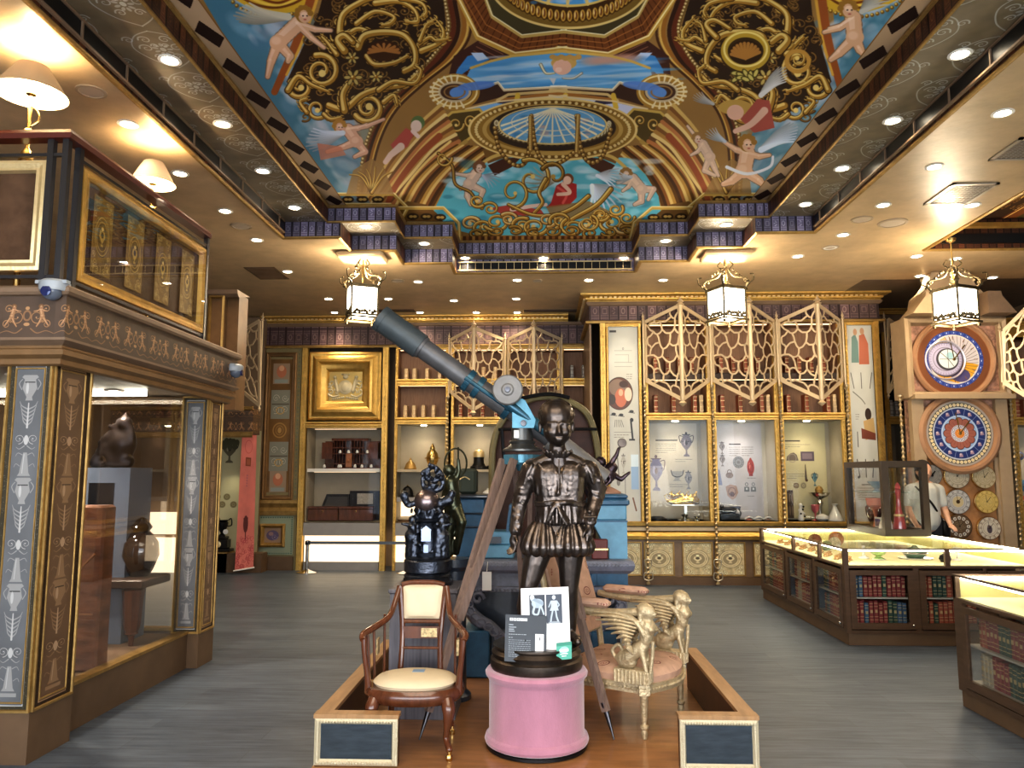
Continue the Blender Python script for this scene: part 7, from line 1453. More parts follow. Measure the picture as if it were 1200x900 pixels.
def sign_teal():
 c = Cv(20, 20, (70,160,140), 10); c.rect(0, 0, 20, 4, (40,130,110)); c.ell(10, 9, 6, 4, (150,210,196)); c.rect(4, 8, 16, 11, (214,236,230)); c.rect(5, 13, 15, 14, (226,240,236)); c.rect(7, 15.4, 13, 16.4, (226,240,236)); return c.get()
def card(name, label, p00, p10, p11, p01, Y0, tilt, m, th=.004):
 a, b_, d = S(*p00, Y0), S(*p10, Y0), S(*p01, Y0); H_ = d.z-a.z; a2 = Vector((a.x, Y0, a.z)); b2 = Vector((b_.x, Y0, a.z+(b_.z-a.z))); up = Vector((0, tilt*H_, H_)); dx = d.x-a.x
 t = thing(name, label, 'sign', a2); P = [a2, b2, b2+up+Vector((dx,0,0)), a2+up+Vector((dx,0,0))]; mb = MB(); mb.face(P, [(0,0),(1,0),(1,1),(0,1)]); mb.build('printed_face', m, t, smooth=0)
 n = (P[1]-P[0]).cross(P[3]-P[0]).normalized(); k = MB(); bk = [p-n*th for p in P]; f = [p-n*.0004 for p in P]; k.mesh(f+bk, [(0,1,2,3),(7,6,5,4),(0,4,5,1),(1,5,6,2),(2,6,7,3),(3,7,4,0)]); k.build('board', WHITE if name != 'black_caption' else BLACKM, t)
 q = MB(); mid = (P[0]+P[1])/2-n*th; q.bar(mid+up*.5, mid+Vector((0,.06+.2*H_,0.002)), .03, .004, (1,0,0)); q.build('easel_leg', WHITE if name != 'black_caption' else BLACKM, t); return t
zb = Z0+.001; yb = zy(0, 1)  # table heights
Yw1 = 4.17; pbw = 0
card('white_caption', 'white information card with two statue photographs on the drum', (612,771), (669,769), (0,0), (610,691), 4.165, .12, mat('sign_white', rough=.5, tex=img('sw', sign_white())))
card('black_caption', 'black caption card with white heading leaning before the white card', (591,775), (640,777), (0,0), (592,722), 4.125, .22, mat('sign_black', rough=.4, tex=img('sb', sign_black())))
card('teal_card', 'tiny teal and white sticker card at the corner of the white card', (652,774), (670,772), (0,0), (652,754), 4.135, .1, mat('sign_teal', rough=.4, tex=img('sg', sign_teal())))
# ================================================================ telescope
YT = 4.86; TG = mat('telescope_grey', (.10,.10,.105), .42, .3, vary=.2, vscale=8); TGD = mat('telescope_sleeve', (.055,.068,.075), .5, .2, vary=.2); TEAL = mat('teal_enamel', (.03,.095,.14), .25, .4, vary=.25, vscale=12); TEALL = mat('light_teal_enamel', (.085,.23,.31), .3, .3, vary=.2, vscale=20); LEGW = mat('tripod_wood', (.20,.14,.115), .5, vary=.25, vscale=6, stretch=(10,10,1)); ALU = mat('worn_aluminium', (.20,.195,.19), .6, .4, vary=.15, vscale=9)
tt = thing('telescope', 'long grey brass-jointed telescope on a teal mount and wooden tripod', 'telescope', (-.12, YT, ZP))
p0, p1 = S(446,373,YT-.10), S(697,551,YT+.06); ax = (p1-p0).normalized(); L_ = (p1-p0).length
def tp(px, py, f): return p0+ax*L_*f
MB().tube([p0, p0+ax*.31], .083, 28).tube([p0-ax*.006, p0+ax*.03], .087, 28).build('dew_shield', TGD, tt)
MB().tube([p0-ax*.008, p0-ax*.007], .072, 24).build('objective_lens', mat('lens', (.02,.03,.05), .05, .3, coat=1), tt)
MB().tube([p0+ax*.30, p0+ax*.33], .074, 28).tube([p0+ax*.32, p0+ax*L_*.60], .066, 28).tube([p0+ax*L_*.56, p0+ax*L_*.80], .056, 24).build('tube', TG, tt)
MB().tube([p0+ax*L_*.79, p0+ax*L_*1.0], .075, 24, .058).tube([p0+ax*L_*.98, p0+ax*L_*1.05], .05, 20).build('eyepiece', ALU, tt)
mb = MB()
for f in (.40, .445, .585): mb.tube([p0+ax*L_*f, p0+ax*L_*(f+.022)], .076, 28)
up = ax.cross(Vector((0,1,0))).normalized(); up = up if up.z > 0 else -up
mb.tube([p0+ax*L_*.40-Vector((0,.07,0)), p0+ax*L_*.62-Vector((0,.07,0))], .014, 10); mb.build('clamp_ring', TEAL, tt)
mb = MB(); fa = p0+ax*L_*.60+up*.02-Vector((0,.075,0)); mb.tube([fa, fa+ax*.33], .036, 18); mb.tube([fa-ax*.02, fa], .042, 18); mb.tube([fa+ax*.33, fa+ax*.35], .042, 18); mb.build('guide_tube', TEAL, tt)
wc = S(595,457,YT-.19); mb = MB(); mb.lathe([(.0,-.02),(.092,-.02),(.094,-.01),(.094,.01),(.086,.02),(.04,.022),(.03,.03),(.0,.03)], wc, 40, 'Y'); mb.tube([wc+Vector((0,-.02,0)), wc+Vector((0,.16,0))], .016, 12); mb.build('hand_wheel', ALU, tt); MB().lathe([(.018,.03),(.016,.045),(0,.046)], wc, 12, 'Y').build('wheel_bolt', STEEL, tt)
ap = S(612,505,YT); mb = MB(); hd = S(612,480,YT); c0 = S(612,497,YT)
mb.prism([(hd.x-.06,c0.z-.03),(hd.x+.075,c0.z-.03),(hd.x+.085,c0.z+.02),(hd.x+.02,hd.z+.05),(hd.x-.06,hd.z+.09)], YT-.10, YT+.10); mb.build('mount_head', TEALL, tt); mb = MB(); mb.lathe([(.02,0),(.018,.02),(0,.022)], (c0.x+.01, YT-.10, c0.z+.0), 14, 'Y'); mb.lathe([(.008,0),(.008,.03),(0,.03)], (c0.x+.01, YT-.10, c0.z+.0), 10, 'Y'); mb.build('mount_bolt', STEEL, tt)
za, zb_ = zy(529,YT,612), zy(501,YT,612); MB().lathe([(.0,za-.0),(.125,za),(.125,za+.012),(.09,za+.03),(.075,za+.045),(.085,za+.06),(.07,za+.07),(.07,zb_-.0),(.078,zb_+.005),(.0,zb_+.01)], (c0.x,YT,0), 36).build('pillar_head', mat('gunmetal', (.12,.12,.115), .35, .7, vary=.2), tt)
MB().box(c0.x-.05,c0.x-.018,YT-.074,YT-.068,zb_-.07,zb_-.02).build('paper_label', WHITE, tt)
hz = zy(533,YT,612); mb = MB(); mb.lathe([(0,hz-.10),(.03,hz-.10),(.05,hz-.06),(.09,hz-.05),(.09,hz),(.0,hz)], (c0.x,YT,0), 20)
for A in (-2.45, -.55, PI/2): mb.bar((c0.x,YT,hz-.03),(c0.x+.11*math.cos(A),YT+.11*math.sin(A),hz-.03),.10,.06)
mb.build('leg_hub', TEALL, tt)
feet = [Vector((-.665,4.40,ZP+.002)), Vector((.405,4.44,ZP+.002)), Vector((-.10,5.42,ZP+.002))]
for k, f in enumerate(feet):
 A = math.atan2(f.y-YT, f.x-c0.x); top_ = Vector((c0.x+.11*math.cos(A), YT+.11*math.sin(A), hz-.03)); side = Vector((-math.sin(A), math.cos(A), 0)); mid = top_.lerp(f, .60); mb = MB()
 for s in (-1, 1): mb.bar(top_+side*.055*s, mid+side*.018*s, .028, .045, side.cross(f-top_))
 mb.bar(top_.lerp(f, .42), f.lerp(top_, .09), .034, .040, side.cross(f-top_)); o = mb.build('leg', LEGW, tt); MB().tube([f.lerp(top_, .12), f], .020, 12, .004).build('steel_spike', STEEL, o)
# ================================================================ mahogany armchair
AC = thing('armchair', 'mahogany open armchair with cream seat and back pad on castors', 'armchair', (-.67, 4.27, ZP)); CREAM = mat('cream_upholstery', (.70,.58,.40), .75, vary=.06, bump=.08, bscale=200)
ax_, ay = -.675, 4.30; zs0 = .435
def ring_pts(rx_, ry_, n=40, x=ax_, y=ay, ex=2.3): return [(x+rx_*math.copysign(abs(math.cos(t))**(2/ex), math.cos(t)), y+ry_*math.copysign(abs(math.sin(t))**(2/ex), math.sin(t))) for t in [2*PI*k/n for k in range(n)]]
def loft(rows, zs_):
 mb = MB(); n = len(rows[0]); vs = [(x, y, z) for r_, z in zip(rows, zs_) for x, y in r_]; fs = [(i*n+k, i*n+(k+1) % n, (i+1)*n+(k+1) % n, (i+1)*n+k) for i in range(len(rows)-1) for k in range(n)]+[tuple(range(n-1,-1,-1)), tuple(range((len(rows)-1)*n, len(rows)*n))]; return mb.mesh(vs, fs)
loft([ring_pts(.245,.205), ring_pts(.262,.222), ring_pts(.268,.228), ring_pts(.262,.222), ring_pts(.25,.21)], [zs0-.075, zs0-.055, zs0-.035, zs0-.015, zs0]).build('seat_rail', MAHOG, AC)
loft([ring_pts(.215,.185), ring_pts(.225,.192), ring_pts(.205,.175), ring_pts(.15,.13), ring_pts(.06,.05)], [zs0-.0, zs0+.014, zs0+.03, zs0+.043, zs0+.05]).build('seat', CREAM, AC)
MB().box(ax_-.02,ax_+.045,ay+.0,ay+.06,zs0+.0475,zs0+.051).build('paper_tag', mat('blue_tag', (.25,.36,.5), .6), AC)
for s, X in ((-1, ax_-.19), (1, ax_+.19)):
 yl = ay-.15; P = [(X,yl,zs0-.05),(X+s*.012,yl-.025,zs0-.10),(X+s*.006,yl-.02,zs0-.17),(X-s*.004,yl+.0,zs0-.24),(X+s*.018,yl-.045,ZP+.055),(X+s*.022,yl-.055,ZP+.045)]
 MB().tube(P, [.034,.036,.026,.017,.015,.018,.012], 12, curve=True).build('leg', MAHOG, AC)
 o = MB(); o.lathe([(0,0),(.016,0),(.018,.02),(.01,.028),(.01,.045),(0,.045)], (X+s*.02, yl-.05, ZP+.001), 12); o.lathe([(.017,-.008),(.017,.008),(0,.008)], (X+s*.02, yl-.058, ZP+.019), 14, 'X'); o.build('castor', BRASS, AC)
 yr = ay+.16; X2 = ax_+s*.16; MB().tube([(X2,yr,zs0-.05),(X2,yr+.01,zs0-.2),(X2+s*.02,yr+.04,ZP+.05)], [.020,.016,.013], 10, curve=True).build('leg', MAHOG, AC)
 o = MB(); o.lathe([(0,0),(.015,0),(.017,.02),(.009,.028),(.009,.05),(0,.05)], (X2+s*.02, yr+.04, ZP+.001), 12); o.build('castor', BRASS, AC)
 # back post, arm, arm support, balusters, inlaid plaque
 bt = (ax_+s*.135, ay+.235, .905); MB().tube([(ax_+s*.115,ay+.16,zs0-.03),(ax_+s*.108,ay+.185,.60),(ax_+s*.115,ay+.21,.74),bt], [.017,.015,.016,.020], 10, curve=True).build('back_post', MAHOG, AC)
 MB().tube([bt,(ax_+s*.15,ay+.20,.84),(ax_+s*.175,ay+.13,.755),(ax_+s*.235,ay+.03,.715),(ax_+s*.275,ay-.06,.695),(ax_+s*.272,ay-.10,.672)], [.018,.016,.017,.019,.020,.014], 12, curve=True).build('arm_rest', MAHOG, AC)
 MB().tube([(ax_+s*.268,ay-.085,.685),(ax_+s*.262,ay-.09,.60),(ax_+s*.248,ay-.08,.50),(ax_+s*.24,ay-.07,zs0-.04)], [.016,.014,.016,.022], 10, curve=True).build('arm_support', MAHOG, AC)
 mb = MB()
 for k, (yy_, zz_2) in enumerate(((ay-.02,.70),(ay+.04,.722),(ay+.14,.77))): xx = ax_+s*(.262-.02*k-.02*(k == 2)); mb.tube([(ax_+s*(.243-.012*k-.02*(k == 2)),yy_,zs0-.02),(xx,yy_,zz_2-.005)], .0075, 8)
 mb.build('baluster', MAHOG, AC); MB().box(ax_+s*.218-.003,ax_+s*.218+.012*s,ay+.055,ay+.115,.56,.645).build('inlaid_plaque', mat('inlay', (.5,.38,.2), .3, .3, vary=.6, vscale=60), AC)
mb = MB(); mb.box(ax_-.105,ax_+.105,ay+.185,ay+.202,.625,.69); mb.tube([(ax_-.108,ay+.175,.575),(ax_+.108,ay+.175,.575)], .008, 8); mb.tube([(ax_-.115,ay+.205,.715),(ax_+.115,ay+.205,.715)], .012, 8); mb.build('back_rail', MAHOG, AC)
mb = MB(); mb.box(ax_+.0,ax_+.09,ay+.181,ay+.184,.633,.682); mb.build('brass_inlay', mat('inlay', ()), AC)
def pad():
 mb = MB(); n, m2 = 14, 10; V = []
 for j in range(m2+1):
  for i in range(n+1):
   u, v = i/n, j/m2; x = ax_+(u-.5)*(.215+.03*v)*1.0; z = .73+v*.185; e = (1-(2*u-1)**6)*(1-(2*v-1)**6); V.append((x, ay+.205+.035*(v)-.032*e-.02*(1-(2*u-1)**2)*0, z))
 F = [(j*(n+1)+i, j*(n+1)+i+1, (j+1)*(n+1)+i+1, (j+1)*(n+1)+i) for j in range(m2) for i in range(n)]; k = len(V); B_ = [(x, ay+.225+.035*((z-.73)/.185), z) for x, y, z in V]
 mb.mesh(V+B_, F+[tuple(q+k for q in f[::-1]) for f in F]+[(i, i+k, i+1+k, i+1) for i in range(n)]+[(m2*(n+1)+i+1, m2*(n+1)+i+1+k, m2*(n+1)+i+k, m2*(n+1)+i) for i in range(n)]+[(j*(n+1), (j+1)*(n+1), (j+1)*(n+1)+k, j*(n+1)+k) for j in range(m2)]+[(j*(n+1)+n+k, (j+1)*(n+1)+n+k, (j+1)*(n+1)+n, j*(n+1)+n) for j in range(m2)]); return mb
pad().build('backrest_pad', CREAM, AC, weld=True); MB().tube([(ax_-.125,ay+.24,.915),(ax_-.06,ay+.245,.928),(ax_+.06,ay+.245,.928),(ax_+.125,ay+.24,.915)], .014, 10, curve=True).build('crest_rail', MAHOG, AC)
# ================================================================ gilt sphinx armchair (seen from its side)
GC = thing('sphinx_armchair', 'gilt winged-sphinx armchair with peach patterned upholstery', 'armchair', (.45, 4.8, ZP)); GW = mat('worn_gilding', (.50,.40,.25), .4, .45, bump=.4, bscale=80, vary=.25, vscale=20)
def draw_uph():
 c = Cv(256, 256, (190,154,132)); c.noise(.05, 2, 8, 2)
 for (x, y) in ((64,64),(192,192)): c.ring(x, y, 30, 20, 6, (118,70,64)); c.ring(x, y, 14, 9, 3, (118,70,64)); c.ell(x, y, 4, 4, (130,74,64))
 for (x, y) in ((192,64),(64,192)): c.ell(x, y, 5, 4, (150,92,80)); c.ell(x, y-12, 3, 5, (150,92,80)); c.ell(x, y+12, 3, 5, (150,92,80))
 return c.get()
UPH = mat('peach_upholstery', rough=.75, tex=img('uph', draw_uph()), rep=(3.4,3.4)); f_ = Vector((.86,-.51,0)); l_ = Vector((.51,.86,0)); A0 = Vector((.575,4.455,0))   # facing and left directions; A0 front-right leg
def G(f, l, z): return A0+f_*f+l_*l+Vector((0,0,z))
W_, D_ = .56, .53; zs_ = .395
def xf(mb_):  # local (f,l,z) -> world
 o = MB(); o.mesh([tuple(G(*v)) for v in mb_.v], mb_.f); return o
def seat_outline(e=0.0, n=9):
 P = [(-D_-e,-.0-e),(-D_-e,W_+e)];
 for k in range(n+1): t_ = k/n; P.append((e+.09*math.sin(PI*t_), W_+e-(W_+2*e)*t_))
 return P
def plate(z0, z1, e): mb = MB(); mb.prism(seat_outline(e), z0, z1, 'XY'); return xf(mb)
plate(zs_-.055, zs_-.005, .012).build('seat_rail', GW, GC)
s1 = MB(); rows = [seat_outline(.0), seat_outline(.005), seat_outline(-.02), seat_outline(-.08), seat_outline(-.18)]; zz3 = [zs_-.006, zs_+.03, zs_+.06, zs_+.078, zs_+.085]; n = len(rows[0]); s1.mesh([(a_, b2, z) for r_, z in zip(rows, zz3) for a_, b2 in r_], [(i*n+k, i*n+(k+1) % n, (i+1)*n+(k+1) % n, (i+1)*n+k) for i in range(4) for k in range(n)]+[tuple(range(4*n, 5*n))]); xf(s1).build('seat', UPH, GC)
mb = MB(); OUT = seat_outline(.014)
for i in range(len(OUT)):
 a_, b2 = Vector(OUT[i]), Vector(OUT[(i+1) % len(OUT)]); L3 = (b2-a_).length
 for k in range(max(1, int(L3/.022))): q = a_.lerp(b2, (k+.5)/max(1, int(L3/.022))); mb.ball((q.x, q.y, zs_-.03), .010, 6, 4)
xf(mb).build('carved_beading', GW, GC)
legp = [(.0,0),(.014,.0),(.020,.03),(.016,.05),(.024,.06),(.024,.07),(.014,.08),(.019,.14),(.024,.22),(.030,.235),(.030,.245),(.018,.25),(.034,.262),(.034,.275),(.022,.285),(.026,zs_-.10),(0,zs_-.10)]
for (ff, ll) in ((0,0),(0,W_),(-D_,0),(-D_,W_)):
 c0_ = G(ff, ll, ZP+.001); mb = MB(); mb.lathe(legp, c0_, 14); mb.cbox((c0_.x, c0_.y, zs_-.03), (.06,.06,.055)); mb.build('leg', GW, GC)
for ll, nm in ((0,'near'),(W_,'far')):
 a0 = MB(); a0.tube([(-D_-.02,ll,.775),(-.35,ll,.76),(-.15,ll,.765),(.01,ll,.785)], [.020,.026,.024,.026], 10, curve=True); xf(a0).build('arm_rest', GW, GC)
 a0 = MB(); a0.bbox(-D_+.02,-.20,ll-.034,ll+.034,.785,.835,.018); xf(a0).build('arm_pad', UPH, GC)
 # sphinx: head, bust, wings, haunches
 sp_ = MB(); sp_.ball((.035,ll,.785), .040, 16, 12, (.95,.9,1.12)); sp_.ball((.012,ll,.795), .046, 14, 10, (1,1,.95)); sp_.capsule((.0,ll-.03,.77), .016, (.0,ll-.034,.71), .012); sp_.capsule((.0,ll+.03,.77), .016, (.0,ll+.034,.71), .012); sp_.capsule((.072,ll,.788), .008, (.078,ll,.778), .010); sp_.ball((.07,ll,.762), .010, 8, 6); sp_.capsule((.03,ll,.76), .024, (.03,ll,.73), .032); sp_.capsule((.03,ll,.71), .044, (.02,ll,.64), .038); sp_.ball((.06,ll-.02,.695), .022, 10, 6); sp_.ball((.06,ll+.02,.695), .022, 10, 6)
 sp_.capsule((.02,ll,.64), .028, (-.0,ll,.56), .022); sp_.capsule((.0,ll-.02,.58), .02, (.03,ll-.025,.46), .012); sp_.capsule((.0,ll+.02,.58), .02, (.03,ll+.025,.46), .012); sp_.ball((-.10,ll,.515), .055, 12, 8, (1.2,.7,1)); sp_.capsule((-.0,ll,.60), .038, (-.09,ll,.53), .045); sp_.tube([(-.15,ll,.50),(-.19,ll,.55),(-.15,ll,.59),(-.12,ll,.56)], .012, 8, curve=True)
 o = blob('sphinx_figure', xf(sp_), GW, GC, .007, 2)
 wg = MB()
 for sd in (-1, 1):
  for k in range(9):
   t_ = k/8; base = (-.0-.01*k, ll+sd*.035, .735-.018*k); tip = (-.10-.20*(1-t_)+.06*t_, ll+sd*(.05), .765-.18*t_-.02); mid = ((base[0]+tip[0])/2, ll+sd*.055, (base[2]+tip[2])/2+.015); wg.tube([base, mid, tip], [.013,.022,.006], 8, curve=True, flat=.6)
  wg.tube([(.02,ll+sd*.03,.66),(-.01,ll+sd*.035,.72),(-.10,ll+sd*.04,.765),(-.28,ll+sd*.04,.765)], [.016,.02,.014,.008], 8, curve=True)
 xf(wg).build('wing', GW, GC)
 bx_ = MB(); bx_.box(-.16,.035,ll-.04,ll+.04,zs_-.0,zs_+.075)
 for k in range(9): bx_.tube([(-.155+k*.022,ll-.043,zs_+.005),(-.155+k*.022,ll-.043,zs_+.07)], .007, 6)
 for k in range(4): bx_.tube([(.038,ll-.03+k*.02,zs_+.005),(.038,ll-.03+k*.02,zs_+.07)], .007, 6)
 xf(bx_).build('fluted_block', GW, GC)
 a0 = MB(); a0.tube([(.06,ll,.63),(.055,ll,.55),(.04,ll,zs_+.06)], .011, 8); xf(a0).build('front_stay', GW, GC)
bk = MB(); bk.tube([(-D_,0,.40),(-D_-.03,0,.62),(-D_-.10,0,.86),(-D_-.15,0,1.05)], .020, 8, curve=True); bk.tube([(-D_,W_,.40),(-D_-.03,W_,.62),(-D_-.10,W_,.86),(-D_-.15,W_,1.05)], .020, 8, curve=True); bk.tube([(-D_-.15,0,1.05),(-D_-.17,W_/2,1.10),(-D_-.15,W_,1.05)], .022, 8, curve=True); bk.tube([(-D_-.02,0,.56),(-D_-.02,W_,.56)], .016, 8); xf(bk).build('back_frame', GW, GC)
bk = MB(); V = [];
for j in range(9):
 t_ = j/8; z = .58+.46*t_; f0 = -D_-.02-.13*t_**1.2
 V.append([(f0+.03,.02,z),(f0+.055,.10,z),(f0+.06,W_/2,z),(f0+.055,W_-.10,z),(f0+.03,W_-.02,z),(f0-.03,W_-.02,z),(f0-.03,.02,z)])
bk.mesh([p for r_ in V for p in r_], [(i*7+k, i*7+(k+1) % 7, (i+1)*7+(k+1) % 7, (i+1)*7+k) for i in range(8) for k in range(7)]+[tuple(range(7))[::-1], tuple(range(56,63))]); xf(bk).build('backrest', UPH, GC)
# ================================================================ carved blue-black cabinet behind
YK = 5.75; EB = mat('ebonised_wood', (.030,.040,.058), .32, vary=.4, vscale=8, coat=.4); TLB = mat('teal_wash', (.035,.11,.20), .45, vary=.35, vscale=5); TLL = mat('pale_teal_wash', (.13,.31,.45), .45, vary=.2, vscale=6); LVN = mat('lavender_carving', (.16,.17,.22), .4, vary=.3, vscale=14)
def kx(px, py=650): return xy(px, YK, py)
def kz(py): return zy(py, YK, 632)
K0, K1 = kx(541), kx(737); t = thing('carved_cabinet', 'ebonised carved cabinet with blue top and scroll brackets behind the bronze boy', 'cabinet', ((K0+K1)/2, YK, ZP))
mb = MB(); mb.box(K0,K1,YK,YK+.55,kz(665),kz(656)); mb.sweep([(K0,YK+.5),(K0,YK),(K1,YK),(K1,YK+.5)][::1], [(0,kz(672)),(.03,kz(668)),(.04,kz(662)),(.03,kz(657)),(0,kz(656))]);
for k in range(46): mb.cbox((K0+.015+k*(K1-K0-.03)/45, YK-.045, kz(661)), (.014,.014,.022))
mb.build('cornice_top', LVN, t)
mb = MB(); mb.box(K0+.04,K1-.04,YK+.04,YK+.5,kz(690),kz(665)); mb.box(K0+.02,K1-.02,YK+.0,YK+.5,kz(694),kz(688))
for k in range(40): mb.ball((K0+.05+k*(K1-K0-.1)/39, YK-.005, kz(692)), .012, 6, 4)
mb.build('frieze', LVN, t)
mb = MB(); mb.box(K0+.05,K1-.05,YK+.22,YK+.5,ZP+.002,kz(690)); mb.build('back_body', EB, t)
mb = MB();
for (a, b_) in ((543,574),(692,722)): MB().bbox(kx(a,760),kx(b_,760),YK-.06,YK+.3,ZP+.002,kz(738),.01).build('foot_block', TLB, t)
mb = MB(); mb.box(kx(678,670),kx(736,670),YK+.02,YK+.04,kz(686),kz(667)); mb.box(kx(700,670),kx(703,670),YK+.01,YK+.02,kz(686),kz(667)); mb.ball((kx(692),YK+.01,kz(674)),.012,8,6); mb.build('drawer_front', TLB, t)
for px, s in ((560, 1), (716, -1)):
 x = kx(px, 700); mb = MB(); zt_, zb_2 = kz(692), kz(748)
 P = [(x-s*.02,YK+.06,zt_),(x-s*.07,YK+.04,zt_-.05),(x-s*.07,YK+.02,zt_-.13),(x-s*.0,YK,zt_-.21),(x+s*.10,YK,zt_-.26),(x+s*.17,YK,zt_-.33),(x+s*.20,YK+.02,zb_2)]
 mb.tube(P, [.035,.042,.046,.05,.04,.036,.03], 10, curve=True)
 for k in range(12):
  q = k/11; i = min(5, int(q*6)); p = Vector(P[i]).lerp(Vector(P[i+1]), q*6-i); mb.tube([(p.x+.035*math.cos(a), p.y-.045, p.z+.03*math.sin(a)) for a in [j*.8+k for j in range(7)]], .008, 6)
 mb.tube([(x+.05*(1-k/14)*math.cos(k*.6), YK-.01, zt_-.06+.05*(1-k/14)*math.sin(k*.6)) for k in range(13)], .014, 6); mb.build('scroll_bracket', LVN, t)
# blocks standing on the cabinet top
zk = kz(656)+.001
t = thing('blue_plinth', 'pale blue stepped plinth block with bracket at the right end of the cabinet', 'plinth', (kx(722), YK+.25, zk)); xa, xb = kx(694,600), kx(736,600); zt2 = kz(585)
MB().bbox(xa+.0,xb-.0,YK+.08,YK+.42,zk+.28,zt2-.03,.01).box(kx(715),xb,YK+.08,YK+.42,zk,zk+.28).build('plinth_body', TLL, t); mb = MB(); mb.bbox(xa-.02,xb+.02,YK+.06,YK+.44,zt2-.05,zt2,.012); mb.bbox(xa-.01,xb+.01,YK+.07,YK+.43,zt2,zt2+.035,.012); mb.box(xa-.01,xb+.005,YK+.075,YK+.43,zt2-.17,zt2-.16); mb.build('cap_moulding', TLB, t)
mb = MB(); mb.prism([(xa,zk+.28),(kx(715),zk+.28),(kx(715),zk+.08),(kx(712),zk+.06),(kx(704),zk+.17)], YK+.08, YK+.40); mb.build('curved_bracket', TLL, t)
t = thing('blue_plinth', 'dark blue stepped plinth block with ledges at the left end of the cabinet', 'plinth', (kx(555), YK+.25, zk)); xa, xb = kx(533,600), kx(570,600); zt2 = kz(580)
MB().bbox(xa,xb-.02,YK+.10,YK+.42,zk,zt2-.03,.01).build('plinth_body', TLB, t); mb = MB(); mb.bbox(xa-.02,xb+.01,YK+.06,YK+.44,zt2-.03,zt2,.01); mb.bbox(xa-.01,xb,YK+.08,YK+.43,zt2-.15,zt2-.135,.006); mb.bbox(xa-.01,xb-.01,YK+.08,YK+.43,zt2-.25,zt2-.235,.006); mb.build('ledge_moulding', EB, t); zt3 = zt2+.001
t = thing('blue_case', 'small stepped blue-grey chest with open lid between the tripod legs', 'chest', (kx(580), YK+.2, zk)); mb = MB(); mb.bbox(kx(556),kx(602),YK+.06,YK+.34,zk,kz(640),.008); mb.bbox(kx(566),kx(602),YK+.10,YK+.34,kz(640)+.0,kz(624),.008); mb.build('chest_body', TLL, t); mb = MB(); mb.box(kx(568),kx(587),YK+.05,YK+.06,kz(638),kz(630)); mb.build('drawer_front', EB, t); mb = MB(); mb.bar((kx(594),YK+.2,kz(624)),(kx(598),YK+.2,kz(592)),.30,.02,(1,0,0)); mb.build('lid', TLB, t)
t = thing('red_case', 'dark red leather-bound case behind the statue breeches', 'case', (kx(706), YK+.1, zk)); MB().bbox(kx(694),kx(713),YK+.03,YK+.07,zk,kz(632),.008).build('case_body', mat('oxblood', (.14,.03,.025), .5, vary=.2), t); MB().box(kx(694),kx(713),YK+.025,YK+.03,kz(645),kz(643)).build('gilt_line', BRASS, t)
t = thing('label_tag', 'white paper tag hanging from the cabinet cornice', 'tag', (kx(571), YK-.08, kz(694))); v0, v1 = S(565,692,5.6), S(576,670,5.6); MB().box(v0.x,v1.x,5.60,5.603,v0.z,v1.z).build('paper', WHITE, t); m0 = S(570.5,659,5.65); MB().tube([((v0.x+v1.x)/2,5.60,v1.z),((v0.x+v1.x)/2,5.68,m0.z)], .002, 6).build('string', WHITE, t)
t = thing('canvas_case', 'dark green upright case with stencilled arc standing on the dark blue plinth', 'case', (kx(545), YK+.25, zt3)); MB().bbox(kx(535,570),kx(556,570),YK+.15,YK+.35,zt3,zy(549,YK+.15,545),.02).build('case_body', mat('canvas_green', (.05,.06,.045), .8), t); yq = YK+.147; MB().tube([(xy(539,yq),yq,zy(562,yq,545)),(xy(545,yq),yq,zy(559,yq,545)),(xy(551,yq),yq,zy(562,yq,545))], .005, 6, curve=True).build('stencil', GOLD_L, t)
# arched hooded wooden chair-back
Yh = 6.35; t = thing('hooded_chair', 'tall arched dark wood hood with iron bar and pale edge behind the statue head', 'chair', (xy(638,Yh,540), Yh, 0)); hz_ = lambda py: zy(py, Yh, 632); hx = lambda px: xy(px, Yh, 540)
out = [(hx(578),hz_(700)),(hx(576),hz_(560)),(hx(579),hz_(515)),(hx(592),hz_(487)),(hx(612),hz_(471)),(hx(640),hz_(464)),(hx(668),hz_(470)),(hx(690),hz_(486)),(hx(700),hz_(520)),(hx(702),hz_(560)),(hx(700),hz_(700))]
mb = MB(); mb.prism(out, Yh+.12, Yh+.16); mb.box(hx(590),hx(690),Yh,Yh+.5,ZP,.75); mb.build('wooden_back', mat('oxblood_wood', (.05,.018,.010), .5, vary=.6, vscale=4, spec=.3), t)
mb = MB(); mb.tube([(x, Yh+.05, z) for x, z in out], .028, 8, curve=True); mb.build('rolled_edge', mat('olive_leather', (.16,.13,.06), .5, vary=.3), t)
mb = MB(); mb.tube([(hx(584),Yh,hz_(503)),(hx(700),Yh,hz_(503))], .012, 8); mb.tube([(hx(588),Yh,hz_(503)),(hx(592),Yh,hz_(560))], .014, 8); mb.tube([(hx(596),Yh,hz_(470)),(hx(640),Yh-.02,hz_(462)),(hx(668),Yh,hz_(466))], .016, 8, curve=True); mb.build('iron_bar', BLACKM, t)
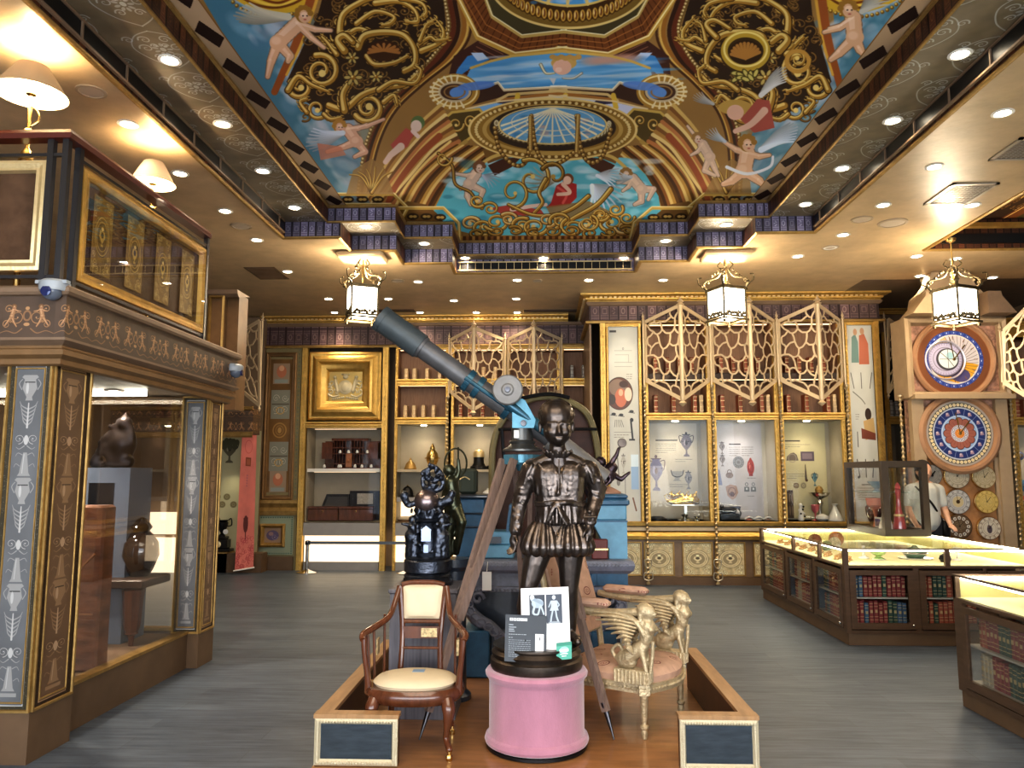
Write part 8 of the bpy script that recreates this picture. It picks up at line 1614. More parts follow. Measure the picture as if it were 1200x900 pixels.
# reaching bronze on the right plinth
t = thing('bronze_group', 'dark bronze figure leaning out with raised hand mirror above the blue plinth', 'statue', (kx(715), YK+.25, kz(582))); Yg = YK+.2; B = lambda px, py, dy=0: S(px, py, Yg+dy)
mb = MB(); mb.capsule(B(696,566),.06,B(708,556),.05); mb.capsule(B(708,556),.05,B(718,548),.04); mb.ball(B(704,541),.042,12,8); mb.capsule(B(700,548),.035,B(708,556),.05); mb.capsule(B(714,547),.025,B(722,534),.018); mb.capsule(B(722,534),.018,B(725,526),.013); mb.capsule(B(718,556),.028,B(728,562),.018); mb.capsule(B(728,562),.018,B(737,554),.012); mb.capsule(B(694,572),.07,B(700,581),.08)
for k in range(4): mb.capsule(B(737,554),.006,B(739+k*.6,550+k*1.4),.004,8)
rg = random.Random(5)
for k in range(22): a = rg.uniform(0, 6.28); mb.capsule(B(705+14*math.cos(a), 559+9*math.sin(a),-.03),.014,B(705+9*math.cos(a+.5), 559+12*math.sin(a+.5),-.05),.008)
blob('figure', mb, mat('purple_bronze', (.075,.055,.065), .3, .85, vary=.4, vscale=12), t, .009, 1, .003, 40); MB().lathe([(.032,-.008),(.036,0),(.032,.008),(0,.01)], B(729,519), 20, 'Y').tube([B(727,523), B(724,530)], .008, 8).build('hand_mirror', BRZD, t)
lathe_thing('terracotta_cap', 'small terracotta domed lid on top of the pale blue plinth', 'lid', Vector((kx(716,580), YK+.25, kz(585)+.036)), [(0,0),(.10,0),(.10,.012),(.06,.035),(.03,.05),(0,.055)], mat('terracotta', (.40,.22,.15), .7))
# ================================================================ grey plank plinth with globe clock
YP = 4.75; x0, x1 = xy(456,YP,760), xy(534,YP,760); zpt = zy(690, YP, 495)
t = thing('plank_plinth', 'grey wood-grain plinth behind the armchair carrying the globe clock', 'plinth', ((x0+x1)/2, YP+.2, ZP)); MB().box(x0,x1,YP,YP+.40,ZP+.001,zpt-.03).build('plinth_body', mat('grey_plank', (.13,.125,.145), .5, vary=.35, vscale=4, stretch=(14,14,.6)), t); MB().bbox(x0-.01,x1+.01,YP-.01,YP+.41,zpt-.03,zpt,.006).build('plinth_top', mat('grey_plank', ()), t)
DB = mat('blue_bronze', (.055,.062,.08), .28, .85, bump=.2, bscale=50, vary=.5, vscale=16); YB = YP+.2; cxb = xy(502, YB, 600); bz = lambda py: zy(py, YB, 502); bxp = lambda px: xy(px, YB, 600)
t = thing('globe_clock', 'dark bronze sculptural clock with globe, eagle and figures on the grey plinth', 'clock', (cxb, YB, zpt))
mb = MB(); mb.lathe([(.0,0),(.17,0),(.17,.02),(.155,.03),(.155,.045),(0,.045)], (cxb,YB,zpt+.001), 8); mb.lathe([(.145,.045),(.15,.06),(.135,.075),(.15,.085),(.15,.15),(.14,.16),(.145,.17),(.125,.18),(0,.18)], (cxb,YB,zpt), 40); mb.build('round_base', DB, t)
zd = zpt+.18; zg_ = bz(588); mb = MB(); mb.lathe([(0,0),(.10,0),(.105,.02),(.075,.03),(.068,bz(622)-zd),(.085,bz(612)-zd),(.10,bz(610)-zd),(.06,bz(606)-zd),(0,bz(606)-zd)], (cxb,YB,zd), 32); mb.build('drum', DB, t)
mb = MB(); mb.box(cxb-.03,cxb+.03,YB-.092,YB-.08,bz(633),bz(620)); mb.prism([(cxb-.035,bz(620)),(cxb+.035,bz(620)),(cxb,bz(615))], YB-.095, YB-.08); mb.box(cxb-.015,cxb+.015,YB-.09,YB-.08,bz(650),bz(637)); mb.build('name_plaque', mat('steel_blue', (.2,.24,.32), .3, .8), t)
MB().ball((cxb-.01,YB,zg_), .082, 28, 18).build('globe', mat('globe_bronze', (.20,.16,.16), .28, .9, vary=.35, vscale=9), t); mb = MB(); mb.tube([(cxb-.01+.086*math.cos(a), YB+.03*math.sin(a)-.0, zg_+.02*math.cos(a)+.086*math.sin(a)*.0) for a in [k*PI/12 for k in range(25)]], .006, 6); mb.build('globe_band', DB, t)
o = MB(); rg = random.Random(12)
def figure(o, x, y, z, h, lean=0, arm=(0,0)):
 o.capsule((x,y,z),.022*h*4,(x+lean*.5,y,z+.30*h),.02*h*4); o.capsule((x+lean*.5,y,z+.30*h),.018*h*4,(x+lean,y,z+.44*h),.016*h*4); o.ball((x+lean*1.1,y,z+.54*h),.016*h*4,10,8); o.capsule((x+lean,y-.01,z+.44*h),.009*h*4,(x+arm[0],y-.02,z+arm[1]),.006*h*4)
for s in (-1, 1): figure(o, cxb+s*.105, YB-.04, zd, .42, s*-.01, (s*.05, .20)); o.capsule((cxb+s*.09,YB-.03,zd),.03,(cxb+s*.10,YB-.04,zd+.12),.045)
for s_, a_ in ((-1,-.5),(1,-.5),(-1,.6),(1,.6)): figure(o, cxb+s_*.075, YB-.06 if a_ < 0 else YB+.07, zd, .36, 0, (s_*-.03, .19))
for k in range(110):
 a = rg.uniform(0, 2*PI); z = rg.uniform(bz(650), bz(590)); r_ = .095+.03*math.sin(k); p = Vector((cxb+r_*math.cos(a), YB+r_*.8*math.sin(a), z)); o.capsule(p, rg.uniform(.010,.02), p+Vector((rg.uniform(-.03,.03), rg.uniform(-.02,.02), rg.uniform(-.03,.03))), .008, 8)
o.tube([(cxb-.06,YB,bz(585)),(cxb-.12,YB-.02,bz(592)),(cxb-.15,YB-.03,bz(582)),(cxb-.14,YB-.03,bz(576))], [.018,.02,.028,.016], 8, curve=True); o.ball((cxb-.15,YB-.03,bz(581)),.03,10,8); o.capsule((cxb+.07,YB,bz(590)),.03,(cxb+.13,YB,bz(586)),.035); o.ball((cxb+.15,YB,bz(578)),.026,10,8)
o.capsule((cxb-.005,YB,bz(608)),.05,(cxb-.01,YB,zg_-.05),.045)
for k in range(14): a = k*.45; o.capsule((cxb+.05*math.cos(a),YB+.05*math.sin(a),bz(609)),.016,(cxb+.085*math.cos(a+.4),YB+.07*math.sin(a+.4),bz(598)),.012,8)
blob('figures', o, DB, t, .0085, 1, .004, 60)
o = MB(); rgx = bxp(507);
for k in range(16): A = k*2*PI/16; o.ball((rgx+.045*math.cos(A), YB, bz(556)+.045*math.sin(A)), .016, 8, 6)
for k in range(20): a = rg.uniform(0, 6.28); q = rg.uniform(.02,.06); o.capsule((rgx+q*math.cos(a),YB-.01,bz(556)+q*math.sin(a)),.010,(rgx+q*1.3*math.cos(a+.4),YB-.03,bz(556)+q*1.3*math.sin(a+.4)),.006,8)
for s in (-1, 1): o.tube([(rgx,YB,bz(575)),(rgx+s*.05,YB,bz(572)),(rgx+s*.07,YB,bz(562)),(rgx+s*.055,YB,bz(552))], [.022,.02,.012,.006], 8, curve=True)
o.capsule((cxb,YB,zg_+.08),.03,(rgx,YB,bz(570)),.034); o.ball((rgx,YB,bz(547)),.02,8,6); blob('eagle_and_wreath', o, DB, t, .0075, 1, .004, 70)
# second bronze: slender woman with raised staff
Y2 = 5.2; t = thing('bronze_nymph', 'slender green-brown bronze woman raising a ring, right of the globe clock', 'statue', (xy(534,Y2,620), Y2, ZP)); N2 = lambda px, py, dy=0: S(px, py, Y2+dy); mb = MB()
mb.capsule(N2(531,592),.055,N2(530,578),.050); mb.capsule(N2(530,578),.050,N2(528,566),.052); mb.capsule(N2(528,566),.03,N2(527,558),.022); mb.ball(N2(526,551),.042,12,9); mb.capsule(N2(531,596),.05,N2(526,622),.036); mb.capsule(N2(526,622),.036,N2(527,650),.02); mb.capsule(N2(534,596),.048,N2(541,612,-.05),.036); mb.capsule(N2(541,612,-.05),.034,N2(535,648),.02)
mb.capsule(N2(532,566),.024,N2(538,553),.018); mb.capsule(N2(538,553),.017,N2(537,538),.012); mb.capsule(N2(524,567),.024,N2(520,582),.018); mb.capsule(N2(520,582),.018,N2(528,590,-.04),.014)
for k in range(14): mb.capsule(N2(522+k*1.3,590+3*math.sin(k)),.016,N2(524+k*1.2+3*math.sin(k*2),622+6*math.sin(k*1.7)),.008,8)
blob('figure', mb, mat('green_bronze', (.07,.075,.05), .3, .8, vary=.5, vscale=14), t, .0085, 2); mb = MB(); c5 = N2(534,543); mb.tube([(c5.x+.075*math.cos(a), c5.y, c5.z+.10*math.sin(a)) for a in [k*PI/12 for k in range(25)]], .007, 6); mb.tube([N2(537,538),N2(537,524)], .006, 6); mb.build('ring_and_spike', mat('green_bronze', ()), t)
zq = N2(532,654).z; MB().lathe([(0,ZP+.001),(.12,ZP+.001),(.12,ZP+.03),(.09,ZP+.06),(.08,zq-.08),(.11,zq-.05),(.11,zq),(0,zq)], (N2(532,654).x, Y2, 0), 24).build('column_base', EB, t)
# ================================================================ display counters
zc0, zc1, zc2 = .11, .715, .872; BCOL = [((.26,.05,.05),'dark red'), ((.08,.14,.22),'blue'), ((.045,.09,.07),'dark green'), ((.38,.10,.06),'brown-red'), ((.45,.40,.30),'cream')]
CBM = [mat('cbook%d' % i, c, .5, vary=.15, vscale=30) for i, (c, n_) in enumerate(BCOL)]; cb = {}
def cbook(v, kind, h, axis, label, grp, w=.035):
 key = (kind, axis)
 if key not in cb:
  t = thing('bound_book', label, 'book', v, grp); a = w/2; d = .15
  def place(m_): o = MB(); o.mesh([((v[0]+x, v[1]+y, v[2]+z) if axis == 'Y' else (v[0]+y, v[1]-x, v[2]+z)) for x, y, z in m_.v], m_.f); return o
  m1 = MB(); m1.bbox(-a,a,0,d,0,.22,.004); place(m1).build('cover', CBM[kind], t); m1 = MB()
  for z in (.03,.06,.16,.19): m1.box(-a*.96,a*.96,-.0025,.0,z,z+.005)
  m1.box(-a*.6,a*.6,-.003,.0,.10,.13); place(m1).build('gilt_lines', GOLD_L, t); t.scale = (1,1,h/.22); cb[key] = t; return t
 return copy_tree(cb[key], v, scale=(1,1,h/.22), label=label, group=grp)
rgb_ = random.Random(21)
def book_row(axis, fixed, a, b_, z, where, grp, hmax, pal):
 x = a
 while x < b_-.04:
  w = .040; k = pal[int((x-a)/max(.01,(b_-a))*len(pal)*.999)] if rgb_.random() < .75 else rgb_.choice(pal); h = hmax*rgb_.uniform(.86, 1)
  cbook((x+w/2, fixed, z) if axis == 'Y' else (fixed, x+w/2, z), k, h, axis, '%s gilt book %s' % (BCOL[k][1], where), grp); x += w+.003
def counter(name, label, X0, X1, Y0, Y1, doorsX, doorsY, posts_front, posts_side):
 """glass topped counter; fronts on -x and -y sides"""
 t = thing(name, label, 'display counter', (X0, Y0, 0)); C_ = COUNTER
 MB().box(X0+.02,X1,Y0+.02,Y1,.002,zc0).build('kick_base', BROWN, t)
 mb = MB(); mb.box(X0+.3,X1-.001,Y0+.3,Y1-.001,zc0+.03,zc1-.02); mb.box(X0,X1,Y0,Y1,zc1-.02,zc1); mb.box(X0,X1,Y0,Y1,zc0,zc0+.03)
 def face_parts(ax_, doors, lo, hi, F0):
  q = lo;
  for (a, b_) in doors:
   (mb.box(q,a,F0,F0+.03,zc0+.03,zc1-.02) if ax_ == 'Y' else mb.box(F0,F0+.03,q,a,zc0+.03,zc1-.02)); q = b_
  (mb.box(q,hi,F0,F0+.03,zc0+.03,zc1-.02) if ax_ == 'Y' else mb.box(F0,F0+.03,q,hi,zc0+.03,zc1-.02))
 face_parts('Y', doorsY, X0, X1, Y0); face_parts('X', doorsX, Y0+.0305, Y1, X0); mb.build('carcass', C_, t)
 for ax_, doors, F0 in (('Y', doorsY, Y0), ('X', doorsX, X0)):
  for (a, b_) in doors:
   d = MB(); z0, z1 = zc0+.04, zc1-.04; g = MB(); s = MB(); fw = .055
   for (p, q, r_, u) in ((a,a+fw,z0,z1),(b_-fw,b_,z0,z1),(a+fw,b_-fw,z0,z0+fw),(a+fw,b_-fw,z1-fw*.8,z1)):
    d.box(p,q,F0-.012,F0+.012,r_,u) if ax_ == 'Y' else d.box(F0-.012,F0+.012,p,q,r_,u)
   for z in (z0+.03, z0+.03+.235): s.box(a,b_,F0+.03,F0+.28,z,z+.012) if ax_ == 'Y' else s.box(F0+.03,F0+.28,a,b_,z,z+.012)
   do = d.build('door', C_, t); (g.box(a+fw,b_-fw,F0-.002,F0+.002,z0+fw,z1-fw*.8) if ax_ == 'Y' else g.box(F0-.002,F0+.002,a+fw,b_-fw,z0+fw,z1-fw*.8)); g.build('glass_pane', GLASS_T, do, smooth=0); s.build('shelf', mat('shelf_edge', (.45,.43,.38), .5), t)
   kb = MB(); kp = (b_-.03, F0-.02, z0+.04) if ax_ == 'Y' else (F0-.02, a+.03, z0+.04); kb.ball(kp, .012, 10, 6); kb.build('knob', SILV, do)
 fr = MB()
 for x in posts_front: fr.box(max(x-.022,X0),x+.022,Y0,Y0+.03,zc1,zc2-.012)
 for y in posts_side: fr.box(X0,X0+.03,max(y-.022,Y0+.0305),y+.022,zc1,zc2-.012)
 fr.box(X0,X1,Y0,Y0+.025,zc2-.012,zc2); fr.box(X0,X0+.025,Y0+.025,Y1-.025,zc2-.012,zc2); fr.box(X0,X1,Y1-.025,Y1,zc1,zc2); fr.box(X1-.025,X1,Y0+.031,Y1-.025,zc1,zc2-.0121); fr.build('glass_frame', C_, t)
 g = MB(); g.box(X0+.03,X1-.03,Y0+.01,Y0+.014,zc1,zc2-.012); g.box(X0+.01,X0+.014,Y0+.03,Y1-.03,zc1,zc2-.012); g.box(X0+.03,X1-.03,Y0+.03,Y1-.03,zc2-.006,zc2-.002); g.build('glass_top', GLASS_T, t, smooth=0)
 MB().box(X0+.015,X1-.03,Y0+.015,Y1-.03,zc1,zc1+.006).build('display_deck', mat('deck_lime', (.62,.58,.34), .8), t)
 l = MB(); l.box(X0+.03,X0+.05,Y0+.05,Y1-.05,zc2-.03,zc2-.014); l.box(X1-.06,X1-.035,Y0+.05,Y1-.05,zc2-.03,zc2-.012); l.box(X0+.05,X1-.05,Y1-.06,Y1-.035,zc2-.03,zc2-.012); l.box(X0+.05,X1-.05,Y0+.03,Y0+.045,zc2-.028,zc2-.014); l.build('led_strip', LED, t)
 m2 = MB(); m2.box(X1-.036,X1-.03,Y0+.03,Y1-.03,zc1+.006,zc2-.03); m2.box(X0+.03,X1-.04,Y1-.036,Y1-.03,zc1+.006,zc2-.03); m2.build('lit_back', mat('lime_back', (.55,.50,.22), .8), t); return t
X0, X1, Y0, Y1 = 2.80, 4.52, 7.32, 10.05
dY = [(2.84,3.42),(3.47,4.05),(4.08,4.50)]; dX = [(7.40,8.10),(8.17,8.98),(9.05,9.95)]
counter('display_counter', 'long dark wood glass-topped counter with bookshelves below, farther of the two', X0, X1, Y0, Y1, dX, dY, (2.82,3.74,4.49), (7.34,7.98,8.78,9.98))
PALS = [[1,0,0,0,2,0,0,4], [0,0,0,2,1,1], [3,2,3,0,0], [0,3,3,2,3]]
for i, (a, b_) in enumerate(dY[:2]):
 for r_, z in enumerate((zc0+.083, zc0+.318)): book_row('Y', Y0+.06, a+.02, b_-.01, z, 'on the %s shelf behind the %s door, farther counter front' % (('lower','upper')[r_], ('left','second')[i]), 'books in the farther counter front', .205, PALS[2*i+(1-r_)])
for i, (a, b_) in enumerate(dX):
 for r_, z in enumerate((zc0+.083, zc0+.318)): book_row('X', X0+.06, a+.02, b_-.06-(.0 if i else 0), z, 'on the %s shelf, %s side door of the farther counter' % (('lower','upper')[r_], ('nearest','middle','farthest')[i]), 'books in the farther counter side', .205, [1,0,3,0,2] if i != 1 else [1,0,0,3,4,0])
BX0, BX1, BY0, BY1 = 2.83, 4.5, 2.6, 5.50; dBX = [(4.62,5.40),(3.75,4.55),(2.9,3.7)]
counter('display_counter', 'dark wood glass-topped counter with bookshelves below, nearer one at the right edge', BX0, BX1, BY0, BY1, sorted(dBX), [], (2.85,4.47), (2.62,3.72,4.60,5.48))
for r_, z in enumerate((zc0+.083, zc0+.318)): book_row('X', BX0+.06, 4.68, 5.33, z, 'on the %s shelf of the nearer counter' % ('lower','upper')[r_], 'books in the nearer counter', .205, [0,0,2,0,3] if r_ else [0,2,0,4])
# things inside the counter glass
zd = zc1+.0075; t = thing('candlestick', 'white porcelain candle holder lit inside the farther counter', 'candlestick', (3.22, 7.9, zd)); MB().lathe([(0,0),(.05,0),(.05,.01),(.015,.03),(.018,.07),(.03,.085),(.0,.09)], (3.22,7.9,zd), 16).build('body', PORC, t); MB().lathe([(.016,.085),(.016,.125),(0,.126)], (3.22,7.9,zd), 12).build('candle', WHITE, t)
lathe_thing('glass_egg', 'green and white enamel egg dish inside the farther counter', 'dish', Vector((3.32,7.8,zd)), [(0,0),(.06,0),(.05,.012),(.02,.03),(.06,.05),(.075,.08),(.05,.105),(0,.11)], mat('lime_enamel', (.35,.5,.2), .2, coat=1), (('foot', [(.065,0),(.065,.006),(0,.007)], PORC),))
lathe_thing('lidded_bowl', 'round green and silver lidded bowl inside the farther counter', 'bowl', Vector((3.72,7.9,zd)), [(0,0),(.06,0),(.10,.03),(.11,.06),(.08,.09),(.03,.11),(.015,.13),(0,.135)], mat('dark_enamel', (.10,.18,.13), .2, .3, coat=1), (('band', [(.112,.05),(.116,.055),(.112,.065)], SILV), ('saucer', [(.15,0),(.16,.008),(.0,.01)], PORC)))
lathe_thing('tall_goblet', 'slender white goblet inside the right part of the farther counter', 'goblet', Vector((4.05,7.75,zd)), [(0,0),(.045,0),(.04,.006),(.008,.02),(.008,.07),(.03,.09),(.04,.12),(.0,.10)], PORC)
lathe_thing('black_vase', 'squat black lacquer pot inside the right part of the farther counter', 'pot', Vector((3.86,7.6,zd)), [(0,0),(.04,0),(.055,.03),(.045,.06),(.02,.075),(0,.08)], BLACKM)
for k in range(26):
 x = 2.9+.05*(k % 3)+rgb_.uniform(0,.02); y = 7.55+.085*k; c_ = [(.6,.3,.15),(.3,.35,.2),(.6,.55,.4),(.45,.1,.08)][k % 4]
 if k == 0: tr0 = lathe_thing('enamel_trinket', 'small enamel trinket in the lit left arm of the farther counter', 'trinket', Vector((x,y,zd)), [(0,0),(.025,0),(.03,.01),(.015,.02),(.02,.035),(0,.045)], mat('trk', (.5,.3,.15), .25, .4), group='trinkets in the farther counter', seg=12)
 else: copy_tree(tr0, (x,y,zd))
for k, (x, y, r_) in enumerate(((3.2,9.2,.08),(3.35,9.0,.07),(3.5,9.35,.09),(3.15,8.7,.06))):
 t = thing('ornate_plate', 'standing ornate %s plate inside the farther counter' % ('brown','cream','copper','green')[k], 'plate', (x,y,zd)); MB().lathe([(r_,0),(r_*.95,.012),(r_*.6,.006),(0,.008)], (x,y,zd+r_*.78), 24, 'Y').build('plate', mat('plt%d' % k, ((.25,.13,.07),(.55,.5,.4),(.45,.2,.1),(.2,.25,.15))[k], .25, .3, vary=.5, vscale=30), t); MB().box(x-.03,x+.03,y,y+.04,zd,zd+.02).build('stand', BRASS, t)
sx0_, sx1_, sy0, sy1, sz1 = 3.80, 4.30, 8.72, 9.78, 1.70; sz0 = zc2+.001; t = thing('glass_showcase', 'dark framed square glass showcase standing on the farther counter', 'showcase', (sx0_, sy0, sz0)); fr = MB()
for x in (sx0_, sx1_-.07):
 for y in (sy0, sy1-.07): fr.box(x,x+.07,y,y+.07,sz0+.075,sz1-.07)
for z0, z1 in ((sz0,sz0+.075),(sz1-.07,sz1)):
 fr.box(sx0_,sx1_,sy0,sy0+.07,z0,z1); fr.box(sx0_,sx1_,sy1-.07,sy1,z0,z1); fr.box(sx0_,sx0_+.07,sy0+.07,sy1-.07,z0,z1); fr.box(sx1_-.07,sx1_,sy0+.07,sy1-.07,z0,z1)
fr.box(sx0_+.01,sx1_-.01,sy0+.01,sy1-.01,sz1-.02,sz1-.005); fr.box(sx0_+.01,sx1_-.01,sy0+.01,sy1-.01,sz0+.05,sz0+.06); fr.build('frame', mat('case_wood', (.05,.035,.022), .35, vary=.1), t)
g = MB(); g.box(sx0_+.07,sx1_-.07,sy0+.03,sy0+.034,sz0+.07,sz1-.07); g.box(sx0_+.03,sx0_+.034,sy0+.07,sy1-.07,sz0+.07,sz1-.07); g.box(sx1_-.034,sx1_-.03,sy0+.07,sy1-.07,sz0+.07,sz1-.07); g.build('glass_panes', GLASS_T, t, smooth=0)
g = MB(); g.box(sx0_+.07,sx1_-.07,sy0+.30,sy1-.07,1.34,1.348); g.build('glass_shelf', glass('shelf_glass', (.85,.95,.92), .2), t, smooth=0)
zs2 = sz0+.062; lathe_thing('ruby_decanter', 'tall ruby and clear glass decanter in the showcase', 'decanter', Vector((4.02,8.85,zs2)), [(0,0),(.07,0),(.072,.03),(.05,.16),(.028,.24),(.022,.36),(.03,.40),(.032,.44),(.012,.47),(.0,.50)], mat('ruby_glass', (.45,.09,.09), .1, trans=.3, coat=1), (('gilt_band', [(.053,.15),(.057,.155),(.050,.175)], GOLD_L), ('stopper', [(.0,.44),(.03,.46),(.024,.50),(0,.53)], mat('ruby_stopper', (.5,.1,.1), .1))))
lathe_thing('white_egg_stand', 'white porcelain cone beside the ruby decanter', 'ornament', Vector((3.90,8.92,zs2)), [(0,0),(.08,0),(.075,.04),(.05,.12),(.03,.19),(0,.22)], PORC)
t = lathe_thing('coral_cameo_glass', 'coral red carved glass bowl in the left half of the showcase', 'bowl', Vector((3.93,9.25,zs2)), [(0,0),(.04,0),(.03,.03),(.015,.12),(.03,.2),(.09,.26),(.10,.34),(.08,.33),(0,.24)], mat('coral_glass', (.65,.22,.14), .2, coat=1))
t = thing('photo_card', 'small white card with purple picture in the showcase', 'card', (3.93,9.0,zs2)); MB().box(3.87,3.875,8.98,9.14,zs2,zs2+.13).build('card', WHITE, t); MB().box(3.865,3.87,9.0,9.12,zs2+.03,zs2+.11).build('picture', mat('pic_purple', (.12,.08,.2), .5, vary=.5, vscale=40), t)
lathe_thing('dark_urn', 'dark mottled glass vase at the back of the showcase', 'vase', Vector((4.02,9.5,zs2)), [(0,0),(.06,0),(.05,.03),(.09,.14),(.10,.22),(.06,.28),(.07,.32),(0,.3)], mat('mottled', (.12,.05,.04), .2, vary=.8, vscale=12, coat=1))
lathe_thing('silver_dish', 'pale blue glass dish on the showcase shelf', 'dish', Vector((3.98,9.3,1.349)), [(0,0),(.05,0),(.02,.03),(.09,.10),(.10,.12),(0,.06)], mat('pale_blue_glass', (.3,.42,.5), .15, coat=1))
# ================================================================ person behind the showcase
PXX, PY = 4.70, 9.72; SKIN = mat('skin', (.55,.32,.22), .55); t = thing('person', 'person in pale grey t-shirt with bag strap standing turned away behind the showcase', 'person', (PXX, PY, 0)); PXX += .0
if PXX < X1+.2: PXX = X1+.22
ph = 1.70; b = MB(); o_ = Vector((PXX, PY, 0)); V3 = lambda x, y, z: o_+Vector((x, y, z))
b.capsule(V3(0,0,.98),.15,V3(0,0,1.18),.14); b.capsule(V3(0,0,1.18),.145,V3(0,0,1.34),.15); b.capsule(V3(-.14,0,1.38),.055,V3(.14,0,1.38),.055); b.capsule(V3(0,0,1.36),.06,V3(0,-.01,1.50),.052); b.ball(V3(0,-.02,1.59),.098,18,14,(.85,1,1.15)); b.capsule(V3(-.0,-.11,1.58),.012,V3(0,-.125,1.555),.014)
for s in (-1, 1):
 b.capsule(V3(s*.17,0,1.36),.052,V3(s*.22,-.02,1.12),.042); b.capsule(V3(s*.22,-.02,1.12),.040,V3(s*.20,-.16,.95),.028); b.ball(V3(s*.085,0,1.58),.02,8,6,(.5,1,1.3)); w0 = V3(s*.20,-.17,.94); b.capsule(w0,.028,w0+Vector((0,-.05,-.02)),.028)
 for i, (q, L) in enumerate(((-.027,.062),(-.009,.07),(.009,.066),(.026,.052))): a_ = w0+Vector((q,-.065,-.025)); m3 = a_+Vector((0,-L*.5,-.012)); b.capsule(a_,.010,m3,.0095,8); b.capsule(m3,.0095,m3+Vector((0,-L*.3,-.03)),.008,8)
 b.capsule(w0+Vector((-s*.02,-.02,0)),.011,w0+Vector((-s*.055,-.06,-.02)),.009,8)
 b.capsule(V3(s*.09,0,.90),.088,V3(s*.10,.0,.50),.062); b.capsule(V3(s*.10,0,.50),.06,V3(s*.10,.03,.09),.042); b.capsule(V3(s*.10,.03,.05),.042,V3(s*.11,-.12,.035),.035)
for s in (-1, 1): b.ball(V3(s*.034,-.105,1.60),.012,8,6)
b.capsule(V3(-.022,-.108,1.535),.007,V3(.022,-.108,1.535),.007); blob('body', b, SKIN, t, .012, 3)
j = MB(); j.capsule(V3(0,0,1.00),.165,V3(0,0,1.18),.158); j.capsule(V3(0,0,1.18),.158,V3(0,0,1.33),.158); j.capsule(V3(-.15,0,1.375),.068,V3(.15,0,1.375),.068)
for s in (-1, 1): j.capsule(V3(s*.17,0,1.365),.068,V3(s*.205,-.012,1.20),.062)
for k in range(12): a_ = k*.52; j.capsule(V3(.13*math.cos(a_),.12*math.sin(a_),1.28),.03,V3(.15*math.cos(a_+.3),.14*math.sin(a_+.3),1.02),.02)
blob('t_shirt', j, mat('shirt_grey', (.48,.48,.44), .85), t, .013, 3); j = MB(); j.ball(V3(0,.012,1.615),.108,18,14,(.88,1,1.1)); j.ball(V3(0,.05,1.56),.09,14,10,(.9,.8,1.1)); h = blob('hair', j, mat('hair_black', (.012,.01,.01), .6), t, .012, 1, .006, 60)
j = MB();
for s in (-1, 1): j.capsule(V3(s*.09,0,.95),.105,V3(s*.10,0,.50),.078); j.capsule(V3(s*.10,0,.50),.076,V3(s*.10,.03,.10),.058)
j.capsule(V3(-.08,0,.97),.105,V3(.08,0,.97),.105); blob('trousers', j, mat('trouser_black', (.02,.02,.025), .8), t, .014, 2)
j = MB(); j.tube([V3(-.12,.08,1.42),V3(-.06,.155,1.30),V3(.08,.175,1.12),V3(.19,.08,.98)], .018, 8, flat=.4, curve=True); j.tube([V3(-.12,.08,1.42),V3(-.13,-.06,1.40),V3(.0,-.165,1.2),V3(.17,-.06,.98)], .018, 8, flat=.4, curve=True); j.bbox(PXX+.15,PXX+.23,PY-.12,PY+.14,.78,.99,.02); j.build('shoulder_bag', BLACKM, t)
j = MB()
for s in (-1, 1): j.capsule(V3(s*.10,.05,.045),.048,V3(s*.11,-.13,.04),.042)
blob('shoes', j, BLACKM, t, .012, 2)
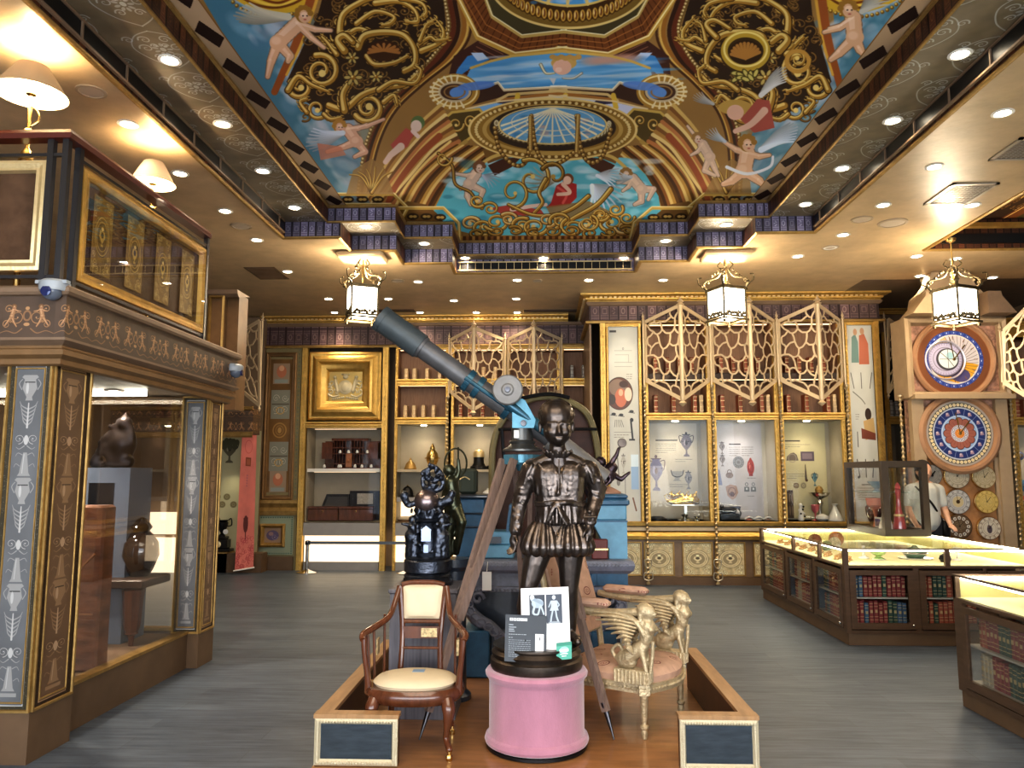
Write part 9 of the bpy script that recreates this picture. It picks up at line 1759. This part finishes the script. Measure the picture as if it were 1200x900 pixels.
# ================================================================ hanging lanterns
LG = mat('lantern_glass', (1,.95,.85), .5, emit=(1,.90,.74), estr=7); IRON = mat('lantern_iron', (.12,.095,.055), .4, .7, vary=.4, vscale=30)
def lantern(px, pyb, Y, label, w=.155):
 c0 = atY(px, pyb, Y); x, y, zb = c0.x, Y, c0.z; h = .40; t = thing('hanging_lantern', label, 'lantern', (x, y, ZC), 'wrought iron lanterns hanging from the ceiling')
 R = Matrix.Translation((x,y,0)) @ Matrix.Rotation(.42, 4, 'Z'); g = MB(); g.M = R; g.box(-w,w,-w,w,zb+.06,zb+h); g.build('glass_box', LG, t, smooth=0)
 f = MB(); f.M = R
 for a in (-w, w):
  for b_ in (-w, w): f.tube([(a,b_,zb+.02),(a,b_,zb+h+.02)], .013, 6); f.ball((a,b_,zb+.0),.018,8,6)
 for z, e in ((zb+.03,.02),(zb+.065,.0),(zb+h,.015),(zb+h+.02,0)):
  q = w+e
  for a, b_ in (((-q,-q,z),(q,-q,z)),((q,-q,z),(q,q,z)),((q,q,z),(-q,q,z)),((-q,q,z),(-q,-q,z))): f.bar(a, b_, .022, .022)
 f.build('iron_frame', IRON, t); rg = random.Random(int(px)); s = MB(); s.M = R
 for fx, fy in ((0,-1),(1,0),(0,1),(-1,0)):
  for k in range(9): u = -.12+.03*k; a, b_ = (u, -w*1.04) if fx == 0 else (w*1.04, u); a, b_ = (u, fy*w*1.05) if fx == 0 else (fx*w*1.05, u); s.ball((a,b_,zb+.08+.03*abs(math.sin(k*1.3))), rg.uniform(.016,.026), 7, 5)
  for sg in (-1, 1):
   q = w*1.04; P = [(sg*.02,.10),(sg*.08,.16),(sg*.12,.12),(sg*.10,.07)]; s.tube([((u, fy*q, zb+v) if fx == 0 else (fx*q, u, zb+v)) for u, v in P], .007, 6, curve=True)
 s.build('leaf_skirt', IRON, t); s = MB(); s.M = R
 for k in range(4):
  A = k*PI/2+PI/4; c_, d = math.cos(A), math.sin(A); r0 = w*1.35
  s.tube([(c_*r0,d*r0,zb+h),(c_*r0*1.25,d*r0*1.25,zb+h+.08),(c_*r0*1.05,d*r0*1.05,zb+h+.14),(c_*r0*.45,d*r0*.45,zb+h+.17),(c_*.03,d*.03,zb+h+.28)], [.013,.016,.012,.010,.010], 7, curve=True); s.tube([(c_*r0*1.1,d*r0*1.1,zb+h+.06),(c_*r0*1.5,d*r0*1.5,zb+h+.10),(c_*r0*1.55,d*r0*1.55,zb+h+.17),(c_*r0*1.35,d*r0*1.35,zb+h+.18)], .008, 6, curve=True)
  for q in range(7): a2 = rg.uniform(-.04,.04); s.ball((c_*r0*(1.3-.14*q)+a2, d*r0*(1.3-.14*q)+a2, zb+h+.06+.03*q), rg.uniform(.012,.02), 6, 4)
  s.tube([(c_*.05,d*.05,zb+h+.27),(c_*.09,d*.09,zb+h+.31),(c_*.05,d*.05,zb+h+.36)], .008, 6, curve=True)
 s.build('crown_scrolls', IRON, t); s = MB(); s.tube([(x,y,zb+h+.24),(x,y,ZC-.01)], .009, 8); s.lathe([(.012,0),(.06,-.005),(.05,-.03),(.01,-.05)],(x,y,ZC-.001),16); s.tube([(x,y,zb+h),(x,y,zb+h+.26)], .012, 8); s.build('hanging_rod', BRASS, t)
 point((x, y, zb+h+.13), LNP, (1,.80,.54), .06); point((x, y, zb-.05), LNP*.6, (1,.80,.54), .1); return t
lantern(424,377,9.0,'iron lantern hanging at the left above the telescope tube'); lantern(852,379,9.1,'iron lantern hanging in the middle of the right display unit'); lantern(1121,382,8.6,'iron lantern hanging at the right before the clock case')
for px, Y in ((424,9.0),(852,9.1)):
 c0 = atY(px, 340, Y); tag(MB().bbox(c0.x-.28,c0.x+.28,Y-.2,Y+.2,ZC-.07,ZC-.001,.02).build('ceiling_block', STUCCO), 'beige square ceiling block the %s lantern hangs from' % ('left' if px < 600 else 'middle'), 'ceiling block')
# ================================================================ things inside the left vitrine
t = thing('wooden_chest', 'tall worn brown wooden chest inside the left vitrine', 'chest', (-3.35, 5.0, .25)); cz_ = lambda py: zy(py, 5.15, 100)
xa, xb = xy(74,5.25,690), xy(127,5.25,690); mb = MB(); mb.bbox(xa-.1,xb,5.15,5.30,.251,zy(592,5.2,100),.015); mb.build('chest_body', mat('old_oak', (.20,.075,.03), .4, vary=.5, vscale=4, stretch=(1,1,3), bump=.3, bscale=12), t); mb = MB(); mb.bar((xb-.16,5.145,.9),(xb-.05,5.145,1.02),.02,.012); mb.box(xa-.06,xb-.04,5.143,5.15,.62,.63); mb.build('inlay_line', mat('old_oak_lt', (.3,.13,.05), .4), t)
t = thing('piano_leg_table', 'dark table with turned tapering wooden leg behind the vitrine glass', 'table', (xy(155,5.95,720), 5.95, .25)); xx = xy(155,5.95,720); mb = MB(); mb.bbox(xx-.5,xx+.12,5.85,6.3,zy(688,5.95,150),zy(678,5.95,150),.01); mb.build('table_top', BROWN_D, t)
for dx in (0, -.4): mb = MB(); mb.lathe([(.0,0),(.018,0),(.022,.06),(.03,.08),(.05,.09),(.045,.10),(.06,.14),(.075,.36),(.085,.42),(.06,.44),(.0,.45)], (xx+dx,5.95,.251), 8); mb.build('leg', WALNUT, t)
t = lathe_thing('black_vase', 'large glossy black lobed vase behind the vitrine glass', 'vase', Vector((xy(137,5.75,640), 5.75+.35, zy(678,5.95,150)+.002)), [(0,0),(.07,0),(.10,.05),(.14,.16),(.13,.26),(.09,.32),(.06,.35),(.08,.38),(.04,.44),(0,.46)], mat('black_gloss', (.02,.012,.01), .1, coat=1))
t = thing('bronze_bust', 'dark bronze group silhouetted on a blue-grey plinth inside the vitrine', 'statue', (-4.1, 5.6, .25)); mb = MB(); bx = xy(85,6.0,600); bq = xy(150,6.0,600); bt_ = zy(548,6.0,120); mb.box(bx,bq,6.0,6.35,.251,bt_); mb.build('plinth', mat('slate_plinth', (.13,.16,.21), .4), t); o = MB(); rg = random.Random(9); fx = xy(140,6.1,530); fz = bt_+.2; o.ball((fx,6.15,fz),.11,14,10,(1,.8,1.2)); o.ball((fx+.02,6.12,fz+.16),.06,12,8); o.ball((fx+.02,6.12,fz+.23),.02,8,6)
for k in range(26): a = rg.uniform(0, 6.28); q = rg.uniform(.08,.2); o.capsule((fx+q*.7*math.cos(a),6.12,fz+q*.8*math.sin(a)),.025,(fx+q*.9*math.cos(a+.5),6.1,fz+q*math.sin(a+.5)),.015)
o.capsule((fx-.06,6.15,bt_+.05),.06,(fx+.04,6.15,bt_+.05),.06); o.capsule((fx-.22,6.15,bt_+.04),.05,(fx-.18,6.15,bt_+.16),.03); o.ball((fx-.17,6.13,bt_+.2),.035,8,6); o.capsule((fx-.06,6.15,bt_+.03),.03,(fx-.22,6.15,bt_+.03),.03); blob('figures', o, mat('black_bronze', (.025,.02,.02), .35, .7), t, .02, 1); MB().box(bx+.12,bq-.12,5.995,6.0,.7,bt_-.12).build('plinth_panel', BLACKM, t)
tag(MB().box(-6.4,-3.2,6.1,6.13,2.185,2.218).build('strip_light', LED), 'long white strip light at the back of the vitrine', 'light')
# ================================================================ light and camera
area((.3,-2.7,2.1), (math.radians(90),0,0), 12, 3.2, WINP, (.80,.90,1.0))
area((-.2,1.2,4.1), (0,0,0), 3.5, 3.0, FILP, (1,.86,.68)); area((.1,-2.2,1.2), (math.radians(128),0,0), 8, 1.6, UPP, (1,.9,.78))
spot((.1,8.6,4.5-.25), 30, 150, 1, (1,.9,.8), .2, (PI,0,0)) if False else None
w = bpy.data.worlds.new('world'); bpy.context.scene.world = w; w.use_nodes = True; w.node_tree.nodes['Background'].inputs[0].default_value = (.62,.78,1,1); w.node_tree.nodes['Background'].inputs[1].default_value = 1.2
cam = bpy.data.cameras.new('camera'); co = bpy.data.objects.new('camera', cam); COL.objects.link(co); co.location = (0,0,EYE); co.rotation_euler = (PI/2+PITCH, 0, YAW); cam.sensor_width = 36; cam.lens = 36*FPX/1200; cam.clip_start = .05; cam.clip_end = 100
sc = bpy.context.scene; sc.camera = co; sc.view_settings.view_transform = 'Standard'; sc.view_settings.look = 'Medium High Contrast'; sc.view_settings.exposure = 0.55
sc.cycles.max_bounces = 8; sc.cycles.diffuse_bounces = 3; sc.cycles.glossy_bounces = 4; sc.cycles.transparent_max_bounces = 16; sc.cycles.transmission_bounces = 4; sc.cycles.use_denoising = True; sc.cycles.sample_clamp_indirect = 4.0; sc.cycles.caustics_reflective = False; sc.cycles.caustics_refractive = False
